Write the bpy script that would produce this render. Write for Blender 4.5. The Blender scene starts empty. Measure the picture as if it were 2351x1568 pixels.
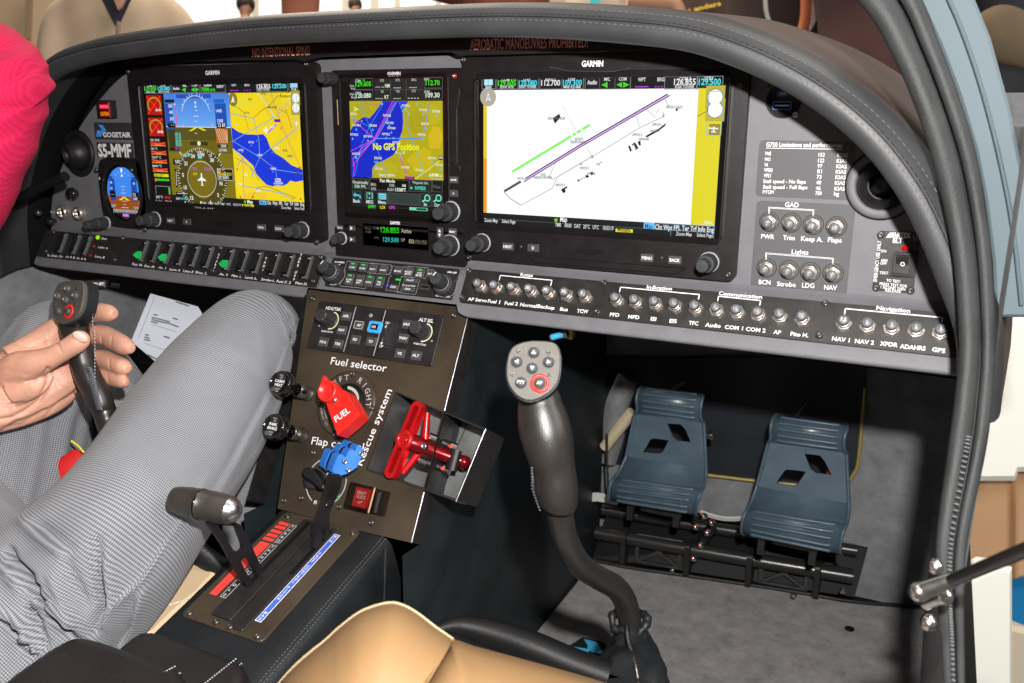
import bpy, math, random
from mathutils import Vector, Matrix, Euler
random.seed(7)
R_ = math.radians
SC = bpy.context.scene
COL = SC.collection
# ------------------------------------------------------------------ camera (all building below is in millimetres, S turns it into metres)
S = 0.001
CAM_LOC = Vector((406.45, -761.72, -39.28))
CAM_ROT = Euler((1.320326, -0.0080338, 0.4581315), 'XYZ')
FOC = 3439.595 / 4096 * 2351            # focal length in photo units (photo = 2351 x 1568)
cam_d = bpy.data.cameras.new('camera'); cam = bpy.data.objects.new('camera', cam_d); COL.objects.link(cam)
cam_d.sensor_width = 36; cam_d.lens = 30.2308; cam_d.clip_start = 0.02; cam_d.clip_end = 60
cam.location = CAM_LOC * S; cam.rotation_euler = CAM_ROT
SC.camera = cam
cam_d.dof.use_dof = True; cam_d.dof.focus_distance = .84; cam_d.dof.aperture_fstop = 9.5
CM = CAM_ROT.to_matrix()
# ------------------------------------------------------------------ world, flash and added fill lights
W = bpy.data.worlds.new('World'); SC.world = W; W.use_nodes = True
bg = W.node_tree.nodes['Background']; bg.inputs[0].default_value = (1.0, .93, .84, 1); bg.inputs[1].default_value = 0.12
def lamp(name, kind, loc, energy, color, size=.1, size_y=None, aim=None):
    l = bpy.data.lights.new(name, kind); o = bpy.data.objects.new(name, l); COL.objects.link(o)
    o.location = loc; l.energy = energy; l.color = color
    if kind == 'AREA':
        l.size = size
        if size_y: l.shape = 'RECTANGLE'; l.size_y = size_y
    else: l.shadow_soft_size = size
    if aim is not None: o.rotation_euler = (Vector(aim) - Vector(loc)).to_track_quat('-Z', 'Y').to_euler()
    return o
fl = CAM_LOC * S + CM @ Vector((.05, .118, .02))
lamp('flash', 'POINT', fl, 56.0, (1, .965, .92), .014)
lamp('added_fill', 'AREA', (-2.2, 2.3, 2.3), 130, (1, .86, .68), 2.5, 1.5, (-1.6, 3.2, 0))  # fill added over the bystanders, no such lamp is seen
lamp('added_fill', 'AREA', (1.3, 1.2, 2.6), 55, (1, .93, .84), 1.6, 1.6, (.9, 1.6, -.4))  # fill added for the right-hand side of the hall
lamp('added_fill', 'AREA', (1.9, -.2, .9), 26, (1, .98, .93), 1.0, 1.0, (1.0, .7, -.45))  # added to brighten the white panel beyond the door frame
lamp('added_fill', 'AREA', (-.4, -.2, 1.9), 8, (1, .9, .78), 1.4, 1.4, (-.2, 0, 0))
SC.view_settings.view_transform = 'Standard'; SC.view_settings.look = 'None'; SC.view_settings.gamma = 1; SC.view_settings.exposure = 0
SC.render.engine = 'CYCLES'

# ------------------------------------------------------------------ measuring: zoomed photo regions -> photo units, rays -> real planes
ZO = dict(D=(0,0,1.0), a=(0,0,.5957), b=(1300,0,.5957), c=(2696,0,.5957), d=(0,900,.5957), e=(1100,1000,.5957), f=(2696,900,.5957),
  g=(0,1798,.5957), h=(1300,1798,.5957), i=(2696,1798,.5957), j=(180,250,.30625), k=(180,700,.4764), l=(1280,820,.26782), m=(1800,1040,.29775),
  n=(2350,1100,.38282), o=(1050,1150,.38282), p=(1050,1650,.38282), q=(600,1900,.38282), r=(0,1080,.44643), s=(2300,1450,.51042), t=(1880,1240,.63776), w=(2300,2050,.51042), y=(0,700,.31898), x=(3300,0,.51026))
K = 2351/4096
def px(z, x, y):
    if z == 'D': return x, y
    o = ZO[z]; return (o[0]+x*o[2])*K, (o[1]+y*o[2])*K
def ray(x, y): return CM @ Vector(((x-1175.5)/FOC, -(y-784.06)/FOC, -1))
def pt(x, y, d): return CAM_LOC + ray(x, y)*d
class Fr:
    def __init__(s, o, u, v):
        s.o = Vector(o); s.u = Vector(u).normalized(); s.v = Vector(v); s.v = (s.v - s.u*s.v.dot(s.u)).normalized(); s.n = s.u.cross(s.v)
    def L(s, z, x, y, h=0):
        d = ray(*px(z, x, y)); o = s.o + s.n*h
        k = (o-CAM_LOC).dot(s.n)/d.dot(s.n); p = CAM_LOC + d*k - s.o
        return p.dot(s.u), p.dot(s.v)
    def W(s, a, b, h=0): return s.o + s.u*a + s.v*b + s.n*h
    def shift(s, h): return Fr(s.o+s.n*h, s.u, s.v)
def tilt(o, deg):
    t = R_(deg); return Fr(o, (1,0,0), (0, math.sin(t), math.cos(t)))
F0 = Fr((0,0,0), (1,0,0), (0,0,1))                 # plane of the display screens
FF = Fr((0,8,0), (1,0,0), (0,0,1))                 # fascia
F1 = tilt((0,-8,-186), 31)                          # switch and breaker strips
F2 = tilt((-190,-22,-233.6), 29.5)                  # upper pedestal plate
F3 = tilt((-158,-134,-431), 74.8)                   # throttle quadrant plate
FX = Fr((-15,0,0), (0,1,0), (0,0,1))                # pedestal side wall, faces +X

# ------------------------------------------------------------------ materials
def lin(h):
    if not isinstance(h, str): return tuple(h)
    v = [int(h[i:i+2],16)/255 for i in (0,2,4)]
    return tuple(c/12.92 if c <= .04045 else ((c+.055)/1.055)**2.4 for c in v)
MATS = {}
def mat(name, col=(.5,.5,.5), rough=.5, metal=0, bump=0, bs=400, var=0, vs=60, spec=.5, coat=0, emit=0, alpha=1, trans=0, sheen=0, detail=3, vd=5, vr=.5):
    if name in MATS: return MATS[name]
    m = bpy.data.materials.new(name); m.use_nodes = True; nt = m.node_tree; b = nt.nodes['Principled BSDF']
    c = lin(col)
    b.inputs['Base Color'].default_value = (*c,1); b.inputs['Roughness'].default_value = rough; b.inputs['Metallic'].default_value = metal
    b.inputs['Specular IOR Level'].default_value = spec; b.inputs['Coat Weight'].default_value = coat
    if sheen: b.inputs['Sheen Weight'].default_value = sheen; b.inputs['Sheen Roughness'].default_value = .4
    if trans: b.inputs['Transmission Weight'].default_value = trans
    if emit:
        b.inputs['Emission Color'].default_value = (*c,1); b.inputs['Emission Strength'].default_value = emit
    if bump or var:
        tc = nt.nodes.new('ShaderNodeTexCoord')
        if bump:
            n = nt.nodes.new('ShaderNodeTexNoise'); n.inputs['Scale'].default_value = bs; n.inputs['Detail'].default_value = detail
            bu = nt.nodes.new('ShaderNodeBump'); bu.inputs['Strength'].default_value = bump; bu.inputs['Distance'].default_value = .0006
            nt.links.new(tc.outputs['Object'], n.inputs['Vector']); nt.links.new(n.outputs['Fac'], bu.inputs['Height']); nt.links.new(bu.outputs['Normal'], b.inputs['Normal'])
        if var:
            n = nt.nodes.new('ShaderNodeTexNoise'); n.inputs['Scale'].default_value = vs; n.inputs['Detail'].default_value = vd; n.inputs['Roughness'].default_value = vr
            r = nt.nodes.new('ShaderNodeValToRGB'); r.color_ramp.elements[0].position = .3; r.color_ramp.elements[1].position = .7
            r.color_ramp.elements[0].color = (*[x*(1-var) for x in c],1); r.color_ramp.elements[1].color = (*[min(1,x*(1+var)) for x in c],1)
            nt.links.new(tc.outputs['Object'], n.inputs['Vector']); nt.links.new(n.outputs['Fac'], r.inputs['Fac']); nt.links.new(r.outputs['Color'], b.inputs['Base Color'])
            rr = nt.nodes.new('ShaderNodeMapRange'); rr.inputs['To Min'].default_value = max(.05,rough-.08); rr.inputs['To Max'].default_value = min(1,rough+.1)
            nt.links.new(n.outputs['Fac'], rr.inputs['Value']); nt.links.new(rr.outputs['Result'], b.inputs['Roughness'])
    MATS[name] = m; return m
def em(h, k=1.0):
    n = 'lit_%s_%g' % (h, k)
    if n in MATS: return MATS[n]
    m = mat(n, h, .25); b = m.node_tree.nodes['Principled BSDF']; c = lin(h)
    b.inputs['Base Color'].default_value = (.004,.004,.004,1); b.inputs['Emission Color'].default_value = (*c,1); b.inputs['Emission Strength'].default_value = k
    return m
M = dict(
 fascia=mat('fascia_paint', (.135,.134,.150), .55, bump=.5, bs=1500, var=.08),
 blk=mat('black_plastic', (.010,.009,.010), .42, spec=.38, bump=.25, bs=1800, var=.2),
 bez=mat('bezel_plastic', (.009,.007,.008), .40, spec=.32, bump=.35, bs=1600, var=.2),
 knob=mat('knob_rubber', (.028,.029,.033), .5, bump=.2, bs=900, var=.15),
 knobtop=mat('knob_top', (.04,.042,.047), .35, bump=.1, var=.15),
 btn=mat('button_rubber', (.05,.052,.055), .55, bump=.2, bs=1200),
 glass=mat('screen_glass', (.003,.003,.003), .12),
 plate=mat('powder_coated_plate', (.016,.015,.015), .38, bump=.4, bs=1500, var=.25, vs=90),
 ped=mat('pedestal_plate', (.072,.054,.036), .42, metal=.35, bump=.3, bs=1800, var=.35, vs=14),  # black plate; brown in its base colour imitates the hall's reflection
 leather=mat('black_leather', (.012,.0135,.0155), .42, spec=.3, bump=.6, bs=700, var=.25, vs=25),
 hood=mat('hood_leather', (.034,.035,.038), .5, bump=.2, bs=650, var=.2, vs=18),
 wall=mat('side_leather', (.013,.018,.021), .5, spec=.3, bump=.35, bs=500, var=.45, vs=12),
 suede=mat('grey_suede', (.19,.195,.205), .9, bump=.6, bs=500, var=.3, vs=30, sheen=.2, vd=10, vr=.7),
 carpet=mat('carpet', (.25,.235,.24), .95, bump=1, bs=1400, var=.55, vs=30, sheen=.3, detail=8, vd=14, vr=.82),
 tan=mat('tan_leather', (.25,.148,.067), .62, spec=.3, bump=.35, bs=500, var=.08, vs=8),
 pale=mat('pale_piping', (.38,.29,.17), .55),
 chrome=mat('bright_metal', (.75,.73,.70), .22, metal=1, var=.1, vs=200),
 nut=mat('nickel_nut', (.62,.57,.52), .3, metal=.9, var=.12, vs=300),
 dmet=mat('dark_metal', (.12,.11,.10), .35, metal=.8, var=.2),
 steel=mat('satin_steel', (.55,.55,.56), .28, metal=1),
 cap=mat('breaker_button', (.13,.135,.145), .4, var=.15),
 red=mat('red_plastic', (.75,.018,.012), .35, var=.08, bump=.1),
 redmet=mat('red_anodised', (.62,.012,.015), .28, metal=.5, var=.1),
 redlab=mat('red_label', (.80,.055,.045), .5),
 blue=mat('blue_plastic', (.03,.19,.66), .4, bump=.15, var=.1),
 bluelab=mat('blue_label', (.055,.13,.62), .45),
 pedal=mat('pedal_paint', (.062,.098,.130), .38, bump=.2, bs=1200, var=.15, vs=30, coat=.2),
 black=mat('flat_black', (.005,.005,.006), .6, spec=.2),
 gun=mat('throttle_handle', (.085,.076,.068), .38, metal=.6, bump=.1, var=.1),
 print=mat('white_print', (.78,.78,.80), .5),
 printd=mat('grey_print', (.42,.42,.44), .5),
 stitch=mat('stitch_thread', (.11,.125,.15), .7),
 stitchw=mat('pale_thread', (.34,.38,.40), .7),
 skin=mat('skin', (.60,.315,.225), .46, bump=.5, bs=500, var=.16, vs=45, vd=8, vr=.6),
 nail=mat('finger_nail', (.78,.48,.40), .25),
 brass=mat('brass_edge', (.55,.42,.16), .4, metal=.6),
 navy=mat('footwell_board', (.008,.011,.018), .5, bump=.2, var=.25, vs=20),
 seal=mat('rubber_seal', (.024,.026,.027), .55, spec=.3, bump=.5, bs=600, var=.25, vs=30),
 body=mat('blue_grey_paint', (.095,.13,.15), .7, var=.06, vs=4),
 white=mat('white_paint', (.82,.82,.76), .3, coat=.5),
 paper=mat('paper', (.55,.59,.66), .6),
 ink=mat('ink', (.12,.13,.16), .6),
 tape=mat('blue_tape', (.05,.40,.68), .55, var=.1),
 placard=mat('placard_letters', (.90,.36,.26), .5),
)
def weave(name, c0, c1, pitch, rough=.85, rnd=.25, sheen=.12):
    m = bpy.data.materials.new(name); m.use_nodes = True; nt = m.node_tree; b = nt.nodes['Principled BSDF']; L = nt.links.new
    uv = nt.nodes.new('ShaderNodeUVMap'); sp = nt.nodes.new('ShaderNodeSeparateXYZ'); L(uv.outputs[0], sp.inputs[0])
    def mth(op, a, bb=None):
        n = nt.nodes.new('ShaderNodeMath'); n.operation = op
        for i, v in enumerate((a, bb)):
            if v is None: continue
            if isinstance(v, (int, float)): n.inputs[i].default_value = v
            else: L(v, n.inputs[i])
        return n.outputs[0]
    k = 2*math.pi/pitch
    u = mth('SINE', mth('MULTIPLY', mth('ADD', sp.outputs[0], sp.outputs[1]), k*.7)); v = mth('SINE', mth('MULTIPLY', mth('SUBTRACT', sp.outputs[0], sp.outputs[1]), k*.7))
    f = mth('MULTIPLY', mth('ADD', mth('MULTIPLY', u, v), 1), .5)
    tc = nt.nodes.new('ShaderNodeTexCoord'); n = nt.nodes.new('ShaderNodeTexNoise'); n.inputs['Scale'].default_value = 14; n.inputs['Detail'].default_value = 8; L(tc.outputs['Object'], n.inputs['Vector'])
    r = nt.nodes.new('ShaderNodeMix'); r.data_type = 'RGBA'; L(f, r.inputs[0]); r.inputs[6].default_value = (*lin(c0),1); r.inputs[7].default_value = (*lin(c1),1)
    g = nt.nodes.new('ShaderNodeMapRange'); g.inputs['From Min'].default_value = .3; g.inputs['From Max'].default_value = .7; g.inputs['To Min'].default_value = 1-rnd; g.inputs['To Max'].default_value = 1+rnd*.5; L(n.outputs['Fac'], g.inputs['Value'])
    h = nt.nodes.new('ShaderNodeVectorMath'); h.operation = 'SCALE'; L(r.outputs[2], h.inputs[0]); L(g.outputs[0], h.inputs['Scale'])
    L(h.outputs[0], b.inputs['Base Color']); b.inputs['Roughness'].default_value = rough
    bu = nt.nodes.new('ShaderNodeBump'); bu.inputs['Strength'].default_value = .5; bu.inputs['Distance'].default_value = .0004; L(f, bu.inputs['Height']); L(bu.outputs[0], b.inputs['Normal'])
    b.inputs['Sheen Weight'].default_value = sheen; b.inputs['Specular IOR Level'].default_value = .2
    return m
M['trouser'] = weave('woven_trouser_cloth', (.045,.049,.060), (.37,.38,.415), 2.9, rnd=.12)
M['pink'] = weave('pink_pique_cloth', (.36,.004,.042), (.50,.011,.066), 2.6, rnd=.12, sheen=0)

# ------------------------------------------------------------------ mesh building
def flat(poly, h): return [(x, y, h) for x, y in poly]
def inset(poly, d):
    n = len(poly); out = []
    ar = sum(poly[i][0]*poly[(i+1)%n][1]-poly[(i+1)%n][0]*poly[i][1] for i in range(n))
    s = 1 if ar > 0 else -1
    for i in range(n):
        p0 = Vector(poly[i-1]); p1 = Vector(poly[i]); p2 = Vector(poly[(i+1)%n])
        e1 = (p1-p0); e2 = (p2-p1)
        if e1.length < 1e-9 or e2.length < 1e-9: out.append(tuple(p1)); continue
        e1.normalize(); e2.normalize()
        n1 = Vector((-e1.y, e1.x))*s; n2 = Vector((-e2.y, e2.x))*s
        m = n1+n2; q = max(.35, m.length/2); m = m.normalized() if m.length > 1e-6 else n1
        out.append(tuple(p1 + m*(d/q)))
    return out
def rrect(a0, b0, a1, b1, r, k=4):
    a0, a1 = min(a0,a1), max(a0,a1); b0, b1 = min(b0,b1), max(b0,b1); r = min(r, (a1-a0)/2-.01, (b1-b0)/2-.01)
    if r <= 0.02: return [(a0,b0),(a1,b0),(a1,b1),(a0,b1)]
    out = []
    for cx, cy, t0 in ((a1-r,b0+r,-90),(a1-r,b1-r,0),(a0+r,b1-r,90),(a0+r,b0+r,180)):
        for i in range(k+1):
            t = R_(t0+90*i/k); out.append((cx+r*math.cos(t), cy+r*math.sin(t)))
    return out
def circ(a, b, r, n=24, ph=0, ry=None): return [(a+r*math.cos(2*math.pi*i/n+ph), b+(ry or r)*math.sin(2*math.pi*i/n+ph)) for i in range(n)]
TXT = {}
def text_geo(s, bold=0):
    key = (s, bold)
    if key not in TXT:
        c = bpy.data.curves.new('t', 'FONT'); c.body = s; c.offset = bold; c.resolution_u = 2
        o = bpy.data.objects.new('t', c); me = o.to_mesh()
        TXT[key] = ([tuple(v.co[:2]) for v in me.vertices], [tuple(p.vertices) for p in me.polygons])
        o.to_mesh_clear(); bpy.data.objects.remove(o); bpy.data.curves.remove(c)
    return TXT[key]
CAPH = None
def curve_geo(loops):
    c = bpy.data.curves.new('c', 'CURVE'); c.dimensions = '2D'; c.fill_mode = 'BOTH'
    for lp in loops:
        sp = c.splines.new('POLY'); sp.points.add(len(lp)-1)
        for i, p in enumerate(lp): sp.points[i].co = (p[0], p[1], 0, 1)
        sp.use_cyclic_u = True
    o = bpy.data.objects.new('c', c); me = o.to_mesh()
    r = ([tuple(v.co[:2]) for v in me.vertices], [tuple(p.vertices) for p in me.polygons])
    o.to_mesh_clear(); bpy.data.objects.remove(o); bpy.data.curves.remove(c)
    return r
def dirt(o): return o
class MB:
    def __init__(s): s.v=[]; s.f=[]; s.m=[]; s.sm=[]; s.mats=[]; s.uv=[]
    def mi(s, m):
        m = M[m] if isinstance(m, str) else m
        if m not in s.mats: s.mats.append(m)
        return s.mats.index(m)
    def add(s, vs, fs, m, fr=None, smooth=False, uvs=None):
        b = len(s.v); k = s.mi(m)
        for p in vs: s.v.append(fr.W(*p) if fr else Vector(p))
        for i, f in enumerate(fs):
            s.f.append([b+j for j in f]); s.m.append(k); s.sm.append(smooth); s.uv.append(uvs[i] if uvs else None)
        return s
    def poly(s, fr, pts, h, m): return s.add(flat(pts, h), [list(range(len(pts)))], m, fr)
    def rect(s, fr, a0, b0, a1, b1, h, m): return s.poly(fr, [(min(a0,a1),min(b0,b1)),(max(a0,a1),min(b0,b1)),(max(a0,a1),max(b0,b1)),(min(a0,a1),max(b0,b1))], h, m)
    def line(s, fr, A, B, w, h, m):
        A = Vector(A); B = Vector(B); d = B-A
        if d.length < 1e-6: return s
        d.normalize(); n = Vector((-d.y, d.x))*w/2
        return s.poly(fr, [tuple(A-n), tuple(B-n), tuple(B+n), tuple(A+n)], h, m)
    def prism(s, fr, poly, h0, h1, m, ch=0, m2=None):
        """poly extruded from h0 up to h1 with a chamfer at the top"""
        n = len(poly); ar = sum(poly[i][0]*poly[(i+1)%n][1]-poly[(i+1)%n][0]*poly[i][1] for i in range(n))
        if ar < 0: poly = poly[::-1]
        if ch:
            p2 = inset(poly, ch); vs = flat(poly,h0)+flat(poly,h1-ch)+flat(p2,h1); L = 3
        else: vs = flat(poly,h0)+flat(poly,h1); L = 2
        fs = []
        for l in range(L-1):
            for i in range(n):
                j=(i+1)%n; fs.append([l*n+i, l*n+j, (l+1)*n+j, (l+1)*n+i])
        s.add(vs, fs, m, fr); s.add(vs[(L-1)*n:], [list(range(n))], m2 or m, fr)
        s.add(vs[:n], [list(range(n))[::-1]], m, fr); return s
    def holed(s, fr, outer, holes, h0, h1, m):
        vs, fs = curve_geo([outer]+holes); n = len(vs)
        s.add([(x,y,h1) for x,y in vs], fs, m, fr); s.add([(x,y,h0) for x,y in vs], [f[::-1] for f in fs], m, fr)
        for lp in [outer]+holes:
            k = len(lp); s.add(flat(lp,h0)+flat(lp,h1), [[i,(i+1)%k,k+(i+1)%k,k+i] for i in range(k)], m, fr)
        return s
    def box(s, c, d, m, fr=None):
        x,y,z = c; a,b,e = [q/2 for q in d]
        vs = [(x+i*a,y+j*b,z+k*e) for k in (-1,1) for j in (-1,1) for i in (-1,1)]
        return s.add(vs, [[0,2,3,1],[4,5,7,6],[0,1,5,4],[2,6,7,3],[0,4,6,2],[1,3,7,5]], m, fr)
    def lathe(s, fr, a, b, prof, m, n=24, rib=0, ribn=0, smooth=True):
        """prof: (radius, height) pairs along the plane normal"""
        vs = []
        for r, h in prof:
            for i in range(n):
                t = 2*math.pi*i/n; rr = r*(1-(rib if (ribn and i%2) else 0))
                vs.append((a+rr*math.cos(t), b+rr*math.sin(t), h))
        fs = [[l*n+i, l*n+(i+1)%n, (l+1)*n+(i+1)%n, (l+1)*n+i] for l in range(len(prof)-1) for i in range(n)]
        return s.add(vs, fs, m, fr, smooth)
    def tube(s, path, rad, m, n=12, caps=True, flat_=1.0, up=None, smooth=True, ph=0):
        P = [Vector(p) for p in path]; N = len(P); R = rad if isinstance(rad, (list, tuple)) else [rad]*N
        ref = Vector(up) if up is not None else None
        vs = []; T0 = None; X = None; ln = 0; uvl = []
        for i in range(N):
            T = (P[min(i+1,N-1)]-P[max(i-1,0)]).normalized()
            if X is None:
                r0 = ref or (Vector((0,0,1)) if abs(T.z) < .9 else Vector((1,0,0))); X = (r0 - T*r0.dot(T)).normalized()
            else:
                X = ((ref if ref is not None else X) - T*(ref if ref is not None else X).dot(T)).normalized()
            Y = T.cross(X)
            if i: ln += (P[i]-P[i-1]).length
            r = R[i]; rx, ry = r if isinstance(r, (tuple, list)) else (r*flat_, r)
            uvl.append(ln)
            for k in range(n):
                t = 2*math.pi*k/n+ph; vs.append(P[i] + X*(rx*math.cos(t)) + Y*(ry*math.sin(t)))
        rr = max((r[0] if isinstance(r,(tuple,list)) else r) for r in R)
        fs = []; uvs = []
        for l in range(N-1):
            for i in range(n):
                j=(i+1)%n; fs.append([l*n+i, l*n+j, (l+1)*n+j, (l+1)*n+i])
                c = 2*math.pi*rr/n; uvs.append([(i*c,uvl[l]),((i+1)*c,uvl[l]),((i+1)*c,uvl[l+1]),(i*c,uvl[l+1])])
        s.add(vs, fs, m, None, smooth, uvs)
        if caps:
            s.add(vs[:n], [list(range(n))[::-1]], m); s.add(vs[-n:], [list(range(n))], m)
        return s
    def ball(s, c, r, m, n=16, sq=(1,1,1), fr=None, rot=None):
        vs = []; fs = []; k = n//2
        for j in range(k+1):
            p = math.pi*j/k
            for i in range(n):
                t = 2*math.pi*i/n; q = Vector((r*sq[0]*math.sin(p)*math.cos(t), r*sq[1]*math.sin(p)*math.sin(t), r*sq[2]*math.cos(p)))
                if rot: q = rot @ q
                vs.append(tuple(Vector(c)+q))
        fs = [[j*n+i, j*n+(i+1)%n, (j+1)*n+(i+1)%n, (j+1)*n+i] for j in range(k) for i in range(n)]
        return s.add(vs, fs, m, fr, True)
    def text(s, fr, t, A, B, cap, m, h=.12, bold=.012, shear=0):
        """t laid from baseline point A to baseline point B (plane coordinates)"""
        vs, fs = text_geo(t, bold)
        if not vs: return s
        x0 = min(v[0] for v in vs); x1 = max(v[0] for v in vs)
        A = Vector(A); B = Vector(B); d = B-A; w = d.length; d.normalize(); n = Vector((-d.y, d.x)); ky = cap/.70; kx = w/(x1-x0)
        out = []
        for x, y in vs:
            q = A + d*((x-x0)*kx + y*ky*shear) + n*(y*ky); out.append((q.x, q.y, h))
        return s.add(out, fs, m, fr)
    def tz(s, fr, t, z, x0, y0, x1, y1, cap, m, h=.12, bold=.012, shear=0, ph=0):
        return s.text(fr, t, fr.L(z,x0,y0,ph), fr.L(z,x1,y1,ph), cap, m, h, bold, shear)
    def tc(s, fr, t, a, b, cap, m, h=.12, bold=.012, w=None, shear=0):
        if w is None:
            vs,_ = text_geo(t,bold); w = (max(v[0] for v in vs)-min(v[0] for v in vs))*cap/.70
        return s.text(fr, t, (a-w/2,b-cap/2), (a+w/2,b-cap/2), cap, m, h, bold, shear)
    def split(s):
        par=list(range(len(s.v)))
        def find(a):
            while par[a]!=a: par[a]=par[par[a]]; a=par[a]
            return a
        for f in s.f:
            r=find(f[0])
            for j in f[1:]: par[find(j)]=r
        key={}
        for a,v in enumerate(s.v): key.setdefault((round(v.x,3),round(v.y,3),round(v.z,3)),[]).append(a)
        for g in key.values():
            for j in g[1:]: par[find(j)]=find(g[0])
        out={}
        for i,f in enumerate(s.f): out.setdefault(find(f[0]),[]).append(i)
        res=[]
        for fs in out.values():
            m=MB(); m.mats=list(s.mats); mp={}
            for i in fs:
                q=[]
                for j in s.f[i]:
                    if j not in mp: mp[j]=len(m.v); m.v.append(s.v[j])
                    q.append(mp[j])
                m.f.append(q); m.m.append(s.m[i]); m.sm.append(s.sm[i]); m.uv.append(s.uv[i])
            res.append(m)
        return res
    def build(s, name, parent=None, label=None, cat=None, group=None, kind=None, mods=None):
        if name in ('screws','bolts'):
            for q in s.split(): q.build(name[:-1], parent)
            return None
        base = Vector((0,0,0))
        if parent is not None:
            base = ROOT[parent.name]
        elif s.v:
            xs=[v.x for v in s.v]; ys=[v.y for v in s.v]; zs=[v.z for v in s.v]
            base = Vector(((min(xs)+max(xs))/2,(min(ys)+max(ys))/2,min(zs)))
        me = bpy.data.meshes.new(name)
        me.from_pydata([tuple((v-base)*S) for v in s.v], [], s.f)
        for q in s.mats: me.materials.append(q)
        me.polygons.foreach_set('material_index', s.m); me.polygons.foreach_set('use_smooth', s.sm)
        if any(u is not None for u in s.uv):
            ul = me.uv_layers.new(name='UVMap'); i = 0
            for f, u in zip(s.f, s.uv):
                for q in range(len(f)):
                    if u: ul.data[i].uv = u[q]
                    i += 1
        me.update(); me.validate()
        o = bpy.data.objects.new(name, me); COL.objects.link(o)
        if parent is not None: o.parent = parent
        else: o.location = base*S
        ROOT[o.name] = base
        if label: o['label'] = label
        if cat: o['category'] = cat
        if group: o['group'] = group
        if kind: o['kind'] = kind
        return o
ROOT = {}
def thing(name, loc, label, cat, group=None, kind=None):
    o = bpy.data.objects.new(name, None); COL.objects.link(o); o.location = Vector(loc)*S; o.empty_display_size = .02
    ROOT[o.name] = Vector(loc); o['label'] = label; o['category'] = cat
    if group: o['group'] = group
    if kind: o['kind'] = kind
    return o
def smooth(P, k=6):
    """catmull-rom through tuples of any length"""
    out = []; n = len(P)
    for i in range(n-1):
        p0,p1,p2,p3 = P[max(i-1,0)],P[i],P[i+1],P[min(i+2,n-1)]
        for j in range(k):
            t=j/k; out.append(tuple(.5*((2*b)+(-a+c)*t+(2*a-5*b+4*c-d)*t*t+(-a+3*b-3*c+d)*t**3) for a,b,c,d in zip(p0,p1,p2,p3)))
    out.append(tuple(P[-1])); return out
def limb(mb, st, m, n=20, k=6, fl=1.0, caps=True):
    """st: (photo x, photo y, distance, half-width in photo units[, thickness ratio])"""
    q = smooth([(*s, fl) if len(s)==4 else s for s in st], k)
    P = [pt(a[0],a[1],a[2]) for a in q]; view = CM @ Vector((0,0,-1))
    R = [(a[3]*a[2]/FOC*a[4], a[3]*a[2]/FOC) for a in q]
    return mb.tube(P, R, m, n, caps, up=view)
def screw(mb, fr, a, b, h=0, r=2.6, m='dmet'):
    mb.lathe(fr, a, b, [(r*1.05,h-.2),(r*1.05,h+.35*r),(r*.8,h+.7*r),(r*.45,h+.85*r),(r*.4,h+.5*r),(0.01,h+.5*r)], m, 14)

def dome(m, z, C, T, d0, bulge, mt, nv=10, back=None, k=5, groove=None, vr=.6):
    """a padded form: C = silhouette points, T = point it closes on; it swells towards the viewer by bulge mm"""
    C=smooth(C,k); n=len(C); rows=[]
    for j in range(nv+1):
        v=j/nv; row=[]
        for c in C:
            x=c[0]+(T[0]-c[0])*v; y=c[1]+(T[1]-c[1])*v
            dd=c[2] if len(c)>2 else 0
            row.append(pt(*px(z,x,y), d0+dd*(1-v)-bulge*(.75*math.sqrt(max(0,1-(1-min(1,v/vr))**2))+.25*min(1,v*1.5))))
        rows.append(row)
    if back:
        for f,g in ((.35,.02),(.75,.08),(1.0,.3)):
            rows.insert(0,[pt(*px(z,c[0]+(T[0]-c[0])*g,c[1]+(T[1]-c[1])*g), d0+back*f) for c in C])
    vs=[p for r in rows for p in r]; R=len(rows)
    uv=[]; fs=[]
    for j in range(R-1):
        for i in range(n-1):
            fs.append([j*n+i,j*n+i+1,(j+1)*n+i+1,(j+1)*n+i])
    def U(i,j): 
        p=vs[j*n+i]; q=CM.transposed()@(p-CAM_LOC); return (q.x,q.y)
    uv=[[U(i,j),U(i+1,j),U(i+1,j+1),U(i,j+1)] for j in range(R-1) for i in range(n-1)]
    return m.add(vs,fs,mt,None,True,uv)

def topx(v):
    q=CM.transposed()@(v-CAM_LOC); return q.x/-q.z*FOC+1175.5, -q.y/-q.z*FOC+784.06
def wrinkle(m, lines, b0=0):
    """raise or sink cloth along fold lines given as polylines"""
    back=CM@Vector((0,0,1))
    for i in range(b0,len(m.v)):
        X,Y=topx(m.v[i]); w=0
        for P,amp,sg in lines:
            best=1e9; bt=0; k=len(P)-1
            for j in range(k):
                ax,ay=P[j]; bx,by=P[j+1]; L2=(bx-ax)**2+(by-ay)**2; t=max(0,min(1,((X-ax)*(bx-ax)+(Y-ay)*(by-ay))/L2)); d=math.hypot(X-ax-t*(bx-ax),Y-ay-t*(by-ay))
                if d<best: best=d; bt=(j+t)/k
            if best<3*sg: w+=amp*math.exp(-(best/sg)**2)*(.35+.65*math.sin(math.pi*min(1,max(0,.1+.8*bt))))
        if w: m.v[i]=m.v[i]+back*w

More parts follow.
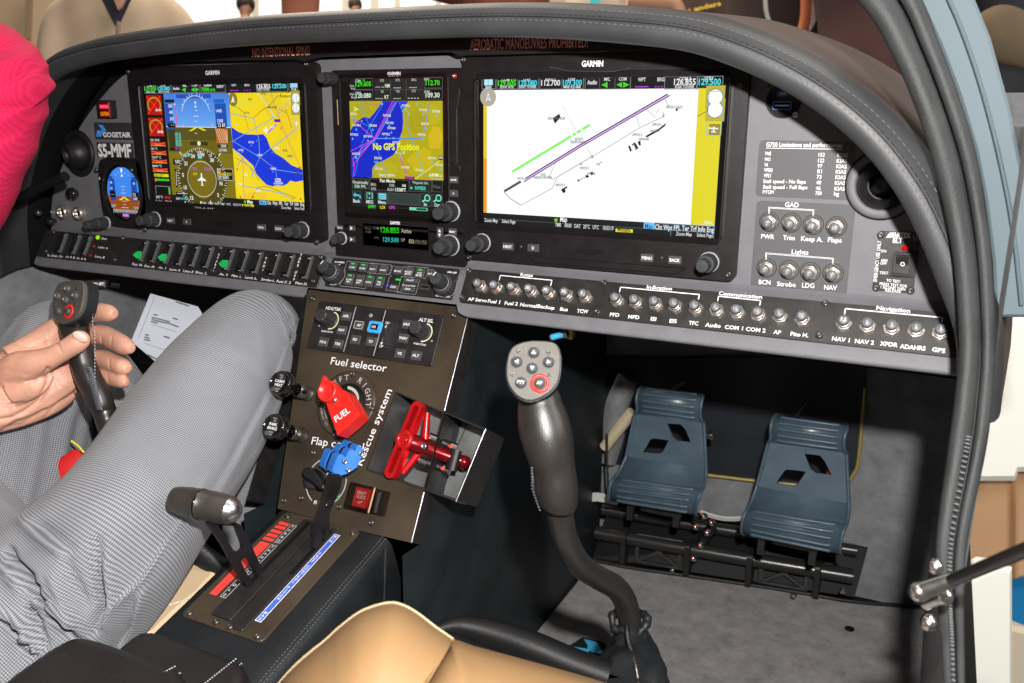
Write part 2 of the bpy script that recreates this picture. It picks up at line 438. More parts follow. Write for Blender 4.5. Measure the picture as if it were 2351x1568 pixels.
def crease(o, lines):
    """press skin creases into an existing mesh object; lines are photo-unit polylines"""
    me=o.data; base=ROOT[o.name]; back=CM@Vector((0,0,1)); nrm=[v.normal.copy() for v in me.vertices]
    for v,n in zip(me.vertices,nrm):
        if n.dot(back)<.05: continue
        X,Y=topx(base+v.co/S)
        if X>330 or X<-20: continue
        w=0
        for P,amp,sg in lines:
            best=1e9
            for A,B in zip(P,P[1:]):
                L2=(B[0]-A[0])**2+(B[1]-A[1])**2; t=max(0,min(1,((X-A[0])*(B[0]-A[0])+(Y-A[1])*(B[1]-A[1]))/L2)); best=min(best,math.hypot(X-A[0]-t*(B[0]-A[0]),Y-A[1]-t*(B[1]-A[1])))
            if best<3*sg: w+=amp*math.exp(-(best/sg)**2)
        if w: v.co+=n*w*S
# ================================================================== instrument panel shell
def curve2(pts, k=6): return smooth(pts, k)
arch = [FF.L('D',*q) for q in ((118,530),(118,480),(126,430),(150,365),(185,290),(235,222),(292,168))]
TOPZ = 23
archL = curve2(arch + [(-440, TOPZ)], 5)
archR = [(-226-x, z) for x, z in archL][::-1]
panel = thing('instrument_panel', (-113,8,-240), 'dark grey instrument panel fascia holding the lit screens, with vents and a rolled lower lip', 'instrument panel')
mb = MB()
mb.prism(FF, archL + archR + [(435,-180),(-648,-180)], -3, 0, 'fascia')
# lower part follows the strip plane and rolls under
prof = [(8,-178),(5,-182),(-6,-187)] + [tuple((F1.W(0,-d).y, F1.W(0,-d).z)) for d in (6,20,36,45)]
e = F1.W(0,-45); prof += [(e.y-.6,e.z-2),(e.y+.6,e.z-4),(e.y+4,e.z-5.6),(e.y+12,e.z-6.5),(e.y+40,e.z-7)]
def extr_x(mb, prof, x0, x1, m, smooth_=True, steps=1, x0f=None, x1f=None):
    n = len(prof); vs = []
    for i, (y,z) in enumerate(prof): vs.append((x0f(i) if x0f else x0, y, z))
    for i, (y,z) in enumerate(prof): vs.append((x1f(i) if x1f else x1, y, z))
    mb.add(vs, [[i, n+i, n+i+1, i+1] for i in range(n-1)], m, None, smooth_)
extr_x(mb, prof, -672, -204, 'fascia', True, 1, lambda i: (-655 if i < 7 else -655+ (i-6)**2*2.2), lambda i: (-204 if i < 7 else -204-(i-6)*2))
extr_x(mb, prof, -17, 445, 'fascia', True, 1, lambda i: (-17 if i < 6 else -17+(i-5)*5))
extr_x(mb, prof[:5]+[tuple((F1.W(0,-37).y, F1.W(0,-37).z)),(20,-226)], -204, -17, 'fascia', False)
mb.build('fascia', panel)
mb = MB()
mb.prism(FF, [(-470,TOPZ-1),(-440,TOPZ),(-330,TOPZ),(-215,TOPZ-1),(-205,TOPZ-4),(-185,TOPZ+1),(-30,TOPZ+2),(-20,TOPZ-2),(215,TOPZ-2),(240,TOPZ-5),(236,34),(200,38),(-380,38),(-470,30)], 16, 22, 'blk')
mb.build('top_band', panel)
mb = MB(); fb = FF.shift(22)
mb.tz(fb, 'NO INTENTIONAL SPINS!', 'a', 1697, 383, 2082, 369, 9, 'placard', .15)
mb.tz(fb, 'AEROBATIC MANOEUVRES PROHIBITED!', 'b', 975, 335, 1765, 318, 9.5, 'placard', .15)
mb.build('warning_placard', panel)
# data placards
mb = MB()
def c4(fr, z, pts): return [fr.L(z,*q) for q in pts]
a0,b0 = FF.L('c',575,940); a1,b1 = FF.L('c',1185,1345)
mb.prism(FF, rrect(a0,b0,a1,b1,4), 0, .5, mat('placard_plate',(.075,.075,.082),.6,bump=.4,bs=1200))
a0,b0 = FF.L('D',1738,460); a1,b1 = FF.L('D',1942,690)
mb.prism(FF, rrect(a0,b1-0,a1,b0,4), 0, .4, 'placard_plate' if 0 else MATS['placard_plate'])
mb.build('placard_plate', panel)
mb = MB()
mb.tz(FF,'G750 Limitations and performances','c',620,984,1128,990,3.6,'print',.7)
mb.line(FF, FF.L('c',618,994), FF.L('c',1132,1002), .5, .7, 'print')
rows = [('VNE','152','KTAS',1042),('VNO','122','KIAS',1080),('VA','97','KIAS',1117),('VFE0','81','KIAS',1153),('VFE1','73','KIAS',1190),('Stall speed - No flaps','48','KIAS',1228),('Stall speed - Full flaps','46','KIAS',1266),('MTOM','750','kg',1300)]
for i,(t,v,u,y) in enumerate(rows):
    x0 = 610-i*2; w = {'VNE':42,'VNO':40,'VA':26,'VFE0':58,'VFE1':48,'MTOM':74}.get(t) or (285 if 'No' in t else 298)
    mb.tz(FF,t,'c',x0,y,x0+w,y+(4 if w>100 else 2),3.1,'print',.7)
    xv = 970-i*3; wv = 42 if len(v)==3 else 32
    mb.tz(FF,v,'c',xv,y+9,xv+wv,y+10,3.1,'print',.7)
    xu = 1095-i*3; mb.tz(FF,u,'c',xu,y+12,xu+(70 if u!='kg' else 34),y+14,3.1,'print',.7)
mb.tz(FF,'GAD','c',745,1388,838,1392,4.0,'print',.7)
for q in (((636,1440),(636,1390)),((636,1390),(940,1408)),((940,1408),(938,1450)),((642,1436),(642,1397)),((642,1397),(934,1414)),((934,1414),(932,1446))):
    mb.line(FF, FF.L('c',*q[0]), FF.L('c',*q[1]), .35, .7, 'print')
for t,x,y,w in (('PWR',585,90,88),('Trim',732,98,80),('Keep A.',853,105,145),('Flaps',1033,113,92),('BCN',570,396,78),('Strobe',692,408,125),('LDG',860,418,82),('NAV',1008,432,86),('Lights',790,193,112)):
    mb.tz(FF,t,'f',x,y,x+w,y+w*.055,4.0,'print',.7)
for q in (((616,235),(616,186)),((616,186),(1072,222)),((1072,222),(1068,262)),((622,232),(622,193)),((622,193),(1066,228)),((1066,228),(1063,258))):
    mb.line(FF, FF.L('f',*q[0]), FF.L('f',*q[1]), .35, .7, 'print')
mb.build('lettering', panel); mb=MB(); mb.tz(FF,'PILOT','y',640,477,712,479,2.6,'print',.2)
mb.build('lettering', panel)

# air vents
def vent(z, x, y, R, aim, label):
    a,b = FF.L(z,x,y); t = thing('air_vent', FF.W(a,b), label, 'air vent', 'round air vents of the panel')
    m = MB(); m.lathe(FF,a,b,[(R*1.02,0),(R*1.02,1.5),(R*.98,3),(R*.80,3.5),(R*.76,2.5),(R*.72,-1)],'fascia' if R<27.5 else 'blk',40); m.lathe(FF,a,b,[(R*1.06,.1),(R*1.07,.9),(R*1.04,1.2),(R*1.0,.8)],'black',40); m.build('mounting_ring', t)
    m = MB(); r = R*.74; rot = Vector((0,0,1)).rotation_difference(Vector(aim)).to_matrix()
    c = (a,b,-1)
    prof = [(r*math.cos(p), r*math.sin(p)) for p in [R_(d) for d in (-30,-10,10,25,38,48)]] + [(r*.60,r*.86),(r*.52,r*.84),(r*.50,r*.5),(r*.34,r*.3),(r*.30,r*.1),(.01,0)]
    n=32; vs=[]
    for rr,h in prof:
        for i in range(n):
            q = rot @ Vector((rr*math.cos(2*math.pi*i/n), rr*math.sin(2*math.pi*i/n), h)); vs.append(tuple(Vector(c)+q))
    m.add(vs, [[l*n+i,l*n+(i+1)%n,(l+1)*n+(i+1)%n,(l+1)*n+i] for l in range(len(prof)-1) for i in range(n)], 'blk', FF, True); m.build('swivel_ball', t)
    m = MB(); m.lathe(FF,a,b,[(r*.40,r*.42),(r*.36,r*.52),(r*.15,r*.56),(.01,r*.5)],'knob',20); m.build('nozzle', t)
vent('a',530,1030,28,(-.30,-.12,1),'black eyeball air vent left of the registration plate')
vent('c',1400,1240,27,(.10,.05,1),'black eyeball air vent by the door frame, half under the glareshield')

# small panel fittings
def one(name, label, cat, fn, group=None):
    m = MB(); fn(m); return m.build(name, None, label, cat, group)
t = thing('warning_light', FF.W(*FF.L('a',720,735)), 'red and amber warning light block at the upper left of the panel', 'warning light')
a0,b0 = FF.L('a',668,680); a1,b1 = FF.L('a',790,795)
m = MB(); m.holed(FF, rrect(a0+1,b0+1,a1,b1,.5), [rrect(a0+2.5,b0-.6,a1-3,b1+1,.3)], 0, 6, 'blk'); m.rect(FF,a0,b0,a1,b1,.3,'black'); m.rect(FF,a1-7,b0-2,a1-4,b1+2,4,'knob'); m.build('housing', t)
m = MB(); fl_ = FF.shift(9); a0,b0 = FF.L('a',662,682,9); a1,b1 = FF.L('a',738,790,9)
m.prism(FF, rrect(a0,b0,a1,b1,.6), 0, 9, mat('warning_lens',(.12,.004,.004),.3), .5)
m.rect(fl_, a0+.6, b0-3.6, a1-1, b0-8.4, .1, em('ff1848',1.0)); m.tc(fl_,'WARNING',(a0+a1)/2,b0-6,2.4,em('ff90a0',1),.2,w=(a1-a0)*.8)
m.tc(fl_,'CAUTION',(a0+a1)/2,b1+4.6,4.4,em('ff8a10',1.0),.2,w=(a1-a0)*.85,bold=.04); m.build('lens', t)
t = thing('maker_plate', FF.W(*FF.L('a',760,880)), 'dark nameplate with blue winged emblem above the registration plate', 'nameplate')
a0,b0 = FF.L('a',633,822); a1,b1 = FF.L('a',900,940)
m = MB(); m.prism(FF, rrect(a0,b0,a1,b1,1), 0, 1, mat('sign_plate',(.028,.027,.029),.5,bump=.4,bs=1500), .2); m.build('plate', t)
m = MB()
m.poly(FF, c4(FF,'j',[(703,812),(762,817),(800,870),(818,893),(765,890)]), 1.2, mat('emblem_blue',(.06,.30,.85),.4)); m.poly(FF, c4(FF,'j',[(690,885),(812,893),(770,905),(745,968),(680,970)]), 1.15, MATS['emblem_blue'])
m.tz(FF,'GOGETAIR','j',770,975,1133,978,6,'print',1.2,.03); m.build('emblem', t)
t = thing('registration_plate', FF.W(*FF.L('a',780,1010)), 'dark registration plate with large white S5-MMF lettering', 'nameplate')
a0,b0 = FF.L('a',650,955); a1,b1 = FF.L('a',905,1065)
m = MB(); m.prism(FF, rrect(a0,b0,a1,b1,1), 0, 1, MATS['sign_plate'], .2); m.build('plate', t)
m = MB(); m.tz(FF,'S5-MMF','j',713,1228,1145,1236,15.5,'print',1.2,.035); m.build('lettering', t)
# usb socket
t = thing('usb_socket', FF.W(*FF.L('c',738,680)), 'round usb socket with blue rimmed ports below the glareshield', 'usb socket')
a,b = FF.L('c',738,675)
m = MB(); m.lathe(FF,a,b,[(14.6,0),(14.6,.7),(13.6,.7),(13.4,.2),(0.01,.25)],'blk',36); screw(m,FF,*FF.L('c',817,767),0,2.6,'steel'); screw(m,FF,*FF.L('c',650,573),0,2.6,'dmet'); m.build('socket_plate', t)
m = MB()
for (x0,y0,x1,y1) in ((695,612,770,645),(665,680,788,738)):
    p=FF.L('c',x0,y0); q=FF.L('c',x1,y1); m.holed(FF, rrect(*p,*q,1.6), [rrect(p[0]+.8,p[1]-.8,q[0]-.8,q[1]+.8,1)], .3, 1.4, mat('usb_blue',(.06,.22,.65),.4)); m.rect(FF,p[0]+.8,p[1]-.8,q[0]-.8,q[1]+.8,.5,'black')
    m.rect(FF,p[0]+2.0,(p[1]+q[1])/2-.6,q[0]-2.0,(p[1]+q[1])/2+.6,.8,'steel')
m.build('port', t)
# chrome sockets lower left
for z,x,y in (('y',790,462),('y',990,478)):
    a,b = FF.L(z,x+25,y); t = thing('jack_socket', FF.W(a,b), 'bright ringed headset jack, %s of the pair beside the pilot lettering' % ('left' if x<900 else 'right'), 'jack socket', 'headset jacks')
    m = MB(); m.lathe(FF,a,b,[(9.5,0),(9.5,2),(9,6),(8,7.5),(6,7.5),(5.4,6),(5.2,1),(.01,1)],'nut',28); m.build('jack_ring', t); m=MB(); m.lathe(FF,a,b,[(5,1.2),(4,3),(3.6,1.6),(.01,1.6)],'black',20); m.build('jack_hole', t)
for z,x,y,r,lab in (('y',958,232,8.5,'glossy black domed knob above the headset jacks'),('y',690,578,6.2,'small glossy black domed knob under the pilot lettering')):
    a,b = FF.L(z,x,y); one('domed_knob', lab, 'knob', lambda m: (m.lathe(FF,a,b,[(r*.6,0),(r*.6,4),(r,5),(r,8),(r*.8,11),(r*.4,12.5),(.01,13)],mat('gloss_black',(.006,.006,.006),.12,coat=1),28)), 'domed knobs by the headset jacks')
# emergency switch plate at right
t = thing('emergency_switch', FF.W(*FF.L('f',1490,250)), 'black locator transmitter switch plate with a red lamp, right end of the panel', 'switch plate')
a0,b0 = FF.L('f',1372,38); a1,b1 = FF.L('f',1640,462)
a0 = FF.L('f',1352,250)[0]; a1 = FF.L('f',1632,250)[0]
m = MB(); m.prism(FF, rrect(a0,b0,a1,b1,2.5), 0, 1.6, 'plate', .3); m.build('switch_plate', t)
m = MB(); fe = FF.shift(1.6)
for q in ((1390,65),(1358,420),(1590,440),(1628,80)): screw(m, fe, *fe.L('f',*q), 0, 2.8, 'dmet')
m.build('screws', t)
m = MB()
m.tz(fe,'ARTEX','f',1470,84,1585,88,4.2,'print',bold=.03); m.poly(fe,[fe.L('f',*q) for q in ((1422,84),(1450,52),(1480,50),(1465,66),(1490,62),(1460,84))],.12,'print')
m.tz(fe,'ELT','f',1468,118,1532,122,4,'print',bold=.03)
for s_,x,y,w in (('ON',1388,182,36),('ARM',1388,245,44),('OFF',1384,265,44),('TEST',1378,328,60)): m.tz(fe,s_,'f',x,y,x+w,y+w*.06,2.2,'print')
for i,s_ in enumerate(('TO TEST:','PRESS TEST FOR','1 SECOND THEN','RELEASE')):
    w = (95,185,165,105)[i]; x = 1425-(0,45,38,8)[i]; y = 380+i*22; m.tz(fe,s_,'f',x,y,x+w,y+w*.1,2.3,'print')
m.tz(fe,'EMERGENCY USE ONLY','f',1362,380,1392,105,2.8,'print')
m.build('lettering', t)
m = MB(); A=FF.L('f',1478,175); B=FF.L('f',1612,345)
m.holed(fe, rrect(*A,*B,.8), [rrect(A[0]+1.5,A[1]-2,B[0]-4,B[1]+2,.6)], 0, 4, 'blk'); m.build('rocker_frame', t)
m = MB(); A=FF.L('f',1490,190); B=FF.L('f',1585,330)
m.add([(A[0]+1,A[1]-1,6),(B[0]-2,A[1]-1,6),(B[0]-2,(A[1]+B[1])/2,2.5),(A[0]+1,(A[1]+B[1])/2,2.5),(B[0]-2,B[1]+1,5),(A[0]+1,B[1]+1,5)], [[0,1,2,3],[3,2,4,5]], mat('gloss_rocker',(.02,.02,.022),.18), fe); m.tz(fe,'O','f',1520,270,1550,272,3.5,'print',5.2); m.build('rocker', t)
m = MB(); a,b=FF.L('f',1548,152); m.lathe(fe,a,b,[(2.3,0),(2.3,1.5),(1.5,2.8),(.01,3.2)],em('e00818',.9),16); m.build('red_lamp', t)

# ================================================================== displays
def knob(m, fr, a, b, h0, parts, mt='knob', top='knobtop'):
    for r, h1 in parts:
        m.lathe(fr, a, b, [(r*.97,h0),(r,h0+.8),(r*.99,h1-1.0),(r*.9,h1)], mt, 36, .06, 1, smooth=False); m.lathe(fr, a, b, [(r*.9,h1),(r*.3,h1+.25),(.01,h1+.25)], top, 24); h0 = h1
def bezel(t, fr, rect, hole, h0, h1, r=6, lip=2.0, notch=None):
    a0,b0,a1,b1 = rect; c0,d0,c1,d1 = hole
    m = MB(); m.holed(fr, rrect(a0,b0,a1,b1,r), [rrect(c0,d0,c1,d1,3)], h0, h1, 'bez')
    # raised outer rim and slanted inner slope
    o = rrect(c0-lip*2,d0-lip*2,c1+lip*2,d1+lip*2,5); i_ = rrect(c0,d0,c1,d1,3); n=len(o)
    m.add(flat(o,h1+.2)+flat(inset(o,lip),h1+1.1)+flat(i_,h1-1.2), [[k,(k+1)%n,n+(k+1)%n,n+k] for k in range(n)]+[[n+k,n+(k+1)%n,2*n+(k+1)%n,2*n+k] for k in range(n)], 'bez', fr)
    m.build('bezel', t)
    m = MB(); m.rect(fr,c0,d0,c1,d1,-1.1,'glass'); return m
def rlab(m, fr, z, x, y, w, hgt, txt, cap=2.0, h=1.2, th=1.2, mt='btn'):
    """a small pressable key with its legend"""
    a,b = fr.L(z,x,y,h); m.prism(fr, rrect(a-w/2,b-hgt/2,a+w/2,b+hgt/2,.8,2), h, h+th, mt, .35)
    if txt: m.tc(fr, txt, a, b, cap, 'print', h+th+.1, .02, w=min(w*.8, len(txt)*cap*.85))

def keys(t, fn, nm='key'):
    pass
# ---------- left display
BH = 1.0
pfd = thing('flight_display', F0.W(-341,-170), 'lit left display with blue horizon, compass rose and yellow terrain map', 'cockpit display', 'large flight displays')
g = bezel(pfd, F0, (-482,20,-200,-171), (-463,4.5,-218,-142.5), -8, BH)
g.build('screen_glass', pfd)
E = MB()
def er(z,x0,y0,x1,y1,c,h=.1,k=1,fr=F0): 
    A=fr.L(z,x0,y0); B=fr.L(z,x1,y1); E.rect(fr,*A,*B,h,em(c,k))
def ep(z,pts,c,h=.2,k=1): E.poly(F0,[F0.L(z,*q) for q in pts],h,em(c,k))
def el(z,pts,w,c,h=.3,k=1,closed=False):
    P=[F0.L(z,*q) for q in pts]
    if closed: P.append(P[0])
    for A,B in zip(P,P[1:]): E.line(F0,A,B,w,h,em(c,k))
def dash(z,A,B,n,w,c,h=.3):
    A=Vector(F0.L(z,*A)); B=Vector(F0.L(z,*B))
    for i in range(n): E.line(F0, tuple(A+(B-A)*(i/n)), tuple(A+(B-A)*((i+.6)/n)), w, h, em(c))
def et(s,z,x0,y0,x1,y1,cap,c,h=.5,b=.02): E.text(F0,s,F0.L(z,x0,y0),F0.L(z,x1,y1),cap,em(c),h,b)
def loc(f): return f
# base
E.rect(F0,-456,0,-225,-138.5,0,em('050505'))
SX=-456.1; SW=231; 
def xs(f): return SX+SW*f
def ys(f): return -138.5*f
def fr_(x0,y0,x1,y1,c,h=.1): E.rect(F0,xs(x0),ys(y0),xs(x1),ys(y1),h,em(c))
fr_(0,.0,1,.082,'101214',.05)
def boxo(x0,y0,x1,y1,c='3c4046',h=.15):
    for p,q in (((x0,y0),(x1,y0)),((x1,y0),(x1,y1)),((x1,y1),(x0,y1)),((x0,y1),(x0,y0))): E.line(F0,p,q,.5,h,em(c))
for x0,x1 in ((968,1148),(1152,1340),(1345,1515),(1720,1932),(1938,2000)):
    A=F0.L('a',x0,563-(x0-968)*.0135); B=F0.L('a',x1,627-(x1-968)*.0135); E.rect(F0,*A,*B,.1,em('17191c')); boxo(*A,*B,'8a8e94')
et('COM 1','a',990,583,1030,583,2.2,'d8d8d8'); et('RX','a',1035,583,1052,583,2.2,'38e020'); et('129.605','a',974,608,1052,607,4.2,'38e81c'); et('EDNY ATIS','a',985,624,1042,624,2,'d8d8d8')
et('STBY','a',1080,582,1116,582,2.2,'d8d8d8'); et('120.080','a',1063,607,1142,606,4.2,'54e8f0'); et('EDNY TOWER','a',1068,622,1140,622,2,'d8d8d8')
et('Audio','a',1164,603,1208,602,3,'e8e8e8'); et('MIC','a',1230,583,1260,582,2.6,'d8d8d8'); et('COM','a',1290,581,1325,580,2.6,'d8d8d8')
ep('a',[(1222,603),(1248,588),(1248,618)],'3ce020',.4); ep('a',[(1284,602),(1308,588),(1308,618)],'3ce020',.4); ep('a',[(1338,601),(1314,588),(1314,618)],'3ce020',.4)
et('S5MMF','a',1370,581,1425,580,2.4,'d8d8d8'); et('7000','a',1355,614,1408,613,4.2,'38e81c'); et('GND','a',1412,613,1448,612,2.8,'38e81c'); et('IDENT','a',1458,590,1505,589,2.8,'e8e8e8')
et('WPT','a',1555,580,1590,579,2.6,'d8d8d8'); et('BRG','a',1645,579,1678,578,2.6,'d8d8d8'); el('a',[(1545,608),(1603,607)],.8,'b030e0'); dash('a',(1638,607),(1690,606),3,.8,'b030e0')
et('COM 2','a',1745,568,1800,567,2.4,'d8d8d8'); et('126.855','a',1728,595,1818,594,4.4,'f0f0f0'); et('EDJA TOWER','a',1732,610,1812,609,2,'d8d8d8')
et('STBY','a',1850,568,1895,567,2.4,'d8d8d8'); et('129.500','a',1832,593,1925,592,4.4,'54e8f0')
er('a',1948,556,1998,588,'9ad8e8',.3); et('Full','a',1960,606,1990,606,2.4,'e8e8e8')
# engine column
for y0,y1,x0,x1,nm in ((640,772,980,1092,'MAN IN'),(790,915,995,1104,'RPM')):
    A=F0.L('a',x0,y0); B=F0.L('a',x1,y1); E.rect(F0,*A,*B,.12,em('b01408')); cx=(A[0]+B[0])/2; cy=(A[1]+B[1])/2; rx=abs(B[0]-A[0])*.42; ry=abs(B[1]-A[1])*.40
    P=[(cx+rx*math.cos(R_(t)), cy+ry*.95*math.sin(R_(t))) for t in range(225,-46,-15)]
    for p,q in zip(P,P[1:]): E.line(F0,p,q,1.7,.25,em('a8a020'))
    E.line(F0,(A[0]+1,A[1]-1),(B[0]-1,B[1]+1),1.2,.4,em('ff3020')); E.line(F0,(B[0]-1,A[1]-1),(A[0]+1,B[1]+1),1.2,.4,em('ff3020'))
    E.text(F0,nm,(cx+2,cy-7),(B[0]-1,cy-7),2.6,em('e8e8e8'),.5,.02)
for i,(nm,y) in enumerate((('OIL BAR',950),('OIL °C',1008),('CLNT °C',1066),('MAN °C',1124))):
    x=1012+i*5; et(nm,'a',x,y-3,x+62-(i==1)*20,y-2,2.7,'d0d0d0'); A=F0.L('a',x,y+5); B=F0.L('a',x+100,y+32); E.rect(F0,*A,*B,.12,em('c0281c')); E.rect(F0,A[0],B[1],B[0],B[1]+1.2,.2,em('c8a840'))
    E.line(F0,A,B,1.0,.3,em('ff6030')); E.line(F0,(A[0],B[1]),(B[0],A[1]),1.0,.3,em('ff6030'))
er('a',1035,1165,1133,1190,'d8d818',.12); et('FUEL QTY','a',1042,1184,1100,1185,2.6,'404000')
er('a',1040,1198,1138,1217,'40c030',.12); er('a',1040,1198,1054,1217,'e08030',.2)
A=F0.L('a',1045,1248); B=F0.L('a',1148,1312); boxo(*A,*B,'a0a0a0'); E.rect(F0,B[0]-3,A[1]-1,B[0]-1,B[1]+1,.2,em('50d030')); et('EGT °C','a',1052,1330,1095,1331,2.8,'d8d8d8'); er('a',1105,1318,1146,1334,'c01818',.2)
# attitude
A0=F0.L('a',1097,628); x_m=F0.L('a',1535,628)[0]; hz=F0.L('a',1300,853)[1]; bt=F0.L('a',1350,1365)[1]
for i in range(10):
    f0=i/10; c='%02x%02x%02x'%(int(70+40*f0),int(128+45*f0),int(222+22*f0)); E.rect(F0,A0[0],A0[1]+(hz-A0[1])*f0,x_m,A0[1]+(hz-A0[1])*(f0+.1),.1,em(c))
for i in range(6):
    f0=i/6; c='%02x%02x%02x'%(int(88+40*min(1,f0*3)),int(80+34*min(1,f0*3)),int(22-8*min(1,f0*3))); E.rect(F0,A0[0],hz+(bt-hz)*f0,x_m,hz+(bt-hz)*(f0+1/6),.1,em(c))
E.rect(F0,A0[0],hz-.4,x_m,hz+.4,.3,em('e8e8e8'))
er('a',1183,634,1418,658,'1c50b8',.2)
er('a',1105,668,1172,690,'101428',.2); er('a',1105,695,1170,870,'2050b0',.18); er('a',1435,665,1508,692,'1868c0',.3); er('a',1440,695,1528,860,'1c50b4',.18)
for s_,y in (('50',722),('40',764),('30',808)): et(s_,'a',1133+(y-722)*.12,y,1158+(y-722)*.12,y,3.6,'e0e8f0')
er('a',1127,828,1182,856,'050508',.4); et('- -','a',1152,845,1176,845,2.4,'f0f0f0',.6)
el('a',[(1176,695),(1189,840)],1.4,'f03870',.4); el('a',[(1170,700),(1178,700)],1.8,'f8f8f8',.45)
for s_,y in (('1400',755),('1300',822)): et(s_,'a',1454+(y-755)*.12,y,1492+(y-755)*.12,y,3.6,'e0e8f0')
er('a',1455,830,1520,860,'050508',.4); et('12 60','a',1468,852,1515,852,4,'f0f0f0',.6)
A=F0.L('a',1448,862); B=F0.L('a',1530,962); E.rect(F0,*A,*B,.3,em('b86418'))
for i in range(7):
    x=A[0]+i*2.9; E.line(F0,(x,A[1]-i*.2),(min(x+6,B[0]+.1),max(B[1],A[1]-30+i*3)),.8,.4,em('f0c8a0'))
er('a',1462,972,1530,990,'181818',.3); et('2000','a',1485,988,1522,988,2.8,'e0e0e0'); er('a',1470,1000,1532,1022,'404040',.3); et('1017HPA','a',1474,1018,1528,1018,3,'e8e8e8')
cx,cy=F0.L('a',1318,775); 
P=[(cx+22*math.cos(R_(t)), cy+22*.95*math.sin(R_(t))+1) for t in range(10,171,10)]
for p,q in zip(P,P[1:]): E.line(F0,p,q,.6,.4,em('e8f0ff'))
for t in (30,45,60,70,80,100,110,120,135,150):
    c_,s__=math.cos(R_(t)),math.sin(R_(t)); E.line(F0,(cx+22*c_,cy+21*s__+1),(cx+25*c_,cy+24*s__+1),.6,.4,em('e8f0ff'))
ep('a',[(1306,682),(1320,682),(1313,702)],'f0f4ff',.5); ep('a',[(1306,722),(1322,722),(1314,704)],'f0f4ff',.5)
for y,w in ((742,16),(780,34),(816,16),(895,16)): el('a',[(1318-w/2,y),(1318+w/2,y)],.6,'e8f0ff',.4)
ep('a',[(1268,880),(1322,850),(1330,856),(1290,880)],'e8e020',.6); ep('a',[(1390,876),(1336,850),(1328,856),(1368,878)],'e8e020',.6)
er('a',1220,838,1238,846,'d0b030',.5); er('a',1415,836,1433,844,'d0b030',.5)
er('a',1128,862,1188,1010,'3c3810',.15)
for i,s_ in enumerate(('80 K','75 K','70 K','62 K','55 K','50 KC')): et(s_,'a',1178+i,905+i*15,1218+i,905+i*15,2.4,'30e0d0')
er('a',1140,992,1206,1014,'181408',.3); et('0KT','a',1180,1008,1202,1008,3,'c040e0'); 
er('a',1278,950,1397,978,'3a3410',.3); cx,cy=F0.L('a',1338,963); E.poly(F0,circ(cx,cy,2.6,16),.45,em('e8e8e0'))
# HSI
cx,cy=F0.L('a',1357,1203)
E.poly(F0,circ(cx,cy,40,48,0,33.5),.2,em('4c4408'))
E.poly(F0,circ(cx,cy,20.5,40,0,23),.28,em('7a6a10'))
for rx,ry,c in ((22.5,20.5,'c8c8b8'),):
    P=circ(cx,cy,rx,48,0,ry*1.0); P.append(P[0])
    for p,q in zip(P,P[1:]): E.line(F0,p,q,.9,.4,em(c))
RX,RY=39,36.5
for t in range(0,360,5):
    l=2.2 if t%10 else 4; c_,s__=math.cos(R_(t)),math.sin(R_(t)); E.line(F0,(cx+RX*c_,cy+RY*s__),(cx+(RX-l)*c_,cy+(RY-l)*s__),.7,.4,em('e8e8d8'))
for t in (45,135,225,315): c_,s__=math.cos(R_(t)),math.sin(R_(t)); E.line(F0,(cx+(RX+2)*c_,cy+(RY+2)*s__),(cx+(RX+7)*c_,cy+(RY+7)*s__),1.2,.4,em('e8e8d8'))
for i,s_ in enumerate(('24','N','30','33','N','3','6','E','12','15','S','21')):
    t=R_(112-30*i); ex=cx+30*math.cos(t); ey=cy+28.5*math.sin(t); E.tc(F0,s_ if i!=1 else 'W',ex,ey,4.2,em('f0f0e0'),.45,.03)
E.poly(F0,[(cx-.9,cy+7),(cx+.9,cy+7),(cx+1.1,cy+2),(cx+6.5,cy-1),(cx+6.5,cy-2.4),(cx+1,cy-1.5),(cx+.8,cy-6),(cx+2.6,cy-7.5),(cx-2.6,cy-7.5),(cx-.8,cy-6),(cx-1,cy-1.5),(cx-6.5,cy-2.4),(cx-6.5,cy-1),(cx-1.1,cy+2)],.5,em('f8f8f8'))
E.tc(F0,'GPS',cx-10,cy+12,3,em('d040e0'),.5); E.tc(F0,'TERM',cx+10,cy+12,3,em('d040e0'),.5); E.tc(F0,'LOI',cx-10,cy+6,3,em('e0e020'),.5)
er('a',1325,1022,1362,1045,'101008',.4); et('259°','a',1327,1043,1362,1042,4.6,'f0f0f0',.6); er('a',1330,1046,1358,1064,'70e0f0',.4)
er('a',1225,1028,1288,1055,'50502c',.3); et('HDG 259°','a',1230,1050,1284,1049,3,'a0f0e8'); er('a',1402,1034,1466,1058,'1c1a0c',.3); et('CRS','a',1404,1054,1426,1054,3,'e0e0e0')
er('a',1162,1066,1225,1108,'0a0a0a',.3); et('NO WIND','a',1176,1086,1212,1086,2.4,'e8e8e8'); et('DATA','a',1182,1098,1208,1098,2.4,'e8e8e8')
er('a',1173,1135,1196,1258,'0c0c06',.3); el('a',[(1184,1150),(1188,1245)],.7,'e8e8e8',.4); er('a',1183,1288,1270,1314,'0c0c06',.3); el('a',[(1192,1298),(1262,1300)],.7,'e8e8e8',.4)
et('NAV1','a',1186,1340,1214,1341,2.8,'e0e0e0'); et('NO DATA','a',1220,1340,1268,1341,2.8,'40e0d0')
A=F0.L('a',1460,1132); B=F0.L('a',1568,1212); E.rect(F0,*A,*B,.3,em('14140c')); boxo(*A,*B,'d0d0c0',.4); et('OIL P','a',1468,1154,1500,1154,3,'f02020'); et('ENGINE ECU','a',1468,1178,1556,1179,3.2,'e8e020'); et('SET BARO','a',1470,1200,1540,1201,3.2,'e8e8e0')
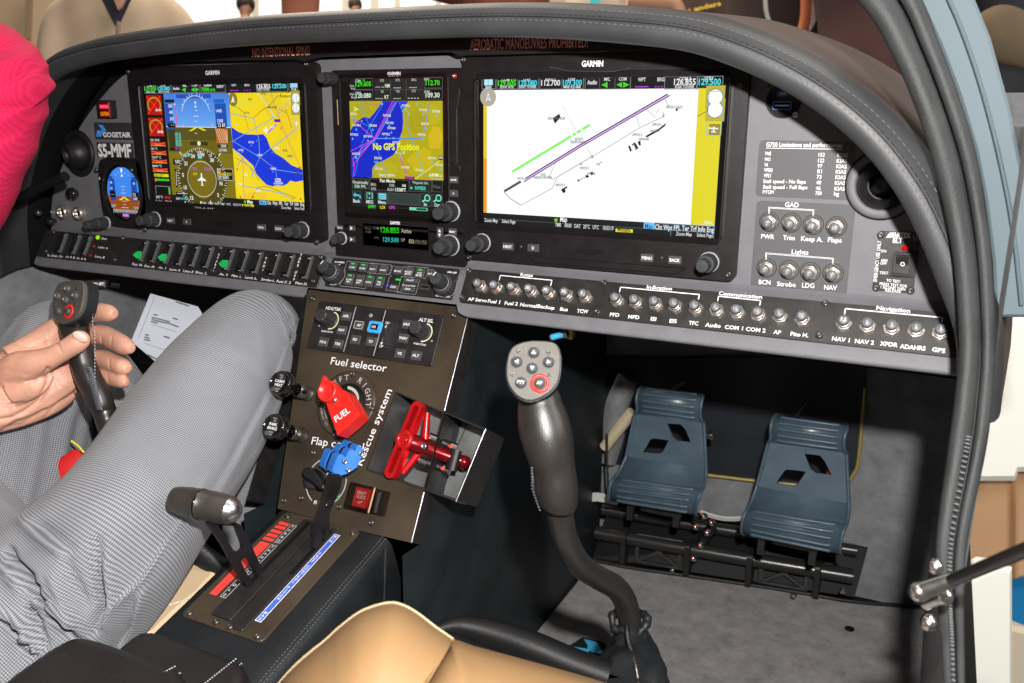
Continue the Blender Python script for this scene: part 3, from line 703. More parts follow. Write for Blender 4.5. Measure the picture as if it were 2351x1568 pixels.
# terrain map (left display right half)
x0=x_m+.3; x1=-225.3; yt=A0[1]; yb=F0.L('a',1800,1345)[1]
E.rect(F0,x0,yt,x1,yb,.1,em('f2d818'))
def blob(z,x,y,rx,ry,c,h=.14,n=14,seed=0):
    rr=random.Random(seed+int(x+y)); cx,cy=F0.L(z,x,y); E.poly(F0,[(min(max(cx+rx*(.75+.5*rr.random())*math.cos(2*math.pi*i/n),lim[0]),lim[2]),min(max(cy+ry*(.75+.5*rr.random())*math.sin(2*math.pi*i/n),lim[1]),lim[3])) for i in range(n)],h,em(c))
lim=(x0,yb,x1,yt)
for i,(x,y,a_,b_,c) in enumerate(((1620,700,14,9,'e8dc30'),(1700,760,18,14,'f6d820'),(1830,700,16,14,'e8d028'),(1940,820,16,20,'f0d020'),(1900,1000,16,12,'ecd424'),(1650,1250,14,16,'f6dc20'),(1720,1320,20,5,'f4cc28'),(1980,660,12,9,'f8dc40'))): blob('a',x,y,a_,b_,c,.12+i*.004,seed=i)
ep('a',[(1555,852),(1600,885),(1650,902),(1730,905),(1768,900),(1790,925),(1800,950),(1815,990),(1850,1030),(1900,1060),(1960,1110),(2032,1140),(2036,1212),(1985,1222),(1950,1212),(1930,1235),(1900,1248),(1860,1242),(1830,1252),(1790,1240),(1750,1200),(1720,1165),(1700,1110),(1660,1075),(1610,1030),(1563,995)],'1436d8',.2)
for P,c,w in (([(1540,760),(1705,795)],'78a8c8',.9),([(1705,795),(1740,940),(1745,1055)],'78a8c8',.9),([(1560,945),(1745,1055),(1860,1140),(1990,1160),(2035,1166)],'6c98e8',.9),([(1580,1010),(1700,1150),(1690,1200),(1700,1160),(1745,1055),(1985,870)],'6c98e8',.8),([(1560,950),(1680,880),(1860,780),(1960,660)],'78a8c8',.8),([(1600,1240),(1880,1295),(1960,1335)],'6c98e8',.8),([(1820,625),(1900,860),(2020,1130)],'e08060',.8),([(1730,625),(1850,790)],'e8d8b0',1.1),([(1640,1340),(1632,1060),(1590,1120)],'b860c0',.8),([(1860,835),(1800,890)],'c070f0',1.8),([(1560,700),(1610,730),(1640,760),(1670,870)],'7a6420',.6),([(1700,795),(1760,740),(1800,720),(1870,640)],'7a6420',.6),([(1870,730),(1930,760),(1960,860)],'7a6420',.6),([(1850,1135),(1870,1250)],'6c98e8',.8),([(1690,1330),(1730,1260),(1790,1250),(1990,1330)],'7a6420',.6),([(1580,1060),(1640,1090),(1700,1140),(1740,1210)],'907028',.6)): el('a',P,w,c,.3)
for s_,x,y,w in (('NY061',1755,638,34),('RAVENSBURG',1880,655,78),('MENGEN',1800,728,60),('NY102',1645,765,32),('EDAF',1668,675,26),('FRIED',1770,880,36),('NY141',1672,962,34),('RW06',1815,860,30),('LSZR',1850,1220,40),('ALTENRHEIN',1840,1238,62),('NY046',1730,1048,34),('NY051',1845,1002,34),('EDNL',1902,1018,32),('BREGENZ',1978,1175,50),('ROMANS',1820,1140,36),('STGAL',1640,1180,26),('ARBON',1715,1288,38),('LSZH',1600,1245,28),('NY050',1605,1015,32),('HARD',2000,1135,28),('LINDAU',1930,1055,40)):
    et(s_,'a',x,y,x+w,y,2.4 if s_!='LSZR' else 3.6,'ffffff' if s_=='LSZR' else '403820' if (y<850 or x>1890) else 'e8ecff',.5)
er('a',1843,800,1884,820,'6018a0',.4); ep('a',[(1785,850),(1790,850),(1793,872),(1806,882),(1793,884),(1788,900),(1783,884),(1768,880),(1782,872)],'f8f8f8',.55)
for x,y in ((1890,858),(1595,1135),(1885,635),(1617,1322),(1700,1322),(1923,740),(1970,1332),(2020,1335)): ep('a',[(x-6,y+7),(x,y-9),(x+6,y+7)],'c83010',.5)
for x,y in ((1770,645),(1660,775),(1592,835),(1628,1020),(1690,975),(1727,943),(1745,1058),(1835,1150),(1690,1212),(1870,1250),(1640,1190),(1832,780),(1905,800),(1745,1290),(1900,1290),(1830,1022),(1952,1062)): ep('a',[(x-4,y+5),(x,y-6),(x+4,y+5)],'40c8f0',.5)
cx,cy=F0.L('a',1566,668); E.poly(F0,circ(cx,cy,6.5,24,0,5.8*1.3),.4,em('8a7c20')); ep('a',[(1566,642),(1578,692),(1566,682),(1554,692)],'f8f8f8',.5)
for y in (655,722): cx,cy=F0.L('a',1988,y+2); E.rect(F0,cx-6.5,cy-7.5,cx+5.5,cy+7.5,.4,em('a8a030')); E.poly(F0,circ(cx,cy,5,20,0,5),.5,em('f4f4f0'))
A=F0.L('a',1968,628); B=F0.L('a',2003,862); boxo(*A,*B,'70b8e0',.6); et('+','a',1985,850,2005,850,7,'f0f0e8',.6)
# lower bars
yb2=-138.5; E.rect(F0,-456,yb2,x1,yb,.16,em('101316'))
er('a',1590,1342,1738,1368,'0c0e10',.3); ep('a',[(1640,1348),(1655,1346),(1652,1366),(1642,1362)],'80c020',.5); et('Map','a',1664,1366,1700,1367,4.2,'f0f0f0')
er('a',1742,1345,1790,1376,'70c0f0',.3); et('Map','a',1750,1370,1784,1372,3.6,'1060b0'); et('Cht  Wpt  FPL  Ter  Trf  Info  Eng','a',1796,1372,2045,1384,4.0,'e8e8e8')
er('a',1625,1370,1706,1398,'e0e020',.3); et('Messages','a',1634,1390,1696,1393,3.2,'303000'); et('TMR   00:00  OAT  20°C  UTC   10:53:19','a',1360,1372,1618,1384,2.8,'c8c8c8'); et('Heading     Altitude','a',1048,1357,1156,1362,3,'c8c8c8'); et('Zoom Map     Select Page','a',1890,1402,2046,1410,3,'c8c8c8')
E.build('lit_picture', pfd)
# bezel furniture
m = MB(); fb = F0.shift(BH+.2); m.tz(fb,'GARMIN','a',1380,503,1475,500,4.4,'print',bold=.03,ph=0); m.build('lettering', pfd)
for z,x,y,tx_ in (('k',1058,383,'NRST'),('k',1195,393,'D'),('k',1820,440,'MENU'),('k',1967,450,'BACK')):
    m = MB(); rlab(m,F0,z,x,y,13,7.5,tx_,2.6,BH+.2); m.build('key', pfd)
for z,x,y in (('k',930,370),('k',2165,460)):
    m = MB(); a,b=F0.L(z,x,y,BH); m.lathe(F0,a,b,[(9.3,BH),(9.3,BH+1.2),(8.4,BH+1.4)],mat('knob_ring',(.30,.31,.33),.5),30); knob(m,F0,a,b,BH+1,[(8.4,15),(5.8,27)]); m.build('knob', pfd)
m = MB(); a,b=F0.L('k',1505,412,1); m.prism(F0,rrect(a-14,b-1.6,a+14,b+1.6,1.4),BH,BH+1,'black',.3); m.prism(F0,rrect(a-6,b-3.2,a+6,b-1.5,.8),BH,BH+2,'bez',.4)
m.build('card_slot', pfd); m=MB()
for q in (('a',862,480),('a',2058,430),('k',2285,560),('k',840,455)): screw(m,F0,*F0.L(*q,BH),BH,2.6,'dmet')
m.build('screws', pfd)
m = MB()  # sloping lower tray of the bezel
a0,b0=F0.L('k',1030,470,1); a1,b1=F0.L('k',2130,530,1); m.prism(F0,[(a0,b0+2),(a1,b0+2),(a1-8,-169),(a0+8,-169)],BH,BH+1.6,'bez',.7); m.build('bezel_ridge', pfd)
# ---------- round standby instrument
st = thing('standby_instrument', F0.W(*F0.L('a',830,1480)), 'small lit standby horizon in a black square case below the registration plate', 'standby instrument')
F5 = F0.shift(-2)
A=F5.L('a',648,1095); B=F5.L('a',990,1520); cx,cy=F5.L('a',832,1295)
m = MB(); oc=[]
w,hh=38,42
oc = [(cx-w+12,cy-hh),(cx+w-12,cy-hh),(cx+w,cy-hh+14),(cx+w,cy+hh-14),(cx+w-14,cy+hh),(cx-w+14,cy+hh),(cx-w,cy+hh-14),(cx-w,cy-hh+14)]
oc = smooth(oc+[oc[0]],4)[:-1]
m.holed(F5, oc, [circ(cx,cy,32,48,0,35)], -6, 3, 'bez')
n=48; m.add(flat(circ(cx,cy,36,n,0,39),3.2)+flat(circ(cx,cy,34,n,0,37),4.8)+flat(circ(cx,cy,32,n,0,35),.4), [[l*n+k,l*n+(k+1)%n,(l+1)*n+(k+1)%n,(l+1)*n+k] for l in range(2) for k in range(n)],'blk',F5,True)
for q in ((662,1140),(898,1142)): screw(m,F5,*F5.L('a',*q),3,2.8,'dmet')
m.build('case', st)
def clipc(P,rx,ry):
    out=[]
    for x,y in P:
        d=math.hypot((x-cx)/rx,(y-cy)/ry)
        out.append((x,y) if d<1 else (cx+(x-cx)/d,cy+(y-cy)/d))
    return out
m = MB(); rx,ry=29,32
m.poly(F5,circ(cx,cy,31.9,48,0,34.9),.2,'glass')
def half(y0,y1,c,h,x0=-1,x1=1):
    P=[]
    for i in range(21):
        y=y0+(y1-y0)*i/20; P.append((min(math.sqrt(max(0,1-(y/ry)**2))*rx,x1*rx),y))
    Q=[]
    for i in range(21):
        y=y1+(y0-y1)*i/20; Q.append((max(-math.sqrt(max(0,1-(y/ry)**2))*rx,x0*rx),y))
    m.poly(F5,[(cx+a,cy+b) for a,b in P+Q],h,em(c))
hz=F5.L('a',832,1318)[1]-cy
half(hz,ry*.985,'3c88f0',.3); half(hz-28,hz,'9a4a10',.3); 
m.rect(F5,cx-24,cy+hz-6,cx-14.5,cy+20,.4,em('1848a8')); m.rect(F5,cx+14.5,cy+hz-6,cx+24,cy+20,.4,em('1848a8'))
half(-ry*.98,hz-17,'08080a',.45)
for i in range(-14,15): m.line(F5,(cx+i*1.5,cy-21),(cx+i*1.5,cy-21-(3 if i%2 else 4.5)),.5,.55,em('f0f0f0'))
m.rect(F5,cx-6,cy-30,cx+6,cy-26,.55,em('9040c0')); m.tc(F5,'N 072',cx,cy-28,2.6,em('f0e0ff'),.6)
m.tc(F5,'259°',cx-20,cy-17,3.4,em('30e0d0'),.6); m.tc(F5,'1017',cx+20,cy-18,3.2,em('30e0d0'),.6)
m.rect(F5,cx-25,cy-2+hz,cx-15,cy+6+hz,.5,em('060606')); m.tc(F5,'- - -',cx-20,cy+hz+2,2.4,em('f0f0f0'),.6)
m.rect(F5,cx+15,cy-4+hz,cx+27,cy+6+hz,.5,em('060606')); m.tc(F5,'12',cx+19,cy+hz+3,4,em('f0f0f0'),.6); m.tc(F5,'160',cx+20,cy+hz-2,3.6,em('f0f0f0'),.6)
for y,w_ in ((12,8),(8,4),(4,8),(-6,8),(-10,4),(-14,12)): m.line(F5,(cx-w_/2,cy+hz+y),(cx+w_/2,cy+hz+y),.5,.5,em('e8f0f8'))
m.poly(F5,[(cx-10,cy+hz-5),(cx,cy+hz),(cx+10,cy+hz-5),(cx+5,cy+hz-5),(cx,cy+hz-2),(cx-5,cy+hz-5)],.6,em('f0e020'))
m.poly(F5,[(cx-2,cy+30),(cx+2,cy+30),(cx+1,cy+25),(cx-1,cy+25)],.6,em('f8f8ff')); m.poly(F5,[(cx-2,cy+20),(cx+2,cy+20),(cx,cy+24)],.6,em('f8f8ff'))
for t in (30,45,60,75,105,120,135,150): m.line(F5,(cx+24*math.cos(R_(t)),cy+27*math.sin(R_(t))),(cx+21*math.cos(R_(t)),cy+24*math.sin(R_(t))),.5,.55,em('d0e0ff'))
m.tc(F5,'50',cx-21,cy+12,2.6,em('e8e8ff'),.6); m.tc(F5,'20',cx-21,cy+5,2.6,em('e8e8ff'),.6); m.tc(F5,'14',cx+20,cy+12,2.8,em('e8e8ff'),.6)
for q in ((683,1195),(707,1203)): a,b=F5.L('a',*q); m.poly(F5,[(a-1.6,b-1.5),(a+1.6,b-1.5),(a,b+2.2)],3.3,'print')
m.build('lit_picture', st)
m = MB(); a,b=F5.L('a',715,1495,3); m.lathe(F5,a,b,[(8,3),(8,4.5),(7,4.8)],MATS['knob_ring'],28); knob(m,F5,a,b,4,[(7.4,20),(5.4,34)]); m.build('knob', st)

# ---------- centre navigator
nav = thing('navigator', F0.W(-98,-138), 'lit centre navigator with a No GPS Position warning across its map', 'cockpit display')
a0=F0.L('b',45,900)[0]
bezel(nav, F0, (-180,11,-21,-149), (-171,7,-40,-141), -8, .5, 2.5, .8).build('screen_glass', nav)
E = MB(); E.rect(F0,-168,4,-42,-136,-.9,em('020202'))
N0,N1=F0.L('b',170,660); Q0,Q1=F0.L('b',793,1410)
def B2(x0,y0,x1,y1,c,h=.1): er('b',x0,y0,x1,y1,c,h)
B2(172,530,325,672,'141a1a'); B2(328,530,662,672,'1c2624'); B2(668,520,793,668,'0c100e')
for x0,y0,x1,y1 in ((203,528,323,600),(203,605,323,672),(666,522,790,590),(666,598,790,665)):
    A=F0.L('b',x0,y0); B=F0.L('b',x1,y1); E.rect(F0,*A,*B,.2,em('060808')); boxo(*A,*B,'50605c',.3)
et('COM','b',207,549,240,549,2.2,'c8d8d0'); et('RX','b',255,548,272,548,2.2,'30d820'); et('129.605','b',208,580,312,578,4.6,'34e818'); et('STBY','b',207,632,244,632,2.2,'c8d8d0'); et('120.080','b',210,658,312,656,4.6,'d8f0d8')
et('NAV','b',668,540,702,540,2.2,'c8d8d0'); et('112.70','b',678,572,772,571,4.6,'34e818'); et('STBY','b',668,624,708,624,2.2,'c8d8d0'); et('109.30','b',678,655,772,654,4.6,'d8f0d8')
for s_,x,y,w in (('DIS',372,548,26),('DTK',476,546,30),('BRG',583,544,32),('GS',376,622,20),('TRK',476,621,30),('ETE',585,619,26)): et(s_,'b',x,y,x+w,y,2.4,'a8b4b0')
et('NM','b',405,588,436,588,3.6,'e0f0c8'); et('KT','b',402,664,430,664,3.6,'e0f0c8')
for q in (((340,585),(372,585)),((380,585),(398,585)),((340,662),(395,662)),((460,590),(515,590)),((567,588),(622,588)),((460,662),(515,662)),((557,660),(640,660))): dash('b',q[0],q[1],4,.8,'c8d4c0')
for q in ((442,540,442,670),(545,538,545,668),(328,604,660,602)): el('b',[q[:2],q[2:]],.4,'50605c')
for q in (('Com',168,583),('Vol',173,602),('Psh',170,640),('Sq',176,660)): et(q[0],'b',q[1],q[2],q[1]+30,q[2],2.2,'b8c0b8')
# map
MY0=F0.L('b',400,678)[1]; MY1=F0.L('b',480,1200)[1]; X0=F0.L('b',172,900)[0]; X1=F0.L('b',792,900)[0]
E.rect(F0,X0,MY0,X1,MY1,.1,em('b4ac14')); lim=(X0,MY1,X1,MY0)
for i,(x,y,a_,b_,c) in enumerate(((720,780,11,10,'beb418'),(620,820,12,14,'aca418'),(740,930,9,11,'d4b818'),(650,1080,16,12,'c8b814'),(430,1130,12,7,'bcb020'),(250,730,11,6,'aaa820'),(770,1120,6,8,'b0b020'))): blob('b',x,y,a_,b_,c,.12+i*.004,seed=i)
ep('b',[(172,875),(200,830),(250,790),(275,785),(300,795),(330,760),(360,720),(388,679),(488,679),(515,700),(522,760),(525,820),(520,880),(500,930),(492,985),(460,1040),(400,1075),(345,1095),(318,1130),(318,1192),(176,1190)],'0a28c8',.2)
ep('b',[(488,679),(560,679),(520,740),(522,820)],'1440e0',.19)
for P,c,w in (([(455,682),(332,930),(200,1095),(190,1190)],'d838c8',1.0),([(470,684),(336,932)],'a070e8',.8),([(482,684),(350,925),(200,1060)],'7898f0',.8),([(172,790),(332,930)],'d838c8',.9),([(172,1015),(320,940)],'c040d8',.8),([(190,1120),(190,1060),(260,985),(320,945)],'c070e0',.7),([(240,690),(340,705),(390,695)],'d86878',.8),([(505,1060),(550,1170)],'e040b0',1.4),([(345,930),(655,930)],'5c86f0',1.3),([(655,930),(705,690)],'9098c8',1.2),([(770,1080),(610,1200)],'d8e070',1.0),([(500,1010),(510,1060)],'c0c8d0',.7)): el('b',P,w,c,.3)
for P in (((240,690),(300,850),(380,1080),(420,1190)),((300,850),(395,690)),((500,690),(560,860),(655,1130),(685,1190)),((200,1180),(250,960),(300,850),(170,790)),((300,850),(320,910))):
    for A,B in zip(P,P[1:]): dash('b',A,B,max(2,int(math.dist(A,B)/16)),1.0,'3c98e8')
for s_,x,y in (('NY051',518,716),('NY491',633,745),('NY048',722,755),('NY242',392,782),('NY490',410,832),('NY040',422,867),('ZR500',298,850),('MOKOP',648,838),('NY441',187,848),('NY052',385,907),('NY041',262,922),('NEGRA',625,910),('NY053',172,910),('NY050',456,963),('LAGOS',185,1038),('ZR501',330,1068),('NY431',694,1068),('NY245',337,1140),('NY400',516,1130),('ETOXU',610,1150),('NY42',750,1115),('8703',172,772)): et(s_,'b',x,y,x+10.5*len(s_),y+2,2.4,'e8e8d0')
et('EDNY SIERRA','b',366,1183,474,1185,2.4,'e8e8d0'); et('EDNL MUSCA','b',700,1185,790,1187,2.2,'e8e8d0')
for x,y in ((545,738),(565,765),(660,765),(750,775),(420,803),(433,842),(448,887),(322,870),(677,857),(212,867),(412,925),(462,925),(290,942),(187,930),(212,1058),(337,1085),(352,1085),(350,1117),(363,1158),(508,1052),(720,1087),(637,1170),(776,1137),(620,697),(515,718),(383,697),(655,930),(210,1055),(182,790)): ep('b',[(x-7,y+8),(x,y-9),(x+7,y+8)],'50c8f8',.5)
for x,y in ((248,812),(556,832),(645,918),(356,1185),(686,1195)): ep('b',[(x-7,y),(x,y-8),(x+7,y),(x,y+8)],'e08020',.5)
et('No GPS Position','b',326,1005,634,1008,6.6,'e8f020',.7,.035)
ep('b',[(190,712),(232,735),(192,750),(203,732)],'d8e880',.6); er('b',476,1013,536,1032,'e0e8b0',.55); et('RW06','b',484,1029,528,1029,2.6,'505020',.6)
er('b',538,1183,600,1205,'280828',.5); et('NY050','b',544,1202,594,1203,2.8,'e050d8',.6); er('b',765,1045,791,1075,'202020',.4); et('600','b',768,1067,790,1067,2.6,'f0f0f0')
el('b',[(718,1190),(718,1202),(780,1204),(780,1192)],.6,'c8c8a0'); et('1.5NM','b',706,1181,760,1182,2.8,'f0f0d0')
# bottom keys
B2(178,1196,792,1412,'0c1010',.11)
for x0,y0,x1,y1,c in ((183,1198,298,1270,'1c2826'),(300,1200,565,1286,'050606'),(568,1206,718,1290,'1c2826'),(722,1210,790,1290,'121616'),(186,1280,246,1362,'1a2826'),(268,1286,330,1372,'1a2826'),(352,1290,418,1374,'1a2826'),(640,1300,712,1388,'1a2826'),(718,1304,790,1390,'1a2826'),(420,1294,636,1380,'303c3a')):
    A=F0.L('b',x0,y0); B=F0.L('b',x1,y1); E.rect(F0,*A,*B,.2,em(c)); boxo(*A,*B,'4c5a58',.25)
et('Graphically','b',187,1230,292,1236,3.0,'c8d8c8'); et('Edit FPL','b',202,1258,278,1262,3.0,'c8d8c8'); et('Pan Mode','b',371,1222,472,1227,3.4,'f0f8e8')
et('BRG:','b',310,1246,346,1248,2.8,'b8c0b8'); et('ETE:','b',313,1276,346,1278,2.8,'b8c0b8'); et('DIS:','b',435,1252,470,1254,2.8,'b8c0b8'); et('ELEV:','b',422,1280,468,1283,2.8,'b8c0b8'); et('1358FT','b',474,1283,545,1287,3.4,'f0f8e8'); et('NM','b',520,1254,544,1255,2.6,'e0e8d8')
et('Waypoint Info','b',588,1232,694,1238,2.6,'b8c0b8'); et('NY050','b',607,1273,677,1277,3.6,'48e8c0'); ep('b',[(571,1268),(581,1250),(591,1268)],'48e8c0',.5); et('Next','b',730,1262,778,1266,3.2,'586460')
et('Back','b',192,1358,238,1360,3.4,'d8e8e0'); et('MSG','b',280,1364,324,1367,3.4,'d8e8e0'); et('Menu','b',360,1366,410,1369,3.4,'d8e8e0'); et('In','b',666,1382,686,1383,3.4,'d8e8e0'); et('Out','b',735,1386,772,1388,3.4,'d8e8e0')
ep('b',[(190,1308),(205,1290),(205,1300),(240,1310),(244,1330),(236,1334),(230,1318),(205,1316),(206,1326)],'50b8d0',.4); er('b',280,1292,322,1336,'80c8b8',.3); et('M','b',286,1334,316,1335,6,'204040',.45,.04)
er('b',360,1298,412,1340,'80d8e8',.3); el('b',[(362,1312),(410,1314)],.6,'306080',.4); el('b',[(362,1326),(410,1328)],.6,'306080',.4)
for x in (688,764): cx,cy=F0.L('b',x,1330); E.poly(F0,circ(cx,cy,3.6,20),.4,em('80e8c8')); E.poly(F0,circ(cx,cy,2.4,20),.45,em('204038')); el('b',[(x-14,1342),(x-34,1354)],1.6,'80e8c8',.4)
B2(180,1382,792,1412,'1c2428',.3); et('DPRT','b',293,1397,344,1398,3.2,'40e820'); et('LOI','b',372,1401,404,1402,3.2,'e8e820'); et('GPS','b',432,1402,472,1404,3.2,'d848c8')
er('b',568,1390,690,1418,'70d8b0',.4); er('b',615,1396,684,1414,'203028',.5)
E.build('lit_picture', nav)
m = MB(); f2=F0.shift(.6); m.tz(f2,'GARMIN','b',420,511,508,509,3.9,'print',bold=.03); m.build('lettering', nav)
m = MB(); a,b=F0.L('b',90,735); m.prism(F0,rrect(a-1.6,b-18,a+1.2,b+14,1),.4,.7,'black'); m.rect(F0,a-1,b-16,a+.2,b+10,.85,'pale'); m.build('card_slot', nav)
m = MB(); a,b=F0.L('b',60,528); knob(m,F0,a,b,.5,[(6.2,16),(5.2,22)]); m.build('knob', nav)
m = MB(); a,b=F0.L('b',850,1418); m.lathe(F0,a,b,[(10.5,.5),(10.5,1.6),(9,1.8)],MATS['knob_ring'],32); knob(m,F0,a,b,1,[(9.5,15),(6.6,28)]); m.build('knob', nav)
m = MB(); a,b=F0.L('b',872,510); m.lathe(F0,a,b,[(2.6,.5),(2.6,1.4),(2,1.8),(.01,1.9)],'redmet',16); screw(m,F0,a,b,1.4,1.8,'steel'); m.build('screws', nav)
for y,s_ in ((1208,'HOME'),(1298,'D')):
    m = MB(); rlab(m,F0,'b',867,y,9.5,7,s_,2,.5); m.build('key', nav)
m = MB()
P=[(905,590),(838,720),(840,1080),(915,1150),(915,1110),(895,1090),(893,735),(915,640)]
m.prism(F0,[F0.L('b',min(x,912),y) for x,y in P],.3,2.2,'blk',.6)
P=[(915,1150),(838,1105),(840,1310),(870,1345),(915,1380),(917,1370),(878,1330),(876,1190)]
m.build('side_rib', nav)
# ---------- radio
rad = thing('com_radio', F0.W(-98,-186), 'slim black radio with green 126.855 readout below the navigator', 'radio')
m = MB(); A=F0.L('l',222,180); B=F0.L('l',2110,770); RA=(A[0],-151.5,-21.5,-188.5)
C=F0.L('l',640,270); D=F0.L('l',1625,690)
m.holed(F0, rrect(RA[0],RA[3],RA[2],RA[1],2), [rrect(C[0],D[1],D[0],C[1],1)], -8, .5, 'bez'); m.build('case', rad)
E = MB(); E.rect(F0,C[0],C[1],D[0],D[1],-.5,em('0a0303'))
E.rect(F0,C[0]+.5,C[1]-.5,C[0]+22,D[1]+1,-.4,em('200604'))
et('Find','l',683,368,760,372,2.1,'b8a890'); et('COM','l',683,412,764,418,2.4,'b8a890'); et('COM','l',798,358,880,364,2.2,'98a090')
et('126.855','l',912,405,1188,420,5.6,'34f018',.5,.035); et('Active','l',1216,410,1368,423,4.0,'d8d8b8'); et('129.500','l',948,545,1182,556,4.8,'38e8e0',.5,.03); et('STBY','l',808,500,885,508,2.2,'98a090'); et('00:00:00','l',1330,572,1600,592,4.6,'d8d0a8'); et('UP','l',1214,545,1272,550,3.6,'c8c0a0')
el('l',[(792,312),(1608,372)],.7,'b09880'); el('l',[(792,312),(788,590)],.5,'806850'); el('l',[(1208,490),(1605,522)],.7,'a09070'); el('l',[(1208,632),(1605,660)],.8,'a8a078'); el('l',[(796,462),(1200,488),(1192,625),(796,592)],1.1,'40e8d0',.4,1,True)
E.build('lit_picture', rad)
m = MB(); m.tz(f2,'GARMIN','l',1048,286,1196,293,3.2,'print',bold=.03); m.line(f2,F0.L('l',320,232),F0.L('l',465,240),.8,.1,'black'); m.build('lettering', rad)
for x,y,w,h_,s_ in ((303,335,8.5,5.5,'MON'),(483,345,8,6,'>'),(483,512,8,6,'>'),(1795,415,7,11,'|'),(1985,398,9.5,7,'MENU')):
    m = MB(); a,b=F0.L('l',x,y,.5); m.prism(F0,rrect(a-w/2,b-h_/2,a+w/2,b+h_/2,.8,2),.5,1.8,'btn',.3)
    if s_=='>': m.poly(F0,[(a-1.6,b-2),(a+1.8,b),(a-1.6,b+2)],1.95,'print')
    elif s_=='|': m.poly(F0,[(a-1.6,b+.8),(a,b+4.2),(a+1.6,b+.8)],1.95,'print'); m.poly(F0,[(a-1.6,b-.8),(a,b-4.2),(a+1.6,b-.8)],1.95,'print')
    else: m.tc(F0,s_,a,b,2.0,'print',1.95,.03,w=w*.75)
    m.build('key', rad)
for x,y,ps in ((325,495,[(6,9),(5,15)]),(1945,600,[(10,13),(6.5,25)])):
    m = MB(); a,b=F0.L('l',x,y,.5); r=ps[0][0]; m.lathe(F0,a,b,[(r+1.2,.4),(r+1.2,1.4),(r,1.7)],MATS['knob_ring'],30); knob(m,F0,a,b,1,ps); m.build('knob', rad)

# ---------- right display
mfd = thing('flight_display', F0.W(115,-174), 'lit right display with a white airport chart and green and purple runway lines', 'cockpit display', 'large flight displays')
FM = F0
bezel(mfd, FM, (-23,23.5,252,-175), (-7,5.5,236,-144), -8, BH).build('screen_glass', mfd)
E = MB(); E.rect(F0,0,0,231,-138.5,0,em('060606'))
def bx(z,x0,y0,x1,y1,c='14161a',o='8a8e94'):
    A=F0.L(z,x0,y0); B=F0.L(z,x1,y1); E.rect(F0,*A,*B,.1,em(c)); boxo(*A,*B,o)
for q in ((1055,524,1145,596),(1155,524,1432,596),(1444,524,1735,596),(1748,522,2050,597)): bx('b',*q)
for x in (1294,1590,1845,1948): el('b',[(x,526),(x,594)],.4,'70757a')
bx('c',-60,515,155,597); bx('c',157,514,325,597)
er('b',1070,532,1128,572,'b8e8f8',.3); er('b',1098,532,1100,572,'70a8c0',.35); et('Split','b',1078,592,1120,592,2.6,'e8e8e8')
et('COM 1','b',1190,545,1255,545,2.8,'e0e0e0'); et('RX','b',1264,545,1286,545,2.6,'40e020'); et('129.605','b',1163,576,1283,576,5.0,'44ec18'); et('EDNY ATIS','b',1178,593,1268,593,2.3,'e8e8e8')
et('STBY','b',1332,544,1384,544,2.8,'e0e0e0'); et('120.080','b',1302,576,1424,576,5.0,'50e4f4'); et('EDNY TOWER','b',1304,592,1420,592,2.3,'e8e8e8')
et('NAV 1','b',1482,544,1546,544,2.8,'e0e0e0'); et('112.700','b',1453,575,1580,574,5.0,'f0f0f0'); et('STBY','b',1632,543,1684,543,2.8,'e0e0e0'); et('109.300','b',1598,574,1726,573,5.0,'50e4f4'); et('IMSE ILS 08R','b',1602,592,1720,592,2.3,'e8e8e8')
et('Audio','b',1762,567,1828,566,3.8,'f0f0f0'); et('MIC','b',1876,543,1916,542,3,'e0e0e0'); et('COM','b',1974,542,2026,541,3,'e0e0e0')
ep('b',[(1856,570),(1898,550),(1898,590)],'48d820',.4); ep('b',[(1958,569),(1996,550),(1996,588)],'48d820',.4); ep('b',[(2044,569),(2004,550),(2004,588)],'48d820',.4)
et('WPT','b',2102,547,2154,546,3.2,'e0e0e0'); et('BRG','b',2232,546,2280,545,3.2,'e0e0e0'); el('b',[(2082,583),(2172,582)],.9,'b838e8'); dash('b',(2214,583),(2280,582),3,.9,'b838e8')
et('COM 2','c',34,540,115,540,2.8,'e0e0e0'); et('126.855','c',0,570,146,570,5.2,'f4f4f4'); et('EDJA TOWER','c',8,592,136,592,2.4,'e8e8e8'); et('STBY','c',204,538,268,538,2.8,'e0e0e0'); et('129.500','c',166,570,314,570,5.2,'54ecec')
CT=F0.L('b',1500,602)[1]; CBt=F0.L('b',1100,1418)[1]; CB=-127.5
E.rect(F0,0,CT,231,CB,.1,em('ffffff',1.0))
xl=F0.L('b',1088,800)[0]; E.rect(F0,0,CT,xl,F0.L('b',1075,1065)[1],.2,em('e8d018')); E.rect(F0,0,F0.L('b',1075,1065)[1],xl,CB,.2,em('f0a010'))
xr=F0.L('c',160,700)[0]; E.rect(F0,xr,CT,231,CB,.2,em('e4d820'))
el('b',[(1258,1153),(1780,838)],2.3,'88f868',.3); el('b',[(1652,912),(1664,905)],2.6,'ffffff',.32); el('b',[(1718,872),(1728,866)],2.6,'ffffff',.32); el('b',[(1682,893),(1690,888)],2.6,'ffffff',.32)
el('b',[(1346,1198),(1720,968),(2300,632)],1.0,'5c1860',.3); el('b',[(1336,1222),(1720,985),(2318,640)],.8,'383090',.32); el('b',[(1340,1211),(1720,977),(2308,637)],1.3,'dcb4ea',.29)
el('b',[(1204,1285),(1316,1218)],2.4,'505058',.3); el('b',[(1204,1290),(1240,1330),(1316,1378)],.9,'a8a8b0',.3); el('b',[(1316,1378),(1530,1262),(1560,1190),(1790,1055),(2110,860),(2280,780),(2270,750)],.8,'c0c0c8',.3)
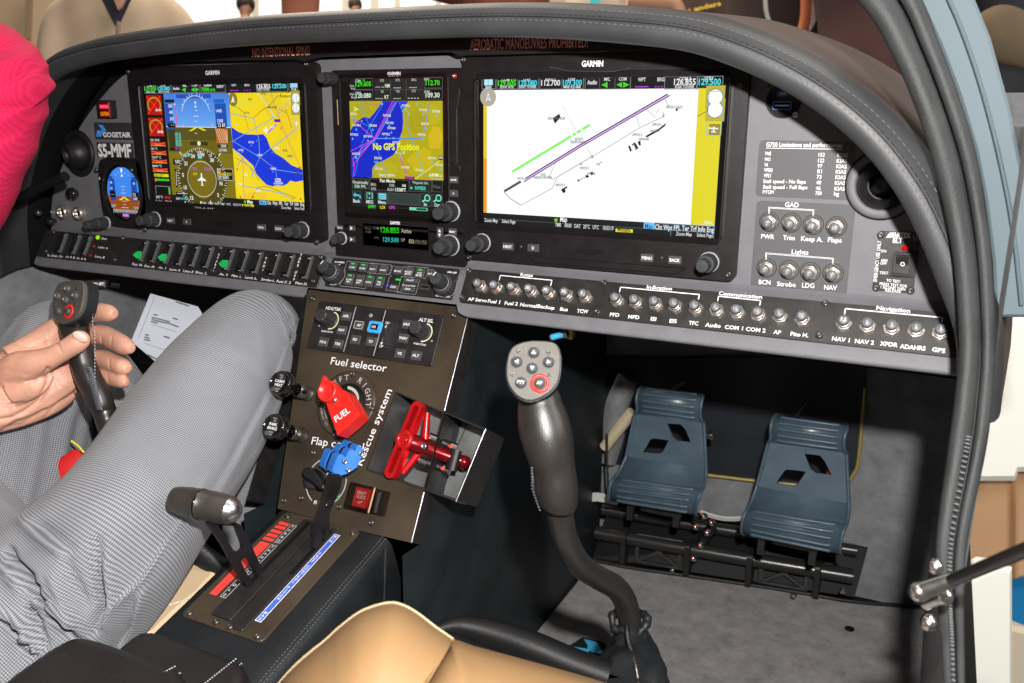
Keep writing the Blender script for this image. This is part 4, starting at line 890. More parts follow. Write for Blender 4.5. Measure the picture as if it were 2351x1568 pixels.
el('b',[(1550,1090),(1505,1190),(1530,1205),(1790,1052)],.8,'c8c8ce',.3); el('b',[(1755,985),(1795,1050)],.6,'d0d0d4',.3); el('b',[(2090,775),(2112,850)],.6,'c8c8ce',.3); el('b',[(2160,735),(2220,790)],.6,'c8c8ce',.3); dash('b',(1600,715),(1690,880),14,.4,'a0a0a8'); el('b',[(2280,660),(2310,715)],.6,'a0a0a8',.3)
cx,cy=F0.L('b',1795,1052); E.poly(F0,circ(cx,cy,1.6,14),.35,em('b0b0b8')); el('c',[(-120,760),(-100,735)],.6,'b0b0b8',.3)
for P in ([(1530,795),(1575,763),(1582,790),(1545,830)],[(2036,985),(2048,975),(2062,1012),(2050,1018)],[(2060,970),(2082,955),(2106,995),(2085,1008)],[(2100,955),(2118,942),(2122,975),(2112,980)],[(2150,915),(2240,865),(2292,825),(2285,845),(2240,880),(2165,922)],[(1586,1272),(1625,1250),(1630,1258),(1612,1270),(1618,1288),(1600,1298)],[(1748,1180),(1762,1172),(1776,1188),(1757,1196)],[(1780,1160),(1796,1150),(1806,1168),(1790,1178)],[(1694,1210),(1705,1204),(1712,1212),(1700,1220)],[(1846,1092),(1858,1082),(1858,1092)]): ep('b',P,'14141a',.4)
E.poly(F0,[F0.L('b',*q) for q in ((2066,975),(2074,970),(2088,1000),(2080,1004))],.45,em('f0f0f0'))
el('b',[(1700,1212),(1750,1188)],.5,'404048',.38); ep('c',[(12,730),(28,728),(26,745),(14,745)],'14141a',.4)
for s_,x,y,w in (('AIRSHIP HANGAR',1495,803,120),('EDNY',1682,942,54),('FRIEDRICHSHAFEN',1650,962,105),('APRON 1',2198,845,66),('HANGAR',2184,888,64),('APRON 2',2064,913,66),('HANGARS',2108,942,68),('APRON 3',1712,1137,62),('HANGAR',1760,1174,58),('APRON 4',1550,1250,62),('TWR',1822,1112,28),('FHD',1450,1182,34),('FRIEDRICHSHAFEN',1402,1200,124),('RW 06',1294,1206,42),('N',1714,1110,14),('N',2264,786,12)): et(s_,'b',x,y,x+w,y,2.4,'70707a' if s_!='HANGARS' else '505058')
et('1 EAST','c',0,730,58,731,2.6,'606068'); et('APRON','b',2290,728,2340,728,2.4,'70707a')
cx,cy=F0.L('b',1096,652); E.poly(F0,circ(cx,cy,8.6,32),.35,em('b0aca0')); ep('b',[(1097,617),(1115,682),(1097,668),(1080,682)],'f8f8f8',.45); ep('b',[(1097,628),(1108,672),(1097,662),(1087,672)],'c8c4b8',.5)
el('c',[(158,782),(300,700)],.6,'706818',.35)
A=F0.L('c',238,614); B=F0.L('c',316,908); boxo(*A,*B,'58b0e0',.6)
for y in (652,738): cx,cy=F0.L('c',277,y); E.rect(F0,cx-8.2,cy-9.5,cx+8.2,cy+9.5,.4,em('c0b438')); E.poly(F0,circ(cx,cy,7,28),.5,em('606030')); E.poly(F0,circ(cx,cy,6.4,28),.52,em('fcfcf8'))
er('c',238,832,308,908,'988c20',.45)
el('c',[(236,860),(298,864)],1.3,'f8f8f8',.6); el('c',[(270,850),(266,884)],1.3,'f8f8f8',.6); el('c',[(250,884),(284,887)],1.0,'f8f8f8',.6)
el('c',[(152,1498),(152,1508),(266,1512),(268,1502)],.6,'e0dca0',.4); et('200m','c',202,1503,258,1505,3,'f0ecd0')
# bars
E.rect(F0,0,CB,231,-138.5,.3,em('14161a'))
y2=-133.2
E.line(F0,(0,y2),(231,y2),.35,.42,em('60666c'))
ep('b',[(1538,1470),(1565,1466),(1560,1490),(1545,1488)],'88c828',.5); et('Map','b',1580,1488,1627,1491,5,'f4f4f4')
et('Zoom Map     Select Page','b',1072,1488,1280,1500,3.4,'d8d8d8')
et('TMR    00:00   OAT   20°C   UTC    10:53:19','b',1546,1520,1938,1546,3.6,'d8d8d8'); ep('b',[(1952,1534),(2068,1540),(2068,1562),(1952,1556)],'e8e820',.45); et('Messages','b',1966,1552,2052,1557,3.6,'404010')
xa=F0.L('D',1478,522)[0]; E.rect(F0,xa,CB,231,y2,.36,em('2c3038')); xb=F0.L('D',1503,522)[0]; E.rect(F0,xa,CB,xb,y2,.45,em('70c8f8'))
et('Map','D',1481,524,1499,525,4.4,'1058a8'); et('Cht Wpt FPL Ter Trf Info Eng','D',1504,526,1639,533,4.5,'f0f0f0'); boxo(xb,CB,231,y2,'58b0e0',.5)
et('Zoom Map     Select Page','D',1552,540,1637,545,3.3,'d8d8d8'); boxo(F0.L('D',1540,540)[0],y2,231,-138.5,'8090a0',.5)
E.build('lit_picture', mfd)
m = MB(); fb = F0.shift(BH+.2); m.tz(fb,'GARMIN','b',1724,447,1868,446,5.0,'print',bold=.03); m.build('lettering', mfd)
m = MB()
P=[F0.L('D',x,y,BH) for x,y in ((1262,154),(1285,158),(1310,163),(1400,164),(1428,160),(1450,156))]; P=smooth(P,5)
for A,B in zip(P,P[1:]): m.line(F0,A,B,.7,BH+.6,'dmet')
m.build('bezel_ridge', mfd); m=MB(); a0,b0=F0.L('D',1210,588,1); a1,b1=F0.L('D',1560,628,1); m.prism(F0,[(a0,b0+1),(a1+6,b0+1),(a1-2,-173),(a0+8,-173)],BH,BH+1.6,'bez',.7)
m.build('bezel_ridge', mfd)
for x,y,s_ in ((1167,566,'NRST'),(1225,569,'D'),(1486,592,'MENU'),(1550,597,'BACK')):
    m = MB(); rlab(m,F0,'D',x,y,12.5,7.5,s_,2.8,BH+.2); m.build('key', mfd)
for x,y in ((1108,557),(1628,602)):
    m = MB(); a,b=F0.L('D',x,y,BH); m.lathe(F0,a,b,[(9.3,BH),(9.3,BH+1.2),(8.4,BH+1.4)],MATS['knob_ring'],30); knob(m,F0,a,b,BH+1,[(8.4,15),(5.8,27)]); m.build('knob', mfd)
m = MB(); a,b=F0.L('D',1355,577,1); m.prism(F0,rrect(a-14,b-1.6,a+14,b+1.6,1.4),BH,BH+1,'black',.3); m.prism(F0,rrect(a-6,b-3.2,a+6,b-1.5,.8),BH,BH+2,'bez',.4)
m.build('card_slot', mfd); m=MB()
for q in (('D',1196,566),('D',1519,592)): a,b=F0.L(*q,BH); m.lathe(F0,a,b,[(1.6,BH),(1.4,BH+.6),(.01,BH+.7)],'knobtop',12)
m.build('screws', mfd)
m=MB()
for q in (('D',1065,137),('D',1701,196),('D',1673,630),('D',1078,590)): screw(m,F0,*F0.L(*q,BH),BH,2.6,'dmet')
m.build('screws', mfd)

# ================================================================== breakers
def breaker(par, fr, a, b, num, h=0, ring=False, r=6.8, lit=False, pal=False):
    m = MB()
    if ring: m.lathe(fr,a,b,[(8.6,h),(8.6,h+.5),(8.1,h+.5),(8.0,h+.1)],'black',30); m.lathe(fr,a,b,[(7.4,h),(7.4,h+1.2),(6.9,h+1.6)],'nut',28)
    m.prism(fr, circ(a,b,r,6,R_(30+random.uniform(-25,25))), h+(1.2 if ring else 0), h+3.6, 'nut', .7)
    m.lathe(fr,a,b,[(4.9,h+3.4),(4.9,h+6.5),(4.4,h+7),(3.9,h+7)],'nut',24)
    n_ = m.build('breaker_nut', par)
    m = MB(); hh = 13
    if lit: m.lathe(fr,a,b,[(3.6,h+6.5),(3.6,h+9)],mat('red_band',(.8,.03,.03),.3,emit=.15),20)
    m.lathe(fr,a,b,[(3.5,h+6),(3.5,h+8),(4.1,h+8.2),(4.1,h+hh-.8),(3.5,h+hh),(.01,h+hh)],'cap',24)
    m.lathe(fr,a,b,[(3.55,h+6),(3.58,h+7.3)],'red',20)
    m.tc(fr,num,a,b,3.0,'print' if pal else 'printd',h+hh+.08,.015)
    o = m.build('breaker_button', par)
def brthing(fr, z, x, y, num, lab, grp, **k):
    a,b = fr.L(z,x,y,3); t = thing('circuit_breaker', fr.W(a,b), lab, 'circuit breaker', grp); breaker(t,fr,a,b,num,**k)
for i,(x,y,nm) in enumerate(((1765,510,('2','PWR')),(1815,512,('5','Trim')),(1866,517,('10','Keep A.')),(1919,521,('10','Flaps')))):
    brthing(FF,'D',x,y,nm[0],'nickel circuit breaker marked %s above the word %s'%nm,'upper circuit breakers',ring=True)
for i,(x,y,nm) in enumerate(((618,290,('5','BCN')),(768,305,('5','Strobe')),(912,318,('5','LDG')),(1066,328,('5','NAV')))):
    brthing(FF,'f',x,y,nm[0],'nickel circuit breaker marked %s above the word %s'%nm,'upper circuit breakers',ring=True)
bs = thing('breaker_strip', F1.W(200,-34), 'long black strip of lettered circuit breaker rows below the right display', 'breaker strip')
m = MB(); x0=F1.L('D',1066,650)[0]; m.prism(F1, rrect(x0,-35,437,1.5,4), 0, 1.6, 'plate', .4); m.build('strip_plate', bs)
FB = F1.shift(1.6)
m = MB()
for z,x,y in (('m',262,148),('m',168,505),('m',2070,310),('m',1980,700),('n',175,85),('n',105,388),('f',1015,527),('f',975,742)): screw(m,FB,*FB.L(z,x,y),0,2.9,'dmet')
m.build('screws', bs)
m = MB()
for s_,z,x0_,y0_,x1_,y1_ in (('AP Servo','m',238,545,492,568),('Fuel 1','m',505,572,668,590),('Fuel 2','m',732,600,908,612),('Normal','m',940,620,1160,642),('Backup','m',1170,640,1402,668),('Bus','m',1475,680,1580,690),('TCW','m',1704,706,1852,718),('Rotax','m',942,218,1115,230),
  ('PFD','n',232,430,330,438),('MFD','n',422,453,540,462),('ISI','n',657,475,715,481),('EIS','n',855,497,930,503),('TFC','n',1057,518,1155,527),('Audio','n',1228,538,1390,553),('COM 1','n',1432,562,1622,578),('COM 2','n',1652,582,1858,602),('AP','n',1940,614,2020,622),('Pito H.','n',2120,634,2305,652),('Indication','n',618,142,880,162),('Communication','n',1370,208,1822,250),
  ('NAV 1','f',1060,775,1178,788),('NAV 2','f',1214,792,1342,804),('XPDR','f',1382,808,1500,820),('ADAHRS','f',1516,828,1688,843),('GPS','f',1730,848,1820,860),('Navigation','f',1358,568,1585,590)):
    m.tz(FB,s_,z,x0_,y0_,x1_,y1_,3.5,'print',bold=.022)
for z,P in (('m',[(660,275),(675,208),(1372,272),(1352,350)]),('n',[(335,180),(348,128),(1172,205),(1160,255)]),('n',[(1360,275),(1375,222),(1820,268),(1800,318)]),('f',[(1145,600),(1152,562),(1805,622),(1798,655)])):
    L=[FB.L(z,*q) for q in P]; L[1]=(L[0][0],L[1][1]); L[2]=(L[3][0],L[2][1])
    for A,B in zip(L,L[1:]): m.line(FB,A,B,.95,.12,'print')
m.build('lettering', bs)
BK = [('m',405,345,'5','AP Servo'),('m',620,370,'10','Fuel 1'),('m',857,392,'10','Fuel 2'),('m',1088,418,'30','Normal'),('m',1325,445,'30','Backup'),('m',1567,468,'30','Bus'),('m',1812,490,'5','TCW'),
  ('n',305,262,'5','PFD'),('n',503,282,'5','MFD'),('n',710,300,'5','ISI'),('n',915,320,'2','EIS'),('n',1130,345,'5','TFC'),('n',1350,367,'5','Audio'),('n',1563,388,'10','COM 1'),('n',1785,412,'10','COM 2'),('n',2010,432,'2','AP'),('n',2243,458,'20','Pito H.'),
  ('f',1140,660,'7.5','NAV 1'),('f',1297,676,'5','NAV 2'),('f',1462,692,'3','XPDR'),('f',1624,708,'5','ADAHRS'),('f',1788,722,'5','GPS')]
for i,(z,x,y,nu,nm) in enumerate(BK):
    brthing(FB,z,x,y,nu,'nickel circuit breaker %s above the word %s on the strip'%(('with a red collar' if i==0 else 'marked '+nu),nm),'lower circuit breakers',lit=(i==0),pal=(z=='m' or nu=='7.5'))

# ================================================================== switch strip
ss = thing('switch_strip', F1.W(-430,-34), 'long black strip with rows of rocker switches below the left display', 'switch strip')
xr=F1.L('D',742,620)[0]
m = MB(); m.prism(F1, rrect(-654,-36.5,xr,1.5,4), 0, 1.4, 'plate', .4); m.build('strip_plate', ss)
FS = F1.shift(1.4)
m = MB()
for q in ((70,478),(10,640),(655,530),(590,712),(1475,612),(1410,805),(2318,690),(2255,893)): screw(m,FS,*FS.L('k',*q),0,2.7,'dmet')
m.build('screws', ss)
m = MB()
for s_,x0_,y0_,x1_,y1_ in (('En. Emer. Op.',18,682,150,694),('Air B. B.',170,694,252,705),('Av. B. B.',262,706,345,716),('Bus',475,540,516,544),('Lane A',446,612,526,624),('Lane B',418,690,498,703),('Batt. M.',730,756,816,768),('Gen. M.',830,771,920,782),('Av. 1',950,785,1012,793),('Lane A',1045,800,1135,811),('Lane B',1158,813,1246,824),('Beac. L.',1262,825,1363,838),('Av. 2',1460,840,1532,849),('Nav. L.',1565,853,1652,864),('Land. L.',1677,867,1780,880),('Strobe L.',1812,885,1930,898),('Fuel P. 2',1942,902,2062,915),('Pitot H.',2100,916,2200,928)):
    m.tz(FS,s_,'k',x0_,y0_,x1_,y1_,3.0,'print',bold=.012)
for w_,A,B in (('START',(1460,668),(1424,782)),('TAXI',(1856,702),(1830,796)),('TAKE OFF',(2150,672),(2092,876))):
    n=len(w_)
    for i,c in enumerate(w_):
        if c==' ': continue
        f=i/(n-1); a,b=FS.L('k',A[0]+(B[0]-A[0])*f,A[1]+(B[1]-A[1])*f); m.tc(FS,c,a,b,2.9,'print',.12,.03)
m.build('lettering', ss)
def rocker(tx,ty,i,green=False,wide=1):
    a,b = FS.L('k',tx,ty); b = -1.5; H_=-27
    t = ss
    m = MB(); w=11.5*wide; a1=a-.2
    m.prism(FS, rrect(a1,b+H_,a1+1.4,b,.3), 0, 4, mat('switch_guard',(.07,.078,.08),.5,var=.15), .4)   # divider fin
    m.rect(FS,a1-w-.6,b+H_,a1,b,.1,'black')
    m.tc(FS,'ON',a1-w*.45,b-2.4,1.6,'print',.5,.02); m.tc(FS,'OFF',a1-w*.45,b+H_+2,1.5,'printd',.5,.02)
    m.build('switch_guard', ss)
    m = MB(); x0,x1=a1-w+.8,a1-1.0; yt,ym,yb_=b-4.5,b-13,b-22.5
    prof=[(yt,.2),(yt,5.6 if not green else 2),(ym+3,3.2),(ym-2,3.0),(yb_,4.4 if not green else 2),(yb_,.2)]
    n=len(prof); vs=[(x0,y,h) for y,h in prof]+[(x1,y,h) for y,h in prof]
    m.add(vs,[[k,k+1,n+k+1,n+k] for k in range(n-1)]+[list(range(n))[::-1],list(range(n,2*n))],'blk',FS)
    r = m.build('rocker', ss)
    if green:
        m = MB(); vs=[(x0,ym-2,3.2),(x1,ym-2,4.0),(x1,yb_+1,7.5),(x0,yb_+1,7.5),(x0,yb_-1,1),(x1,yb_-1,1)]
        m.add(vs,[[0,3,2,1],[3,4,5,2],[0,4,3],[1,2,5]],em('20c060',.75),FS); m.build('lit_window', r)
for i,(x,y) in enumerate(((205,470),(315,490),(405,500))): rocker(x,y,i,wide=1.0 if i==0 else .8)
for i,(x,y) in enumerate(((880,545),(980,552),(1090,562),(1200,573),(1310,586),(1425,598),(1603,612),(1722,622),(1840,632),(1985,647),(2105,660),(2260,674))): rocker(x,y,i,i in (0,2,6),wide=.95)
m = MB()
for x,y,c,r in ((447,526,'a8f010',2.6),(415,600,'700810',2.0),(386,677,'700810',2.0)): a,b=FS.L('k',x,y); m.lathe(FS,a,b,[(r,0),(r,1.5),(r*.6,2.6),(.01,2.9)],em(c,.9),16)
m.build('indicator_lamp', ss)

# ================================================================== audio panel
au = thing('audio_panel', F1.W(-102,-34), 'black audio panel with green lit keys and two large knobs, between the two strips', 'audio panel')
A=(-182,-33.4); B=(-22.5,.3)
m = MB(); m.prism(F1, rrect(*A,*B,1.5), 0, 1.6, 'plate', .4); m.build('face_plate', au)
FA = F1.shift(1.6)
def key(par,z,x,y,w,h,lines,lit=None,cap=1.9,led=True,fr=None,nm='key'):
    fr = fr or FA; m = MB(); a,b=fr.L(z,x,y,.8); m.prism(fr, rrect(a-w/2,b-h/2,a+w/2,b+h/2,.8,2),0,1.3,'btn',.35)
    k=len(lines); off = -h*.12 if led else 0
    for i,s_ in enumerate(lines): m.tc(fr,s_,a,b+off+(k-1)*cap*.65-i*cap*1.35,cap,'print',1.42,.02,w=min(w*.84,len(s_)*cap*.95))
    if led: m.prism(fr, rrect(a-2.3,b+h*.32-.7,a+2.3,b+h*.32+.7,.6,2),1.2,1.8,em('18e058',1) if lit else mat('led_off',(.07,.08,.11),.4))
    m.build(nm, par)
for q in ((487,918,10.5,9.5,['COM1'],1),(640,935,10.5,9.5,['COM2'],1),(793,945,10.5,9.5,['NAV1'],0),(948,960,10.5,9.5,['NAV2'],0),(440,1110,10.5,13.5,['COM1','MIC'],1),(590,1125,10.5,13.5,['COM2','MIC'],0),(735,1135,10.5,13.5,['SPKR'],1),(890,1150,10.5,13.5,['TEL','AUX'],1),(1170,975,11,9.5,['MUSIC'],0),(1325,1000,11,11,['RADIO','MUTE'],0),(1490,1020,11,11,['ICS','MUTE'],1)):
    key(au,'l',*q[:5],lit=q[5])
key(au,'l',1100,1225,10,5.5,['2SEL'],led=False); key(au,'l',1350,1128,17,5.6,['PILOT'],led=False); key(au,'l',1310,1258,17,5.6,['CREW'],led=False); key(au,'l',1650,1015,8,9,['ALT'],0)
m = MB()
for s_,x0_,y0_,x1_,y1_,c in (('GARMIN',215,860,360,872,1.9),('PLAY',215,902,300,910,1.9),('PILOT',148,1195,235,1204,1.9),('GMA 245',1900,1012,2038,1026,1.9),('COPILOT/PASS',1725,1362,1935,1386,2.0),('ICS ISOLATION',1225,1205,1420,1222,1.5)): m.tz(FA,s_,'l',x0_,y0_,x1_,y1_,c,'print',bold=.02)
a,b=FA.L('l',1565,1225); m.rect(FA,a-6,b-2.6,a+6,b+2.6,.1,'steel'); m.rect(FA,a-5,b-1,a+5,b+1.4,.2,'black')
a,b=FA.L('l',1008,1200); m.lathe(FA,a,b,[(1.5,0),(1.4,.8),(.01,1)],em('4040ff',1),12); a,b=FA.L('l',1050,1055); m.lathe(FA,a,b,[(1.8,0),(1.4,.5),(.01,.6)],'knobtop',14)
a,b=FA.L('l',1170,1115); m.rect(FA,a-3.2,b-1,a+3.2,b+1,.2,em('18e058'))
for x0_,y0_,x1_,y1_ in ((345,850,740,1235),(728,880,1055,1030),(1280,925,1600,1090),(1180,1080,1465,1325),(1030,915,1270,1290)):
    cx0=FA.L('l',(x0_+x1_)/2-(x1_-x0_)/2,(y0_+y1_)/2)[0]; cx1=FA.L('l',(x0_+x1_)/2+(x1_-x0_)/2,(y0_+y1_)/2)[0]; yy0=FA.L('l',(x0_+x1_)/2,y0_)[1]; yy1=FA.L('l',(x0_+x1_)/2,y1_)[1]
    for p,q in (((cx0,yy0),(cx1,yy0)),((cx1,yy0),(cx1,yy1)),((cx1,yy1),(cx0,yy1)),((cx0,yy1),(cx0,yy0))): m.line(FA,p,q,.3,.05,'printd')
m.build('lettering', au)
for x,y in ((225,1040),(1880,1220)):
    m = MB(); a,b=FA.L('l',x,y,2); m.lathe(FA,a,b,[(11.5,0),(11.5,1)],MATS['knob_ring'],32); knob(m,FA,a,b,.8,[(11,11)]); m.lathe(FA,a,b,[(7.6,11),(7.3,11.6)],MATS['knob_ring'],28); knob(m,FA,a,b,11,[(6.8,26)])
    m.line(FA.shift(26.4),(a-3,b+2),(a-.5,b+6),1.2,0,'print'); m.build('knob', au)
def pty(x, y, Y, z='D'):
    d = ray(*px(z,x,y)); return CAM_LOC + d*((Y-CAM_LOC.y)/d.y)
def ptx(x, y, X, z='D'):
    d = ray(*px(z,x,y)); return CAM_LOC + d*((X-CAM_LOC.x)/d.x)
def ptz(x, y, Z, z='D'):
    d = ray(*px(z,x,y)); return CAM_LOC + d*((Z-CAM_LOC.z)/d.z)
# ================================================================== glareshield
hpx = [(123,185),(205,151),(291,135),(410,120),(581,104),(780,95),(1054,86),(1200,86),(1344,93),(1547,113),(1667,147),(1787,202),(1889,267),(1975,342),(2043,427),(2094,515),(2150,650),(2195,790)]
hp = [(-656,-235),(-648,-165),(-615,-98),(-568,-40)]
for q in hpx:
    p = pty(q[0], q[1], -80); hp.append((p.x, p.z))
hp.append((hp[-1][0]+6, -250))
hp = smooth(hp, 8)
nH = len(hp)
norm = []
for i in range(nH):
    a = Vector(hp[max(i-1,0)]); b = Vector(hp[min(i+1,nH-1)]); d = (b-a).normalized(); norm.append(Vector((-d.y, d.x)))
hprof = [(24,-20),(20,-40),(10,-60),(3,-71),(0,-77),(.6,-81),(3,-84.5),(9,-87),(15,-86.5),(21,-83),(26,-76),(29,-66),(31,-50)]
gs = thing('glareshield', (-113,-80,20), 'black stitched leather glareshield roll arching over the instrument panel', 'glareshield')
def sweep(m, prof, mt, smooth_=True):
    vs = []; k = len(prof)
    for (x,z), n in zip(hp, norm):
        for o,y in prof: vs.append((x+n.x*o, y, z+n.y*o))
    m.add(vs, [[i*k+j, (i+1)*k+j, (i+1)*k+j+1, i*k+j+1] for i in range(nH-1) for j in range(k-1)], mt, None, smooth_)
m = MB(); sweep(m, hprof, 'hood'); m.build('leather_roll', gs)
m = MB(); sweep(m, [(31,-50),(34,-10),(40,60),(50,180),(56,320)], mat('dash_top',(.075,.05,.042),.55,bump=.3,var=.15,vs=10)); m.build('dash_top', gs)  # brown base colour imitates tan reflections on the dash
m = MB(); sweep(m, [(24,-20),(25,10),(26,26),(36,26)], 'black'); m.build('shroud', gs)
m = MB(); bk=[(x+n.x*36, 26, z+n.y*36) for (x,z),n in zip(hp,norm)]; m.add(bk,[list(range(len(bk)))],'black'); m.build('backing', gs)
def hpt(t, o, y):
    i = min(int(t), nH-2); f = t-i; x = hp[i][0]*(1-f)+hp[i+1][0]*f; z = hp[i][1]*(1-f)+hp[i+1][1]*f; n = norm[i].lerp(norm[i+1], f)
    return Vector((x+n.x*o, y, z+n.y*o))
cum=[0]
for i in range(nH-1): cum.append(cum[-1]+math.dist(hp[i],hp[i+1]))
def tpar(s):
    for i in range(nH-1):
        if cum[i+1]>=s: return i+(s-cum[i])/(cum[i+1]-cum[i])
    return nH-1.001
def stitches(o, y, mt, step=4.6, ln=2.9, r=.42, nm='stitching', zig=0):
    m = MB(); s = 60; k=0
    while s < cum[-1]-40:
        A = hpt(tpar(s), o+zig*(k%2), y-.25); B = hpt(tpar(s+ln), o-zig*(k%2), y-.25); m.tube([A,(A+B)/2+Vector((0,-.25,0)),B],[r*.6,r,r*.6],mt,5,False); s += step; k+=1
    return m.build(nm, gs, kind='stuff')
stitches(13.2,-86.8,'stitch',5.2,2.6,.42,zig=.25); stitches(18.3,-85.2,mat('dark_thread',(.012,.012,.014),.7),5,3.6,.38); stitches(23.3,-80,'stitch',5,3,.34)
m = MB(); m.tube([hpt(t*.5,15.9,-86.1) for t in range(8,2*nH-8)], .4, 'black', 6); m.build('seam', gs)

# ================================================================== door frame, outer skin, strut
FRM = [(1935,-130,-95,60,0),(2046,0,-95,60,0),(2102,112,-95,53,0),(2150,232,-95,50,0),(2188,350,-95,49,0),(2212,460,-95,47,0),(2233,600,-100,43,0),(2243,790,-110,40,0),(2233,930,-125,42,0),(2219,1035,-140,42,0),(2185,1237,-170,35,0),(2182,1374,-200,31,0),(2187,1480,-230,27,0),(2192,1640,-270,24,0)]
fr_s = smooth(FRM, 5)
df = thing('door_frame', pty(2187,1480,-230), 'dark grey padded door frame with rubber seal curving down the right side', 'door frame')
def strip(off, wf, dep, mt, nm, sq=.8):
    """a band of the frame: off = centre offset, wf = half-width as fractions of the frame's half-width, dep = how far forward"""
    m = MB(); P=[]; R=[]
    for i,(x,y,Y,hw,_) in enumerate(fr_s):
        a=Vector(fr_s[max(i-1,0)][:2]); b=Vector(fr_s[min(i+1,len(fr_s)-1)][:2]); d=(b-a).normalized(); n=Vector((-d.y,d.x))*-1
        p=pty(x+n.x*hw*off, y+n.y*hw*off, Y+dep); P.append(p); dist=(p-CAM_LOC).dot(CM@Vector((0,0,-1))); r=hw*wf*dist/FOC; R.append((r*sq,r))
    m.tube(P,R,mt,16,True,up=CM@Vector((0,0,-1))); m.build(nm,df)
strip(-.42,.56,0,'seal','padded_rim'); strip(.28,.30,14,mat('frame_groove',(.015,.015,.016),.6),'groove'); strip(.66,.36,4,'seal','rubber_seal')
# trim stitch rows on the frame
m = MB()
for i in range(30, len(fr_s)-3):
    for f in (0,.33,.66):
        x,y,Y,hw,_=[fr_s[i][k]*(1-f)+fr_s[i+1][k]*f for k in range(5)]
        if y>1000: p=pty(x-hw*.15,y,Y-11); q=pty(x+hw*.12,y+3,Y-11); m.tube([p,q],.7,mat('seal_rib',(.09,.095,.1),.6),5)
m.build('stitching', df, kind='stuff')
sk = [(2040,-60),(2110,0),(2158,103),(2202,220),(2240,346),(2262,459),(2280,600),(2286,728),(2420,728),(2420,520),(2351,411),(2319,249),(2275,88),(2231,-20),(2190,-90)]
FSK = Fr((0,-40,0),(1,0,0),(0,0,1))
m = MB(); m.prism(FSK, [FSK.L('D',*q) for q in sk], -60, 0, 'body', 2)
skin = m.build('fuselage_skin', None, 'blue grey painted fuselage edge outside the door frame, top right', 'fuselage')
m = MB(); P=[pty(x,y,-44) for x,y in ((2165,-30),(2205,60),(2250,190),(2292,350),(2325,520),(2345,700))]; m.tube(smooth([tuple(p) for p in P],5),[(1.5,1.5)]*26,mat('skin_step',(.07,.10,.12),.7),10); m.build('body_step', skin)
gsx = thing('gas_strut', pty(2110,1360,-250), 'black gas strut with bright ball end crossing the door frame at lower right', 'gas strut')
m = MB(); A=pty(2180,1335,-262); B=pty(2470,1215,-330); m.tube([A,B],[3.6,3.9],mat('strut_black',(.012,.01,.01),.2,coat=.5),20); m.build('cylinder', gsx)
m = MB(); A0=pty(2092,1366,-262); A1=pty(2110,1359,-262); A2=pty(2196,1328,-262); m.tube([A0,A0.lerp(A1,.3),A1,A2],[2.2,4.6,5.2,4.2],'chrome',20); m.ball(tuple(A1),5.8,'chrome',20); m.build('ball_end', gsx)
m = MB(); m.tube([pty(2125,1385,-225),pty(2172,1368,-235)],[4.2,4.2],'chrome',14); m.ball(tuple(pty(2168,1369,-238)),5.2,'chrome',14); m.build('ball_stud', gsx)
m = MB(); m.lathe(Fr(pty(2148,1303,-205),(1,0,0),(0,0,1)),0,0,[(4.6,-4),(4.6,1),(3,3),(.01,3.6)],'chrome',16); m.build('bolt', gsx); m=MB(); m.lathe(Fr(pty(2132,1432,-220),(1,0,0),(0,0,1)),0,0,[(5,-4),(5,1),(3.4,3),(.01,3.8)],'chrome',16); m.build('bolt', gsx)

# ================================================================== cabin shell
FLZ=-710
def P3(*a): return Vector(a)
m = MB(); 
fe = [(-15,398),(40,402),(110,415),(200,432),(300,448),(363,456),(460,488)]
m.add([(-15,-500,FLZ)]+[(x,y,FLZ) for x,y in fe]+[(470,-500,FLZ)],[list(range(9))[::-1]],'carpet')
fl = m.build('floor',kind='structure')
m = MB(); E_=[(x,y,FLZ+2) for x,y in smooth(fe,4)]; m.tube(E_,3.2,'leather',8); 
m.build('carpet_binding', None,'dark leather binding along the front edge of the grey carpet','trim')
m = MB(); m.add([(-800,-600,-722),(520,-600,-722),(520,900,-722),(-800,900,-722)],[[0,1,2,3]],'black'); m.build('ground',kind='structure')
m = MB(); c=ptz(1950,1445,FLZ); m.lathe(Fr(c,(1,0,0),(0,1,0)),0,0,[(6.5,.5),(6.4,1.6),(5.4,1.7),(5,.6),(.01,.6)],'black',20); m.build('floor_grommet', None, 'small black grommet hole in the carpet','grommet')
# forward footwell walls
m = MB(); Yb=500
def quad(m, pts, mt, sm=False): m.add([tuple(p) for p in pts],[list(range(len(pts)))],mt,None,sm)
FB2 = Fr((0,Yb,0),(1,0,0),(0,0,1))
m.prism(FB2, [(-60,-722),(500,-722),(500,0),(-60,0)], -12, 0, 'suede'); m.build('footwell_wall', None, 'grey suede covered front wall of the right footwell behind the pedals', 'wall')
fbd = FB2.shift(8)
m = MB(); P=[fbd.L('D',*q) for q in ((1375,820),(1988,820),(1985,900),(1972,1060),(1955,1100),(1930,1122),(1545,1086),(1375,1060))]
m.prism(fbd, P, -6, 0, 'navy', .5); bo=m.build('footwell_board', None, 'dark navy board with brass coloured edge behind the rudder pedals', 'board')
m = MB(); Q=[fbd.W(*fbd.L('D',*q),1) for q in ((1986,890),(1984,905),(1972,1050),(1960,1088),(1935,1116),(1900,1118),(1740,1104),(1545,1080))]; m.tube(smooth([tuple(q) for q in Q],4),3.0,'brass',8); m.build('brass_edge', bo)
m = MB(); a,b=fbd.L('D',1990,930); P=[fbd.W(a+4.5*math.cos(t),b+26*math.sin(t),-10) for t in [R_(15*i) for i in range(25)]]; m.tube(P,1.6,'brass',8); m.build('brass_ring', bo)
